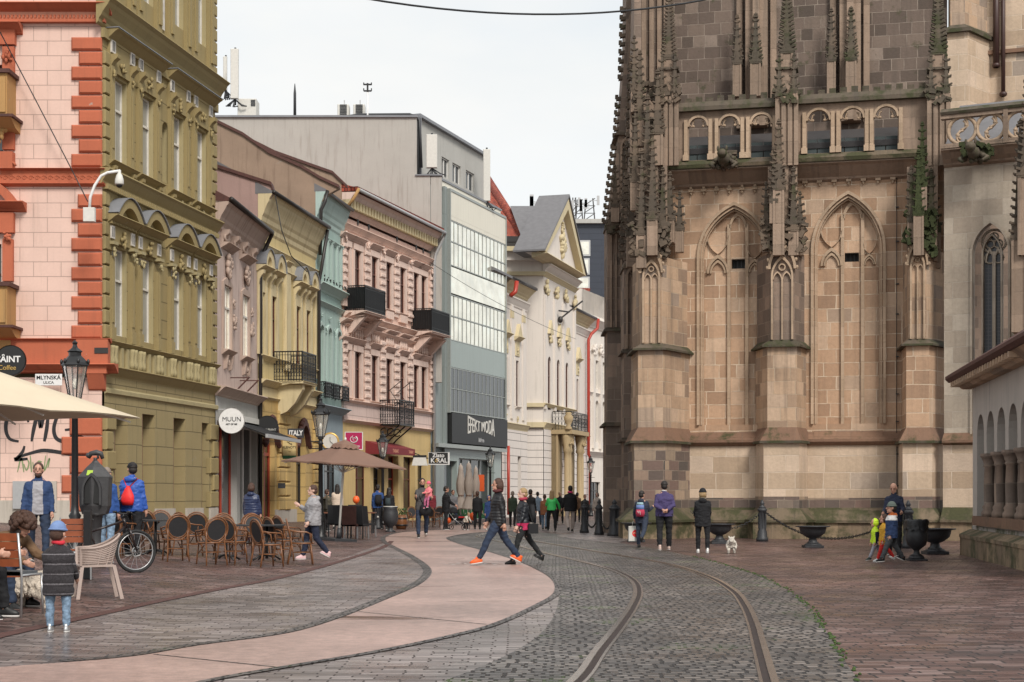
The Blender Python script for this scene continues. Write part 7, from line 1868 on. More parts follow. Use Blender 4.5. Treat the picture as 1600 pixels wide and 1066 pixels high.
wire('black cable crossing the sky at the top of the photo',catenary(W(560,-4,30),W(1130,-6,36),.38),.022)
wire('thin cable slanting down the pink wall to the security camera',[W(0,50,47.5),W(55,155,47.6),W(112,265,47.6),W(137,315,46.7)],.018)
wire('loose cable hanging from the gutter of the yellow house',[W(430,305,60),W(440,360,60),W(455,400,60),W(480,425,61)],.02)
wire('thin cable spanning from the store to the palace front',catenary(W(672,410,84),W(900,530,100),.3),.014)
E_=Fac(336,.0238,965)
c=Vector((Fac(336,.0238,965).O));
k=.0236;r,M=disc_sign('shop_sign','round white hanging sign beside the black awning',Vector(((362-800)*k,k*F,HC+(776-657.5)*k)),20.5*k,'white','offwhite')
mb=MB();text_mb(mb,'MUUN',tp(.01,.05,-.045),.24,'black',.003,-.002,sx=1.0);text_mb(mb,'ART OF ME',tp(0,-.13,-.045),.085,'black',.004,.001);build(mb,'lettering',r,M)
mb=MB('galv');mb.bar((-.5,.05,.42),(.1,.05,.42),.05);build(mb,'bracket',r,M)
ua,ub=E_.u(345),E_.u(404);za,zb_=E_.z(345,640),E_.z(404,672,1.6)
r=thing('awning','black fabric awning slanting out under the mauve house','awning',E_.M)
mb=MB('blackcloth');z0=4.35;z1=3.75;mb.add([(ua,-.1,z0),(ub-.2,-.1,z0),(ub-.2,-1.75,z1),(ua,-1.75,z1),(ua,-.1,z0-.03),(ub-.2,-.1,z0-.03),(ub-.2,-1.75,z1-.03),(ua,-1.75,z1-.03)],[(0,1,2,3),(4,5,6,7),(0,1,5,4),(1,2,6,5),(2,3,7,6),(3,0,4,7)]);build(mb,'fabric',r,E_.M)
mb=MB('galv');mb.box(ua-.05,ub-.15,-1.82,-1.72,z1-.12,z1+.02);mb.use('offwhite');mb.box(ua-.1,ub-.1,-.3,-.05,z0,z0+.22);build(mb,'housing',r,E_.M)
mb=MB('galv')
for xx in(ua+.3,ub-.6):mb.bar((xx,-.1,z0-.3),(xx+.3,-.9,z0-.35),.05);mb.bar((xx+.3,-.9,z0-.35),(xx,-1.7,z1-.06),.05)
build(mb,'arm',r,E_.M)
k=.0262;r,M=disc_sign('shop_sign','round black sign under the rust-brown arch of the yellow house',Vector(((417.5-800)*k,k*F,HC+(776-667)*k)),17.5*k,'black','iron')
mb=MB();text_mb(mb,'RESTAURANT',tp(0,-.12),.12,'offwhite',.004);build(mb,'lettering',r,M)
k=.0268;M=Matrix.Translation(((452.5-800)*k,k*F,HC+(776-700)*k));r=thing('shop_sign','yellow hanging jeweller sign with a green foot','sign',M)
hw_=10.5*k;hh=15*k;mb=MB('sign_cream');mb.box(-hw_,hw_,-.04,.04,-hh,hh);build(mb,'board',r,M)
mb=MB('ochre_trim');mb.band([(-hw_-.04,-hh)]+archpts(-hw_-.04,hw_+.04,hh,'seg',.16,8)+[(hw_+.04,-hh)],[(-hw_,-hh)]+archpts(-hw_,hw_,hh,'seg',.02,8)+[(hw_,-hh)],-.07,.07);mb.use('green_paint');mb.box(-hw_,hw_,-.06,.06,-hh-.06,-hh+.08);build(mb,'frame',r,M)
mb=MB();text_mb(mb,'KLENOTY',tp(0,.02,-.045),.135,'iron',.003,.002);mb.use('iron');mb.tube([(.05,-.05,.3),(-.04,-.05,.22),(.06,-.05,.16),(.1,-.05,.2)],.012,5);mb.tube([(-.1,-.05,.26),(.12,-.05,.12)],.01,5);text_mb(mb,'1990',tp(0,-.16,-.045),.06,'ochre_trim',.003);build(mb,'lettering',r,M)
k=.0268
mb=MB('iron');mb.bar((-1.0,0,hh-.12),(-hw_,0,hh-.12),.03);build(mb,'bracket',r,M)
k=.029;M=Matrix.Translation(((516-800)*k,k*F,HC+(776-690)*k));r=thing('street_clock','round shop clock with a gilded rim above the parasol','clock',M)
mb=MB('offwhite');mb.lathe([(.33,-.06),(.33,.06)],seg=24,axis='y',smooth=False);build(mb,'face',r,M);mb=MB('sign_gold');mb.tube([(.36*math.cos(a),0,.36*math.sin(a))for a in[q*PI/12 for q in range(24)]],.06,8,closed=True);build(mb,'rim',r,M)
mb=MB('iron');mb.bar((0,-.07,0),(.0,-.07,.2),.02);mb.bar((0,-.07,0),(.12,-.07,-.1),.02);build(mb,'hands',r,M);mb=MB('iron');mb.bar((-.35,0,0),(-.9,0,0),.05);build(mb,'bracket',r,M)
k=.0305;M=Matrix.Translation(((553-800)*k,k*F,HC+(776-689)*k));r=thing('shop_sign','square magenta sign with a white swirl on the pink house','sign',M)
q_=13*k;mb=MB('magenta');mb.box(-q_,q_,-.05,.05,-q_,q_);build(mb,'board',r,M);mb=MB('white');
mb.band([(-q_-.03,-q_-.03),(q_+.03,-q_-.03),(q_+.03,q_+.03),(-q_-.03,q_+.03)],[(-q_,-q_),(q_,-q_),(q_,q_),(-q_,q_)],-.06,.06,closed=True)
mb.tube([(.17*math.cos(a),-.06,.07+.15*math.sin(a))for a in[PI*.7+q*PI/8 for q in range(14)]],[.012+.002*q for q in range(14)],5);mb.tube([(.07*math.cos(a)+.02,-.06,.08+.06*math.sin(a))for a in[q*PI/6 for q in range(10)]],.014,5);mb.tube([(-.04,-.06,.24),(-.1,-.06,.18),(-.04,-.06,.12)],.014,5)
text_mb(mb,'NAMINGO',tp(0,-.27,-.055),.12,'white',.003,.002);build(mb,'lettering',r,M);mb=MB('galv');mb.bar((-q_-.3,0,0),(-q_,0,0),.04);build(mb,'bracket',r,M)
P2=Fac(534.5,.0319,1550);ua,ub=P2.u(604,1.2),P2.u(648,1.2);r=thing('awning','dark red shop awning under the iron balcony','awning',P2.M)
za=4.0;mb=MB('awning_red');mb.add([(ua,0,za+.3),(ub,0,za+.3),(ub,-1.2,za-.05),(ua,-1.2,za-.05)],[(0,1,2,3)]);mb.box(ua,ub,-1.22,-1.18,za-.4,za-.04);mb.add([(ua,0,za+.3),(ua,-1.2,za-.05),(ua,-1.2,za-.4),(ua,0,za-.4)],[(0,1,2,3)]);build(mb,'fabric',r,P2.M)
mb=MB();text_mb(mb,'TABAK',tp((ua+ub)/2-.8,za-.22,-1.225),.26,'salmon_pink',.003,.004);text_mb(mb,'TABAK',tp(ub-.6,za-.22,-1.225),.22,'salmon_pink',.003,.004);build(mb,'lettering',r,P2.M)
k=.0345;M=Matrix.Translation(((656-800)*k,k*F,HC+(776-719)*k));r=thing('wall_lamp','big pale trapezoid lamp shade hanging at the end of the pink house','lamp',M)
mb=MB('offwhite');mb.extz([(-.42,-.25),(.42,-.25),(.42,.25),(-.42,.25)],-.3,.15,[(-.32,-.18),(.32,-.18),(.32,.18),(-.32,.18)]);build(mb,'shade',r,M);mb=MB('iron');mb.box(-.36,.36,-.2,.2,.15,.26);mb.bar((0,0,.26),(-.6,0,.5),.05);build(mb,'cap',r,M)
k=.0350;M=Matrix.Translation(((686-800)*k,k*F,HC+(776-716)*k));r=thing('shop_sign','black rectangular sign with white rim and letters before the modern store','sign',M)
mb=MB('white');mb.box(-16.5*k,16.5*k,-.08,.08,-10.5*k,9*k);build(mb,'case',r,M);mb=MB('black');mb.box(-15.8*k,14*k,-.1,-.081,-8.5*k,8.5*k);build(mb,'board',r,M)
mb=MB();text_mb(mb,'Zlato',tp(-.03,.14,-.105),.3,'white',.003,.006);text_mb(mb,'K RAL',tp(0,-.14,-.105),.34,'white',.003,.008);mb.use('sign_gold');mb.tube([(-.14+.07*math.cos(a),-.11,-.15+.07*math.sin(a))for a in[q*PI/6 for q in range(12)]],.018,5,closed=True);mb.ell((-.14,-.11,-.05),.03,.02,.03,6,4);build(mb,'lettering',r,M)
mb=MB('iron');mb.bar((-15.8*k-.5,0,0),(-15.8*k,0,0),.05);build(mb,'bracket',r,M)
k=.0275;M=Matrix.Translation(((462-800)*k,k*F,HC+(776-677)*k));r=thing('shop_sign','white letters in the arched window of the yellow house','sign',M)
mb=MB('iron_grey');mb.box(-.35,.35,.02,.05,-.2,.2);build(mb,'board',r,M);mb=MB();text_mb(mb,'ITALY',tp(0,0,.015),.3,'white',.003,.01,sx=.75);build(mb,'lettering',r,M)
M=Matrix.Translation(W(440,759,63.5));r=build(MB('iron_grey').box(-.15,.15,-.02,.02,-.11,.11,.004),'house_plaque',None,M,'small grey plaque on the yellow house wall','plaque')
for px,py,k,lab,rr in((556.5,781,.0222,'orange balloon above the woven chairs',.12),(701,813.5,.0272,'orange toy bag hanging from the stroller',.11),(739,807,.0272,'orange balloon held beside the toddler in white',.15)):
 M=Matrix.Translation(((px-800)*k,k*F,HC+(776-py)*k));r=thing('balloon',lab,'balloon',M)
 mb=MB('orange');mb.ell((0,0,0),rr,rr,rr*1.15,14,10);mb.lathe([(.015,-rr*1.2),(.03,-rr*1.28)],seg=8);build(mb,'skin',r,M);mb=MB('offwhite');mb.tube([(0,0,-rr*1.2),(.02,0,-rr*1.2-.2),(0,0,-rr*1.2-.4)],.005,4);build(mb,'string',r,M)
k=.0318;Yq=k*F-.15
M=Matrix.Translation((0,Yq,0));X=lambda px:(px-800)*Yq/F;Z=lambda py:HC+(776-py)*Yq/F
r=thing('loudspeaker','upper horn loudspeaker on the brown gable','loudspeaker',M,'horn loudspeakers on the brown gable')
mb=MB('galv');mb.lathe([(.1,-.3),(.12,0),(.2,.25),(.28,.35)],(X(463),0,Z(277)),12,axis='x');mb.use('iron');mb.bar((X(463),.1,Z(277)),(X(463),.1,Z(262)),.05);mb.use('offwhite');mb.box(X(458),X(466),-.1,.05,Z(271),Z(261));build(mb,'horn',r,M)
r=thing('loudspeaker','lower horn loudspeaker on the brown gable','loudspeaker',M,'horn loudspeakers on the brown gable')
mb=MB('galv');mb.lathe([(.1,-.3),(.12,0),(.2,.25),(.28,.35)],(X(464),0,Z(302)),12,axis='x');mb.use('iron');mb.bar((X(462),.1,Z(302)),(X(455),.1,Z(290)),.05);build(mb,'horn',r,M)
r=thing('floodlight','square floodlight beside the loudspeakers','floodlight',M);mb=MB('offwhite');mb.box(X(442),X(455),-.35,-.05,Z(308),Z(292),.02);build(mb,'housing',r,M);mb=MB('glass_dark');mb.box(X(444),X(453),-.37,-.34,Z(306),Z(294));build(mb,'lens',r,M)
Yq=.0372*F;M=Matrix.Translation((0,Yq,0));X=lambda px:(px-800)*Yq/F;Z=lambda py:HC+(776-py)*Yq/F
def ac(px,lab):
 r=thing('air_conditioner',lab,'air conditioner',M,'air conditioning units on the flat roof')
 mb=MB('offwhite');mb.box(X(px-9),X(px+9),1.0,1.8,Z(178),Z(156),.03);build(mb,'casing',r,M)
 mb=MB('iron_grey')
 for i in range(8):mb.box(X(px-5),X(px+6),.96,1.0,Z(175)+i*.09,Z(175)+i*.09+.05)
 build(mb,'grille',r,M);mb=MB('galv');mb.bar((X(px+1),1.4,Z(156)),(X(px+1),1.4,Z(147)),.06);
 for dx in(-7,7):mb.box(X(px+dx)-.06,X(px+dx)+.06,1.0,1.8,Z(182),Z(178))
 build(mb,'stand',r,M)
ac(533,'left air conditioning unit on the flat roof');ac(558,'right air conditioning unit on the flat roof')
r=thing('roof_mast','white pole with a small crossbar aerial on the blank wall','antenna',M);mb=MB('white');mb.tube([(X(575),-.25,Z(220)),(X(575),-.25,Z(140))],.05,8);build(mb,'pole',r,M);mb=MB('iron')
mb.bar((X(569),-.25,Z(134)),(X(581),-.25,Z(134)),.08);mb.bar((X(569),-.25,Z(144)),(X(581),-.25,Z(144)),.08);mb.bar((X(575),-.25,Z(146)),(X(575),-.25,Z(132)),.1)
for x_ in(569,581):mb.bar((X(x_),-.25,Z(135)),(X(x_),-.25,Z(131)),.06);mb.bar((X(x_),-.25,Z(144)),(X(x_),-.25,Z(140)),.06)
for y_ in(192,218):mb.bar((X(575),-.25,Z(y_)),(X(577),.1,Z(y_)),.06)
build(mb,'aerial',r,M)
r=build(MB('iron_grey').tube([(X(455),1.5,Z(181)),(X(455),1.5,Z(135)),(X(455),1.5,Z(120))],[.09,.08,.02],8),'lightning_rod',None,M,'thin dark lightning rod on the flat roof','rod')
r=thing('roof_railing','dark cable duct running along the flat roof edge','duct',M);mb=MB('iron_grey');mb.tube([(X(345),.5,Z(182)),(X(530),.5,Z(181)),(X(560),.3,Z(178)),(X(640),.2,Z(178)),(X(655),.1,Z(184)),(X(658),0,Z(262))],.1,8);build(mb,'duct',r,M)
def panel_antenna(px0,px1,py0,py1,Y,lab,extra=False,m='canvas_pale'):
 X=lambda px:(px-800)*Y/F;Z=lambda py:HC+(776-py)*Y/F;M=Matrix.Translation((0,Y,0))
 r=thing('cell_antenna',lab,'antenna',M,'mobile phone antennas on the roofs');mb=MB('offwhite');mb.box(X(px0),X(px1),0,.25,Z(py1),Z(py0),.03);build(mb,'panel',r,M)
 mb=MB('iron_grey');c=X((px0+px1)/2);mb.tube([(c,.35,Z(py1+8)),(c,.35,Z(py0-4))],.06,8)
 for t in(.2,.8):mb.box(c-.08,c+.08,.2,.4,Z(py1+(py0-py1)*t)-.06,Z(py1+(py0-py1)*t)+.06)
 rnd=random.Random(px0)
 for i in range(7):x_=c+rnd.uniform(-.5,.5);mb.tube([(c,.2,Z(py1)),(x_,.2,Z(py1)-rnd.uniform(.3,.6)),(x_+rnd.uniform(-.2,.3),.3,Z(py1+10))],.04,5)
 build(mb,'mount',r,M)
panel_antenna(360,372,76,154,90,'tallest cream antenna panel beside the olive house');panel_antenna(348.5,354,88,140,91.5,'slim antenna panel behind the tallest one');panel_antenna(666,683,210,262,88.5,'antenna panel at the corner of the top storey');panel_antenna(755,766,233,314,97,'tall antenna panel at the far end of the top storey')
M=Matrix.Translation((0,90.5,0));X=lambda px:(px-800)*90.5/F;Z=lambda py:HC+(776-py)*90.5/F
r=thing('equipment_cabinet','light grey equipment cabinet on the flat roof','cabinet',M);mb=MB('offwhite');mb.box(X(371),X(400),0,1.2,Z(183),Z(154),.03);build(mb,'casing',r,M);mb=MB('iron_grey');
for i in range(5):mb.box(X(392),X(399),-.03,0,Z(166)+i*.08,Z(166)+i*.08+.05)
build(mb,'grille',r,M)
def cloth(c,rough=.85,var=.18,sheen=False,key=None):
 n='cloth_%02d_%02d_%02d_%02d'%(int(c[0]*99),int(c[1]*99),int(c[2]*99),int(rough*99))
 if n not in MATS:plain(n,c,rough,0,var,9,bmp=.006)
 return n
plain('skin',(.50,.27,.19),.5,var=.08);plain('skin_pale',(.58,.36,.28),.5,var=.08)
plain('lips',(.36,.10,.09),.5);plain('eye',(.02,.015,.012),.2);plain('hair_dark',(.018,.012,.009),.55,var=.5,scale=60,bmp=.01);plain('hair_brown',(.075,.032,.018),.55,var=.5,scale=50,bmp=.012)
plain('hair_blond',(.38,.25,.12),.55,var=.4,scale=60,bmp=.01);plain('hair_grey',(.28,.22,.18),.6,var=.4,scale=60,bmp=.01);plain('fur_dark',(.035,.03,.034),.8,var=.7,scale=40,bmp=.02);plain('fur_white',(.62,.57,.50),.9,var=.25,scale=25,bmp=.02);plain('fur_cream',(.58,.50,.41),.9,var=.35,scale=18,bmp=.02)
plain('denim',(.02,.034,.068),.85,var=.4,scale=14);plain('denim_light',(.20,.29,.40),.85,var=.7,scale=22);plain('silver',(.6,.6,.6),.3,.7);plain('sole',(.6,.57,.54),.7)
from mathutils import noise as mnoise
def fuse(mb,voxel,name,mats,fn=None,par=None,M=None,smooth=2,jitter=0,label=None,extra=None,wrinkle=0):
 me=bpy.data.meshes.new('tmp');me.from_pydata(mb.v,[],mb.f)
 bm=bmesh.new();bm.from_mesh(me);bmesh.ops.recalc_face_normals(bm,faces=bm.faces);bm.to_mesh(me);bm.free()
 o=bpy.data.objects.new('tmp',me);COL.objects.link(o)
 r=o.modifiers.new('r','REMESH');r.mode='VOXEL';r.voxel_size=voxel;r.adaptivity=0
 if smooth:s=o.modifiers.new('s','SMOOTH');s.factor=.5;s.iterations=smooth
 bpy.context.view_layer.update()
 e=o.evaluated_get(bpy.context.evaluated_depsgraph_get());m2=bpy.data.meshes.new_from_object(e)
 bpy.data.objects.remove(o);bpy.data.meshes.remove(me)
 out=MB();
 vs=[v.co.copy()for v in m2.vertices]
 if jitter:
  rnd=random.Random(2)
  for i,v in enumerate(vs):vs[i]=v+Vector(m2.vertices[i].normal)*rnd.uniform(-jitter*.4,jitter)
 if wrinkle:
  sd=Vector((len(vs)*.01%7,3,1))
  for i,v in enumerate(vs):
   n=mnoise.noise(Vector((v.x*9,v.y*9,v.z*17))+sd)+.5*mnoise.noise(Vector((v.x*22+v.z*9,v.y*22,v.z*30))+sd);vs[i]=v+Vector(m2.vertices[i].normal)*n*wrinkle
 out.v=[tuple(v)for v in vs]
 for m_ in mats:out.use(m_)
 for p in m2.polygons:
  out.f.append(tuple(p.vertices));out.sm.append(True);out.m.append(fn(p.center)if fn else 0)
 bpy.data.meshes.remove(m2)
 if extra:
  for nm,b in extra:out.use(nm);out.add(b.v,b.f,True)
 return build(out,name,par,M,label=label)
def person(label,M,H,skin='skin',hips=(.1,-.1),knees=(.05,.05),hipout=.03,armL=(.1,.12,.15),armR=(.1,.12,.15),lean=0,bend=0,head=(0,0),sit=None,top=None,topm='blackcloth',topfn=None,hem=.80,topw=1.0,puff=0,puffn=9,sleeves=None,hood=None,trousers='blackcloth',trw=1.0,shoe='black',solem='sole',hair=('short','hair_dark'),hat=None,beard=None,scarf=None,vox=.010,child=0,handL=None,handR=None,wide=1.0,hoodup=None,sleevefn=None,crossback=False):
 """faces local -y; arm = (forward swing, outward, elbow bend); hips forward swing per side (left is +x)"""
 r=thing('person',label,'person',M);s=H/1.75
 hs=1+.32*child
 thigh,shin,ank=.43,.43,.08
 if child:thigh,shin=.43-.05*child,.43-.05*child
 legs=[];drops=[]
 for i,sx in enumerate((1,-1)):
  a=hips[i];b=a-knees[i]
  toe=max(0,math.sin(-b))*.13 if b<-.2 else 0
  drops.append(thigh*math.cos(a)+shin*math.cos(b)+ank*math.cos(min(0,b)*.7)+toe)
 zp=sit if sit is not None else max(drops)
 neck_h=zp+.56-(.03*child)
 hipx=.095*wide
 def joint(i):
  sx=(1,-1)[i];a=hips[i];b=a-knees[i]
  h_=Vector((sx*hipx,0,zp));k_=h_+Vector((sx*hipout,-math.sin(a)*thigh,-math.cos(a)*thigh));f_=k_+Vector((0,-math.sin(b)*shin,-math.cos(b)*shin));return h_,k_,f_,b
 cl,sl_=math.cos(lean),math.sin(lean)
 def up(p):
  p=Vector(p);d=p-Vector((0,0,zp));t=min(1,max(0,d.z/.5));a=lean+bend*t
  return Vector((d.x,d.y*math.cos(a)-d.z*math.sin(a),zp+d.z*math.cos(a)+d.y*math.sin(a)))
 zs_=zp+.452-(.02*child);shx=(.152-.01*child)*wide
 def arm(i,par):
  sx=(1,-1)[i];sw,out,el=par;S_=up((sx*shx,.0,zs_));base=lean+bend
  def dr(ang,o):return Vector((sx*math.sin(o)*math.cos(ang),-math.sin(ang),-math.cos(ang)*math.cos(o)))
  E=S_+dr(sw,out)*.28;fo=out*.4 if len(par)<3 or el<1.2 else-.5
  if crossback:fo=-1.0
  Wd=dr(sw+el,fo);W_=E+Wd*.245;return S_,E,W_,Wd
 b=MB('skin');T=[]
 i0=0
 tor=[(0,0,zp-.06,.13,.09),(0,0,zp+.03,.155,.11),(0,0,zp+.16,.135,.095),(0,-.01,zp+.30,.155,.105),(0,0,zp+.42,.17,.10),(0,.01,zp+.50,.12,.07),(0,.012,zp+.55,.055,.055)]
 b.rings([(x,y,z,rx*wide,ry*wide)for x,y,z,rx,ry in tor],16)
 b.tube([(0,.01,zp+.48),(0,.0,zp+.58),(0,-.005,zp+.66)],[.06,.052,.05],10)
 b.v=[tuple(up(p))for p in b.v]
 hc=up((0,-.012,zp+.56+.128+.02*child));yaw,nod=head
 HR=Matrix.Translation(hc)@Matrix.Rotation(yaw,4,'Z')@Matrix.Rotation(nod+(lean+bend)*.35,4,'X')@Matrix.Scale(hs*1.07,4)
 hd=MB('skin');hd.ell((0,.01,.02),.074,.092,.10,16,12);hd.ell((0,-.02,-.05),.055,.062,.065,12,8);hd.tube([(0,-.085,.02),(0,-.105,-.012),(0,-.092,-.025)],[.010,.014,.012],6)
 for sx in(-1,1):hd.ell((sx*.076,.012,-.005),.012,.02,.03,8,6)
 hd.ell((0,-.083,-.05),.022,.012,.012,8,5);hd.ell((0,-.075,-.088),.022,.018,.016,8,5)
 b.add([HR@Vector(p)for p in hd.v],hd.f)
 for i in range(2):
  h_,k_,f_,bb=joint(i);b.tube([h_+Vector((0,0,.03)),(h_+k_)/2,k_,(k_+f_)/2+Vector((0,.012,0)),f_],[.092,.078,.056,.055,.038],10)
  d=Vector((0,-math.cos(bb*.6),math.sin(bb*.6)*.9 if bb<0 else 0)).normalized();b.tube([f_+Vector((0,0,.03)),f_,f_+Vector((0,0,-.03))+d*.02],[.034,.03,.026],8)
 wr=[]
 for i,par in enumerate((armL,armR)):
  S_,E,W_,Wd=arm(i,par);wr.append((W_,Wd));b.tube([S_,(S_+E)/2,E,(E+W_)/2,W_],[.05,.046,.038,.036,.026],10)
  sx=(1,-1)[i];d=Wd.normalized();nrm=(Vector((-sx,0,0))-d*d.dot(Vector((-sx,0,0))));nrm=nrm.normalized()if nrm.length>.1 else Vector((0,0,1));sp=d.cross(nrm).normalized()
  if sp.y>0:sp=-sp
  b.tube([W_,W_+d*.03,W_+d*.085],[.026,.034,.036],8);b.obox(W_+d*.06,d*.035,sp*.038,nrm*.013)
  for q,ln in((-.03,.062),(-.010,.075),(.010,.080),(.030,.070)):
   p0=W_+d*.085+sp*q;p1=p0+d*ln*.5+nrm*.006;p2=p0+d*ln*.85+nrm*.024;b.tube([p0,p1,p2],[.0095,.009,.008],6)
  p0=W_+d*.03+sp*.03;b.tube([p0,p0+sp*.03+d*.025+nrm*.008,p0+sp*.038+d*.055+nrm*.016],[.012,.011,.009],6)
 ey=MB();lp=MB()
 for sx in(-1,1):ey.ell(HR@Vector((sx*.03,-.078,.015)),.010,.006,.007,8,5);ey.obox(HR@Vector((sx*.03,-.083,.034)),HR.to_3x3()@Vector((.016,0,0)),(0,.004,0),(0,0,.003))
 lp.ell(HR@Vector((0,-.09,-.052)),.02,.008,.006,8,4)
 Ms=M@Matrix.Scale(s,4)
 fuse(b,vox,'body',[skin],None,r,Ms,1,extra=[('eye',ey),('lips',lp)])
 t=MB();t.rings([(0,.0,zp-.09,.12*wide,.10*wide),(0,.0,zp,.17*wide,.125*wide),(0,0,zp+.1,.16*wide,.12*wide),(0,0,zp+.13,.14*wide,.1*wide)],16)
 for i in range(2):
  h_,k_,f_,bb=joint(i);t.tube([h_,(h_+k_)/2,k_,(k_+f_)/2+Vector((0,.01,0)),f_+(k_-f_)*.06],[.105*trw,.092*trw,.07*trw,.066*trw,.056*trw],12)
 fuse(t,vox*1.2,'trousers',[trousers],None,r,Ms,2,wrinkle=.011)
 j=MB();hz=zp+(hem-.92)
 nr=22;R=[]
 for q in range(nr+1):
  z=hz+(zp+.53-hz)*q/nr;u_=(z-zp)
  rx=.172 if u_<.05 else(.172-.018*min(1,(u_-.05)/.15)if u_<.2 else .155+.035*min(1,(u_-.2)/.2))
  if u_>.38:rx=.19-.125*((u_-.38)/.15)**1.15
  ry=.128 if u_<.36 else .128-.062*((u_-.36)/.17)
  rx+=.012;pf=puff*(abs(math.sin(PI*q*puffn/nr/1.0))-.5)if puff else 0
  R.append((0,.0,z,max(.05,rx*topw*wide+pf),max(.05,ry*topw*wide+pf)))
 j.rings(R,20)
 j.v=[tuple(up(p))if p[2]>zp else p for p in j.v]
 for i,par in enumerate((armL,armR)):
  S_,E,W_,Wd=arm(i,par);P=[S_+Vector((0,0,-.0))];q=0;n=7;P=[];RR=[]
  for q in range(n*2+1):
   tt=q/(2*n);p=S_+(E-S_)*(tt*2)if tt<=.5 else E+(W_-E)*((tt-.5)*2*.98)
   P.append(p);RR.append((.059-.017*tt)*(topw**.7)+(puff*.8*(abs(math.sin(q*PI/2*.9))-.4)if puff else 0))
  j.ell(S_+Vector((-(1,-1)[i]*.012,0,-.012)),.064*topw**.5,.066*topw**.5,.062,10,8);j.tube(P,RR,12)
 if hood:
  hh=up((0,.105,zp+.50));j.ell(hh,.11*hs**.5,.06,.07,12,8)
 if hoodup:
  j.ell(HR@Vector((0,.03,.01)),.105*hs,.105*hs,.135*hs,14,10,z0=-.9)
 cp=up((0,.005,zp+.55));j.rings([(cp.x,cp.y,cp.z-.05,.085,.08),(cp.x,cp.y,cp.z+.0,.07,.068),(cp.x,cp.y,cp.z+.035,.065,.062)],12)
 tm=topm if isinstance(topm,(list,tuple))else[topm]
 fn=None
 if topfn:
  fn=lambda c:topfn(c,zp,hs)
 fuse(j,vox*1.2,'jacket',tm,fn,r,Ms,2,wrinkle=.013 if not puff else .006)
 for i in range(2):
  h_,k_,f_,bb=joint(i);pit=min(0,bb)*.75 if bb<-.15 else(max(0,bb-.2)*.6)
  sh=MB(shoe);sh.rings([(0,0,0,.042,.125),(0,0,.03,.045,.13),(0,.01,.055,.04,.11),(0,.045,.085,.036,.062),(0,.06,.12,.038,.045)],12)
  sh.v=[(x,y-.045,z)for x,y,z in sh.v]
  sh.use(solem);sh.rings([(0,-.045,-.018,.044,.128),(0,-.045,.004,.046,.132)],12)
  Rm=Matrix.Translation(f_)@Matrix.Rotation(pit,4,'X')@Matrix.Translation(Vector((0,0,-.062)))
  sh.v=[tuple(Rm@Vector(p))for p in sh.v];build(sh,'shoe',r,Ms)
 st,hm=hair
 if hoodup:st='none'
 hb=MB(hm)
 cap_=lambda k=1.0,z0=-.15:hb.ell((0,.022,.03),.083*k,.094*k,.103*k,16,8,z0=z0)
 if st!='none':
  if st=='curly':
   rnd=random.Random(1)
   for q in range(90):
    a=rnd.uniform(0,2*PI);e=rnd.uniform(-.7,1.3);rr=.13
    if math.sin(a)<-.2 and e<.35:continue
    hb.ell((rr*math.cos(a)*math.cos(e)*1.0,.03+rr*math.sin(a)*math.cos(e),.01+rr*math.sin(e)*.95),.042,.042,.042,6,4)
   cap_(1.25)
  else:
   cap_(1.0,-.1);hb.ell((0,.045,-.01),.078,.075,.075,12,8)
   if st=='long':hb.rings([(0,.05,.03,.085,.06),(0,.062,-.05,.09,.058),(0,.075,-.16,.095,.05),(0,.085,-.25,.08,.035),(0,.085,-.30,.04,.02)],14)
   if st=='bob':hb.rings([(0,.03,.05,.09,.085),(0,.035,-.03,.096,.085),(0,.045,-.10,.085,.065)],14)
   if st=='bun':hb.ell((0,.11,.06),.045,.04,.045,10,6)
  hb.v=[tuple(HR@Vector(p))for p in hb.v];build(hb,'hair',r,Ms)
 if hat:
  kind,hm2=hat;ht=MB(hm2)
  if kind=='beanie':ht.ell((0,.015,.045),.092,.102,.105,16,8,z0=-.05);ht.tube([(.092*math.cos(q*PI/8),.015+.102*math.sin(q*PI/8),.045)for q in range(16)],.014,6,closed=True)
  if kind=='cap':ht.ell((0,.015,.045),.086,.098,.085,16,8,z0=0);ht.ell((0,-.11,.045),.065,.075,.012,12,4)
  ht.v=[tuple(HR@Vector(p))for p in ht.v];build(ht,'hat',r,Ms)
 if beard:bd=MB(beard);bd.ell((0,-.04,-.075),.058,.055,.05,12,8);bd.v=[tuple(HR@Vector(p))for p in bd.v];build(bd,'beard',r,Ms)
 if scarf:sc=MB(scarf);c0=up((0,.0,zp+.575));sc.tube([(c0.x+.075*math.cos(q*PI/6),c0.y+.075*math.sin(q*PI/6),c0.z+.01*math.sin(q))for q in range(12)],.034,8,closed=True);build(sc,'scarf',r,Ms)
 return r,Ms,wr,s,up,zp
def place(px,k=None,foot=None,top=760,rz=0,hat=0):
 if foot:p=G(px,foot)
 else:p=GY(px,k)
 kk=p.y/F;H=HC-(top-HY)*kk-p.z-hat
 return at(p,math.radians(rz)),H,kk
def bagthing(name,label,cat,Ms,mb):return build(mb,name,None,Ms,label,cat)
BL,NV=cloth((.007,.007,.009)),cloth((.012,.017,.04));
M,H,k=place(60,k=.0112,top=724,rz=12)
fn=lambda c,zp,hs:1 if(abs(c.x)<.085+.04*max(0,(zp+.2-c.z))and c.y<-.03 and c.z<zp+.50)else 0
person('bearded man in an open navy jacket over a grey shirt by the graffiti wall',M,H,hips=(.25,-.25),armL=(.1,.18,.3),armR=(.15,.2,.25),topm=[cloth((.02,.045,.12)),cloth((.33,.32,.34))],topfn=fn,hem=.84,topw=1.1,wide=1.1,trousers='denim',hair=('short','hair_brown'),beard='hair_brown',hood=True,vox=.009)
M,H,k=place(206,k=.0131,top=722,rz=172,hat=.01)
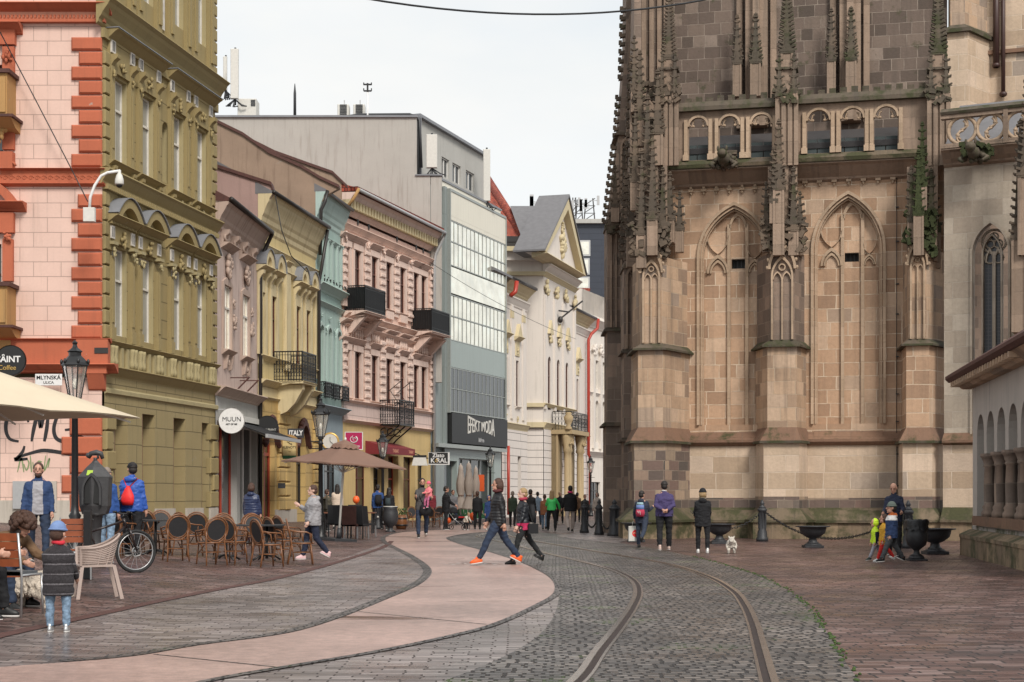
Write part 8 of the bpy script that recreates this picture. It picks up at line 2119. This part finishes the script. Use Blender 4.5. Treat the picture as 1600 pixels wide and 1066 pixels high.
r_,Ms,wr,s,up,zp=person('man in a bright blue jacket and black cap seen from behind',M,H,hips=(.15,-.12),armR=(.05,.2,.2),armL=(.35,.2,.9),topm=cloth((.025,.09,.38),.55),hem=.82,topw=1.16,wide=1.08,hood=True,trousers=BL,hat=('cap','blackcloth'),hair=('short','hair_dark'),head=(.7,0),vox=.009)
mb=MB('strap' if False else cloth((.75,.02,.02),.6));mb.rings([(.0,.20,zp+.02,.10,.05),(0,.215,zp+.1,.13,.07),(0,.2,zp+.2,.12,.065),(0,.19,zp+.32,.06,.04),(0,.18,zp+.38,.02,.02)],14);mb.tube([(.03,.17,zp+.36),(.14,.06,zp+.52),(.13,-.1,zp+.4)],.007,5);mb.tube([(-.03,.17,zp+.36),(-.14,.06,zp+.52),(-.13,-.1,zp+.4)],.007,5);bagthing('drawstring_bag','bright red drawstring bag on the back of the man in blue','bag',Ms,mb)
mb=MB(cloth((.022,.028,.055)));mb.box(.17,.29,-.02,.36,zp-.22,zp+.12,.02);mb.bar((-.14,.1,zp+.52),(.22,.2,zp+.1),.045,.01);mb.use('white');mb.box(.20,.28,.355,.366,zp-.12,zp-.10);bagthing('shoulder_bag','dark navy shoulder bag hanging at the side of the man in blue','bag',Ms,mb)
M,H,k=place(167,k=.0128,top=731,rz=160)
person('fair-haired person in blue and jeans half hidden behind the hooded post',M,H,topm=cloth((.02,.07,.25)),hem=.84,topw=1.1,trousers='denim_light',hair=('short','hair_grey'),armL=(.1,.25,.5))
M=at(G(-8,945),math.radians(62))
mb=MB('canvas_taupe')
r4=person('curly-haired woman sitting in a brown coat, bent down at the left edge',M,1.68,hips=(1.5,1.4),knees=(1.5,1.3),hipout=.06,sit=.52,lean=.35,bend=.45,armL=(.75,.15,.5),armR=(.6,.1,.7),head=(0,.4),topm=cloth((.16,.09,.045)),hem=.84,topw=1.22,wide=1.08,trousers='denim',hair=('curly','hair_brown'),shoe='black',vox=.009,scarf=cloth((.05,.035,.03)))
r=thing('metal_chair','chair under the curly-haired woman, mostly hidden','chair',M);mb=MB('seat_grey');mb.box(-.23,.23,-.2,.24,.41,.45,.01);build(mb,'seat',r,M)
mb=MB('alu');mb.tube([(-.23,.26,.45),(-.23,.34,.9),(.23,.34,.9),(.23,.26,.45)],.014,6);mb.use('seat_grey');mb.box(-.22,.22,.30,.325,.6,.88);build(mb,'backrest',r,M)
for x in(-.22,.22):
 for y in(-.19,.24):mb=MB('alu');mb.bar((x,y,0),(x,y,.42),.025);build(mb,'leg',r,M)
M=at(G(-62,962),math.radians(80))
person('dark-haired seated person with a red scarf cut by the left edge',M,1.72,hips=(1.5,1.45),knees=(1.4,1.5),sit=.52,lean=.2,bend=.15,armL=(.6,.2,.9),armR=(.6,.2,.9),topm=cloth((.03,.02,.022)),topw=1.15,trousers=BL,hair=('bob','hair_dark'),scarf=cloth((.55,.02,.015)),vox=.010)
M,H,k=place(91,foot=988,top=812,rz=186,hat=.015)
person('small child in dark banded fur coat and pale blue knitted hat',M,H,child=1,hips=(.05,-.03),knees=(.02,.02),armL=(.5,.22,.7),armR=(.25,.25,.6),topm=['fur_dark','fur_grey'],topfn=lambda c,zp,hs:1 if(c.z+.02)%.155<.02 else 0,hem=.66,topw=1.25,puff=.018,puffn=5,trousers='denim_light',trw=.98,shoe='silver',hat=('beanie',cloth((.16,.24,.44))),hair=('short','hair_brown'),scarf=cloth((.6,.03,.05)),vox=.007,wide=1.05,head=(-.3,.1))
M,H,k=place(393,k=.0168,top=755,rz=170)
person('person in a shiny navy puffer jacket with brown hair, by the black awning',M,H,topm=cloth((.018,.028,.075),.35),hem=.82,topw=1.22,puff=.012,hood=True,trousers=cloth((.05,.02,.03)),hair=('bob','hair_brown'),armL=(.1,.2,.1),armR=(.1,.22,.1))
M,H,k=place(489,foot=875,top=757,rz=-72)
person('woman in a grey sweatshirt and pink trainers walking left past the rattan chairs',M,H,hips=(-.15,.28),knees=(.5,.05),armL=(.05,.12,.5),armR=(.25,.2,2.05),topm=cloth((.30,.29,.30)),hem=.80,topw=1.3,wide=1.12,hood=True,trousers=cloth((.015,.02,.035)),shoe=cloth((.75,.5,.5)),hair=('short','hair_brown'),skin='skin_pale',trw=1.05)
M,H,k=place(511,k=.0235,top=765,rz=150);r_,Ms,wr,s,up,zp=person('person with short brown hair and an olive jacket behind the woman in grey',M,H,topm=cloth((.07,.06,.04)),topw=1.15,hair=('short','hair_brown'),trousers=BL,vox=.013)
mb=MB(cloth((.05,.045,.035)));mb.box(-.15,.15,.13,.3,zp+.0,zp+.42,.03);bagthing('backpack','dark olive backpack on the person behind the woman in grey','backpack',Ms,mb)
M,H,k=place(527,k=.0245,top=757,rz=190);person('woman in a cream puffer jacket with long black hair',M,H,topm=cloth((.60,.48,.38)),hem=.74,topw=1.15,puff=.01,hair=('long','hair_dark'),trousers=cloth((.55,.5,.45)),vox=.013)
M,H,k=place(590,k=.0262,top=758,rz=195);r_,Ms,wr,s,up,zp=person('man in a blue jacket walking away beyond the taupe parasol',M,H,topm=cloth((.025,.07,.22)),topw=1.15,trousers=BL,hips=(.2,-.2),armR=(.3,.5,.3),vox=.013)
mb=MB(BL);mb.rings([(0,.19,zp+.02,.12,.06),(0,.2,zp+.15,.15,.08),(0,.19,zp+.42,.12,.06)],12);bagthing('backpack','small dark backpack on the man in the blue jacket','backpack',Ms,mb)
M,H,k=place(608,k=.0259,top=762,rz=170);r_,Ms,wr,s,up,zp=person('woman with long black hair and black coat behind the planter urn',M,H,topm=BL,topw=1.12,trousers=BL,hair=('long','hair_dark'),vox=.013,armL=(.2,.25,.3))
mb=MB(cloth((.03,.045,.05)));mb.rings([(0,.19,zp+.05,.11,.05),(0,.2,zp+.2,.12,.07),(0,.19,zp+.38,.1,.05)],12);bagthing('backpack','black backpack on the long-haired woman behind the planter urn','backpack',Ms,mb)
M,H,k=place(660,foot=841,top=748,rz=8)
r_,Ms,wr,s,up,zp=person('man in a dark grey jacket carrying a child in pink on his arm',M,H,hips=(-.18,.15),knees=(.3,.05),armL=(.45,.25,1.3),armR=(.5,.1,1.4),topm=cloth((.07,.065,.065)),topw=1.15,trousers='denim',beard='hair_dark',hair=('short','hair_dark'),vox=.011)
mb=MB(BL);mb.rings([(.06,-.19,zp-.28,.10,.05),(.07,-.2,zp-.16,.17,.08),(.07,-.2,zp-.02,.16,.08),(.05,-.17,zp+.08,.07,.05)],12);mb.tube([(.0,-.16,zp+.06),(-.1,-.13,zp+.3),(-.12,.0,zp+.52)],.015,5);bagthing('shoulder_bag','large black bag hanging in front of the man carrying the child','bag',Ms,mb)
cM=Ms@Matrix.Translation((.17,-.17,zp+.10))@Matrix.Rotation(math.radians(-35),4,'Z')@Matrix.Scale(1/s,4)
person('small child in a pink snowsuit and pink hat held on the man\'s arm',cM,.98,child=1,sit=.40,hips=(.9,.7),knees=(.8,.7),armL=(.8,.1,.6),armR=(.6,.1,.9),topm=cloth((.72,.20,.22)),topw=1.3,trousers=cloth((.45,.12,.22)),hat=('beanie',cloth((.80,.12,.20))),shoe=cloth((.5,.1,.2)),vox=.012)
M,H,k=place(697,k=.0268,top=760,rz=110);person('person all in black standing behind the stroller',M,H,topm=BL,hem=.68,topw=1.2,trousers=BL,hair=('short','hair_dark'),armL=(.5,.1,.6),armR=(.4,.1,.6),vox=.012)
M,H,k=place(746,k=.0268,top=768,rz=175);person('person in a black quilted vest beside the toddler',M,H,topm=BL,topw=1.15,puff=.01,trousers=BL,hair=('short','hair_brown'),hips=(.15,-.2),vox=.012)
M,H,k=place(764,k=.0265,top=774,rz=5);person('youth in a blue hooded coat facing the camera under the lamp',M,H,topm=cloth((.02,.05,.16)),hem=.62,topw=1.15,trousers='denim',hoodup=True,shoe='white',vox=.012,child=.3)
M,H,k=place(728,foot=829,top=800,rz=35);person('toddler in a white jacket bending beside the stroller',M,H*1.08,child=1,lean=.35,bend=.3,topm=cloth((.66,.60,.50)),topw=1.3,trousers=BL,hair=('short','hair_blond'),shoe='white',armL=(.5,.1,.2),armR=(.6,.1,.2),vox=.012)
p=GY(714,.0272);M=at(p,math.radians(70));r=thing('stroller','black and red baby stroller among the family','stroller',M)
mb=MB('blackcloth');mb.rings([(0,0,.38,.16,.25),(0,0,.5,.2,.32),(0,.05,.62,.2,.3)],12);mb.ell((0,.18,.72),.22,.24,.24,12,8,z0=-.1);build(mb,'seat',r,M);mb=MB(cloth((.5,.02,.02)));mb.rings([(0,-.15,.5,.19,.2),(0,-.2,.56,.17,.18)],12);build(mb,'foot_cover',r,M)
mb=MB('alu')
for x in(-.2,.2):mb.tube([(x,-.4,.12),(x,.1,.5),(x,.5,1.0)],.014,6);mb.tube([(x,.35,.12),(x,-.05,.5)],.012,6)
mb.tube([(-.2,.5,1.0),(.2,.5,1.0)],.016,6);build(mb,'frame',r,M)
for x in(-.22,.22):
 for y in(-.4,.35):mb=MB('tyre');mb.tube([(x,y+.1*math.cos(a),.11+.1*math.sin(a))for a in[q*PI/8 for q in range(16)]],.015,6,closed=True);mb.lathe([(.03,-.02),(.03,.02)],(x,y,.11),8,axis='x');build(mb,'wheel',r,M)
M,H,k=place(778,foot=884,top=744,rz=-82)
person('tall man in a black quilted jacket, jeans and orange trainers striding left',M,H,hips=(.52,-.42),knees=(.06,.22),armL=(-.25,.1,.15),armR=(.2,.1,.3),topm=cloth((.008,.008,.010),.5),hem=.80,topw=1.14,puff=.009,puffn=11,trousers='denim',shoe='orange',hair=('bob','hair_brown'),head=(.1,0),vox=.008,hood=False,scarf=cloth((.09,.02,.02)))
M,H,k=place(817,foot=882,top=760,rz=-76)
r_,Ms,wr,s,up,zp=person('woman in black leather jacket with magenta waist cloth',M,H,hips=(.38,-.5),knees=(.1,.15),armL=(.15,.1,.4),armR=(-.1,.15,.4),topm=[cloth((.013,.015,.02),.4),cloth((.45,.02,.09))],topfn=lambda c,zp,hs:1 if c.z<zp+.03 and abs(c.x)<.24 and c.z>zp-.12 else 0,hem=.80,topw=1.12,trousers=cloth((.012,.013,.014)),trw=.92,shoe='black',solem='black',hair=('short','hair_blond'),scarf=cloth((.35,.03,.06)),head=(.15,0),vox=.008,skin='skin_pale')
mb=MB('blackcloth');mb.box(.15,.23,.06,.30,zp-.2,zp+.02,.02);mb.bar((.17,.2,zp+.0),(.1,.05,zp+.5),.02);bagthing('shoulder_bag','black shoulder bag behind the woman in the leather jacket','bag',Ms,mb)
mb=MB('blackcloth');mb.rings([(0,.19,zp+.05,.11,.06),(0,.22,zp+.2,.13,.09),(0,.19,zp+.45,.1,.06)],12);bagthing('backpack','black backpack of the woman walking beside the striding man','backpack',Ms,mb)
M,H,k=place(829,k=.0255,top=765,rz=150);person('dark-clad person partly hidden behind the walking couple',M,H,topm=BL,topw=1.15,trousers=cloth((.4,.36,.33)),vox=.013)
M,H,k=place(851,k=.0270,top=773,rz=165);person('person in a rust-brown coat and pale jeans',M,H,topm=cloth((.33,.13,.06)),hem=.72,topw=1.1,trousers='denim_light',hair=('short','hair_brown'),hips=(.2,-.3),vox=.013)
M,H,k=place(862,foot=831,top=767,rz=178);person('blonde woman in a bright green jacket and black trousers',M,H,topm=cloth((.06,.62,.14),.5),hem=.88,topw=1.1,puff=.008,trousers=BL,trw=1.12,hair=('long','hair_blond'),armR=(.3,.55,.1),armL=(.4,.3,1.0),hips=(.18,-.18),hipout=.06,vox=.010)
M,H,k=place(891,foot=832,top=759,rz=190);person('person in a black puffer jacket, pink scarf and beige trousers walking away',M,H,topm=BL,topw=1.28,puff=.012,hem=.78,trousers=cloth((.48,.40,.36)),scarf=cloth((.75,.06,.2)),hair=('short','hair_dark'),hips=(-.12,.25),knees=(.45,.05),armL=(.2,.35,.3),armR=(.1,.25,.2),vox=.010,shoe='black')
M,H,k=place(914,k=.0300,top=773,rz=10);person('dark-clad person behind the left bollard',M,H,topm=cloth((.03,.03,.03)),topw=1.15,trousers=BL,hair=('short','hair_brown'),vox=.014)
M,H,k=place(933,k=.0310,top=770,rz=-20);person('woman in a pale cream coat beyond the bollards',M,H,topm=cloth((.58,.5,.44)),topw=1.1,hem=.7,trousers=cloth((.5,.45,.42)),hair=('bob','hair_brown'),vox=.014,hips=(.2,-.2),skin='skin_pale')
for px,k_,yt,rz_,lab,tp_,tr_,hr_ in((674,.030,764,190,'person in a dark red coat beyond the man with the child',cloth((.2,.02,.03)),BL,'hair_dark'),(708,.031,766,20,'person in a grey coat behind the stroller family',cloth((.2,.2,.21)),'denim','hair_brown'),(801,.029,768,170,'person in a dark green parka far behind the striding man',cloth((.03,.05,.03)),BL,'hair_grey'),(840,.031,769,185,'person in a pale blue jacket far down the street',cloth((.25,.33,.42)),'denim','hair_dark'),(875,.033,769,5,'person in black between the green jacket and the pink scarf',BL,BL,'hair_blond'),(902,.034,770,175,'person in a brown coat far beyond the beige trousers',cloth((.15,.08,.04)),BL,'hair_dark')):
 M,H,k=place(px,k=k_,top=yt,rz=rz_);person(lab,M,H,topm=tp_,topw=1.15,hem=.74,trousers=tr_,hair=('short',hr_),hips=(.2,-.2),knees=(.1,.2),vox=.016)
M,H,k=place(1003,foot=856,top=767,rz=160)
r_,Ms,wr,s,up,zp=person('woman in dark navy with a coloured backpack walking by the cathedral corner',M,H,hips=(.1,-.45),knees=(.0,.5),armL=(.05,.3,.35),armR=(.5,.15,1.6),topm=cloth((.02,.025,.045)),topw=1.12,hem=.74,hood=True,trousers=cloth((.025,.035,.06)),hair=('short','hair_dark'),shoe='black',solem='black',vox=.010,head=(-.3,0))
mb=MB(cloth((.28,.42,.46)));mb.rings([(0,.2,zp+.38,.12,.07),(0,.21,zp+.46,.09,.05)],14);mb.use(cloth((.14,.2,.42)));mb.rings([(0,.2,zp+.24,.13,.085),(0,.2,zp+.38,.12,.07)],14);mb.use(cloth((.42,.03,.07)));mb.rings([(0,.19,zp+.02,.12,.07),(0,.2,zp+.12,.145,.09),(0,.2,zp+.24,.13,.085)],14);mb.use('white');mb.tube([(-.03,.295,zp+.08),(-.01,.295,zp+.2),(.03,.29,zp+.12),(.05,.29,zp+.2)],.01,5);bagthing('backpack','blue, white and crimson backpack on the woman by the cathedral corner','backpack',Ms,mb)
W_,Wd=wr[0];mb=MB('offwhite');mb.add([(W_.x-.02,W_.y-.17,W_.z-.17),(W_.x-.02,W_.y+.17,W_.z-.17),(W_.x+.0,W_.y+.18,W_.z-.60),(W_.x+.0,W_.y-.18,W_.z-.60),(W_.x+.09,W_.y-.17,W_.z-.17),(W_.x+.09,W_.y+.17,W_.z-.17),(W_.x+.12,W_.y+.18,W_.z-.60),(W_.x+.12,W_.y-.18,W_.z-.60)],[(0,1,2,3),(4,5,6,7),(0,1,5,4),(1,2,6,5),(2,3,7,6),(3,0,4,7)])
mb=MB('offwhite');bx=Ms@(W_+Wd*.1);Mb=Matrix.Translation(bx)@Matrix.Rotation(math.radians(8),4,'Z')
mb.box(-.17,.17,-.05,.05,-.55,-.13,.01);mb.tube([(-.07,0,-.13),(-.05,0,.0),(.05,0,.0),(.07,0,-.13)],.008,5);rb=build(mb,'shopping_bag',None,Mb,'white paper shopping bag with a round red mark','bag')
mb=MB(cloth((.75,.03,.03),.6));mb.lathe([(.1,-.056),(.1,-.051)],(.02,0,-.33),20,False,axis='y');lb=build(mb,'logo',rb,Mb);mb=MB();mb.use(cloth((.85,.45,.3)));mb.tube([(-.055,-.057,-.335),(-.03,-.057,-.318),(.02,-.057,-.325),(.07,-.057,-.315),(.095,-.057,-.33)],.013,5);build(mb,'emblem',lb,Mb)
M,H,k=place(1038,foot=861,top=753,rz=178)
person('man in a purple sweater with hands clasped behind his back',M,H,hips=(-.12,.14),knees=(.12,.05),hipout=.02,crossback=True,armL=(-.35,.22,-.3),armR=(-.35,.22,-.3),topm=[cloth((.055,.04,.12)),cloth((.55,.52,.5))],topfn=lambda c,zp,hs:1 if c.z>zp+.56 and abs(c.x)<.09 else 0,hem=.84,topw=1.15,wide=1.08,trousers=BL,trw=1.12,shoe=cloth((.7,.52,.45)),hair=('short','hair_dark'),vox=.009)
M,H,k=place(1098,foot=864,top=763,rz=176,hat=.02)
person('person in black with black beanie and fair hair, seen from behind',M,H,hips=(.1,-.08),armL=(.3,.15,.8),armR=(.3,.15,.8),topm=BL,hem=.70,topw=1.2,hood=True,trousers=BL,shoe='white',hat=('beanie','blackcloth'),hair=('bob','hair_blond'),scarf=cloth((.3,.24,.17)),vox=.009)
M,H,k=place(1397,k=.0152,top=755,rz=-25)
person('balding man in a navy jacket looking down at the children',M,H,head=(0,.35),lean=.08,armL=(.35,.35,.9),armR=(.4,.1,.8),topm=NV,topw=1.15,trousers=BL,hair=('none','hair_dark'),vox=.009,hips=(.1,-.1))
M,H,k=place(1369,foot=877,top=808,rz=-80);person('smallest child with a neon yellow-green hood and navy vest',M,H,child=1,hoodup=True,hips=(.5,-.4),knees=(.1,.2),lean=.1,topm=[cloth((.60,.85,.03),.6),NV],topfn=lambda c,zp,hs:0 if c.z>zp+.36 or c.y<-.12 else 1,topw=1.25,trousers=cloth((.33,.33,.37)),shoe=cloth((.05,.07,.06)),vox=.009)
M,H,k=place(1381,foot=878,top=800,rz=-85);person('child in a mustard coat and red leggings between the two other children',M,H,child=.9,hips=(.4,-.45),knees=(.1,.2),topm=cloth((.62,.33,.03)),hem=.70,topw=1.2,trousers=cloth((.55,.02,.02)),shoe='white',hair=('bob','hair_brown'),vox=.009)
M,H,k=place(1393,foot=880,top=782,rz=-88,hat=.01)
person('tallest child, navy and white jacket, rust collar, grey-green beanie',M,H,child=.7,hips=(.45,-.35),knees=(.08,.25),topm=[cloth((.025,.05,.13)),cloth((.7,.68,.66)),cloth((.42,.10,.02))],topfn=lambda c,zp,hs:2 if c.z>zp+.50 else(1 if c.z>zp+.36 else 0),topw=1.3,hem=.78,hood=True,trousers=cloth((.05,.055,.06)),trw=1.1,shoe='blackcloth',solem='sole',hat=('beanie',cloth((.12,.15,.13))),vox=.008)
def dog(label,M,L,Hh,fur,rear=False,tailup=True,legs_fwd=(.05,-.04,.03,-.05)):
 """stands along y, head at -y"""
 r=thing('dog',label,'dog',M);b=MB();w=.13*L/.5
 b.tube([(0,L*.42,Hh*.66),(0,L*.3,Hh*.70),(0,0,Hh*.66),(0,-L*.28,Hh*.68),(0,-L*.42,Hh*.76)],[w*.75,w*1.0,w*.9,w*1.12,w*.8],12)
 b.tube([(0,-L*.38,Hh*.74),(0,-L*.52,Hh*.95)],[w*.75,w*.6],10);hc=Vector((0,-L*.6,Hh*1.0));b.ell(hc,w*.62,w*.66,w*.58,12,8);b.tube([hc+Vector((0,-w*.4,-w*.1)),hc+Vector((0,-w*1.05,-w*.2))],[w*.38,w*.24],8)
 for sx in(-1,1):
  b.tube([(sx*w*.55,-L*.3,Hh*.55),(sx*w*.6,-L*.3+legs_fwd[0]*.5,Hh*.28),(sx*w*.6,-L*.3-.02*sx,.03),(sx*w*.6,-L*.34-.02*sx,.02)],[w*.45,w*.3,w*.25,w*.26],8)
  b.tube([(sx*w*.5,L*.3,Hh*.6),(sx*w*.62,L*.24,Hh*.40),(sx*w*.62,L*.40+.02*sx,Hh*.24),(sx*w*.62,L*.36+.02*sx,.03),(sx*w*.62,L*.31+.02*sx,.02)],[w*.62,w*.45,w*.27,w*.24,w*.26],8)
  b.tube([hc+Vector((sx*w*.45,w*.1,w*.4)),hc+Vector((sx*w*.62,w*.15,w*.75))],[w*.22,w*.08],6)
 tl=[(0,L*.45,Hh*.74),(0,L*.56,Hh*.92),(0,L*.5,Hh*1.08),(0,L*.38,Hh*1.05)]if tailup else[(0,L*.45,Hh*.72),(0,L*.62,Hh*.7),(0,L*.75,Hh*.5),(0,L*.82,Hh*.3)]
 b.tube(tl,[w*.3,w*.42,w*.42,w*.25],8)
 rnd=random.Random(5)
 for i in range(260):
  y=rnd.uniform(-L*.4,L*.46);a=rnd.uniform(-2.2,2.2);q=w*.95;p=Vector((q*math.sin(a),y,Hh*.67+q*math.cos(a)));b.tube([p,p+Vector((math.sin(a)*.02,.012,-.03)),p+Vector((math.sin(a)*.015,.02,-.075))],[.016,.012,.003],5)
 nz=MB();nz.ell(hc+Vector((0,-w*1.25,-w*.12)),w*.12,w*.1,w*.1,8,5)
 for sx in(-1,1):nz.ell(hc+Vector((sx*w*.25,-w*.58,w*.12)),w*.09,w*.06,w*.09,6,4)
 fuse(b,.008,'body',[fur],None,r,M,1,jitter=.006,extra=[('black',nz)])
 return r
dog('small fluffy white dog trotting away beside the person in black',at(G(1143,865),math.radians(172)),.44,.34,'fur_white')
dog('cream-coloured fluffy dog standing behind the slatted chair',at(G(48,950),math.radians(-100)),.62,.42,'fur_cream',tailup=False)
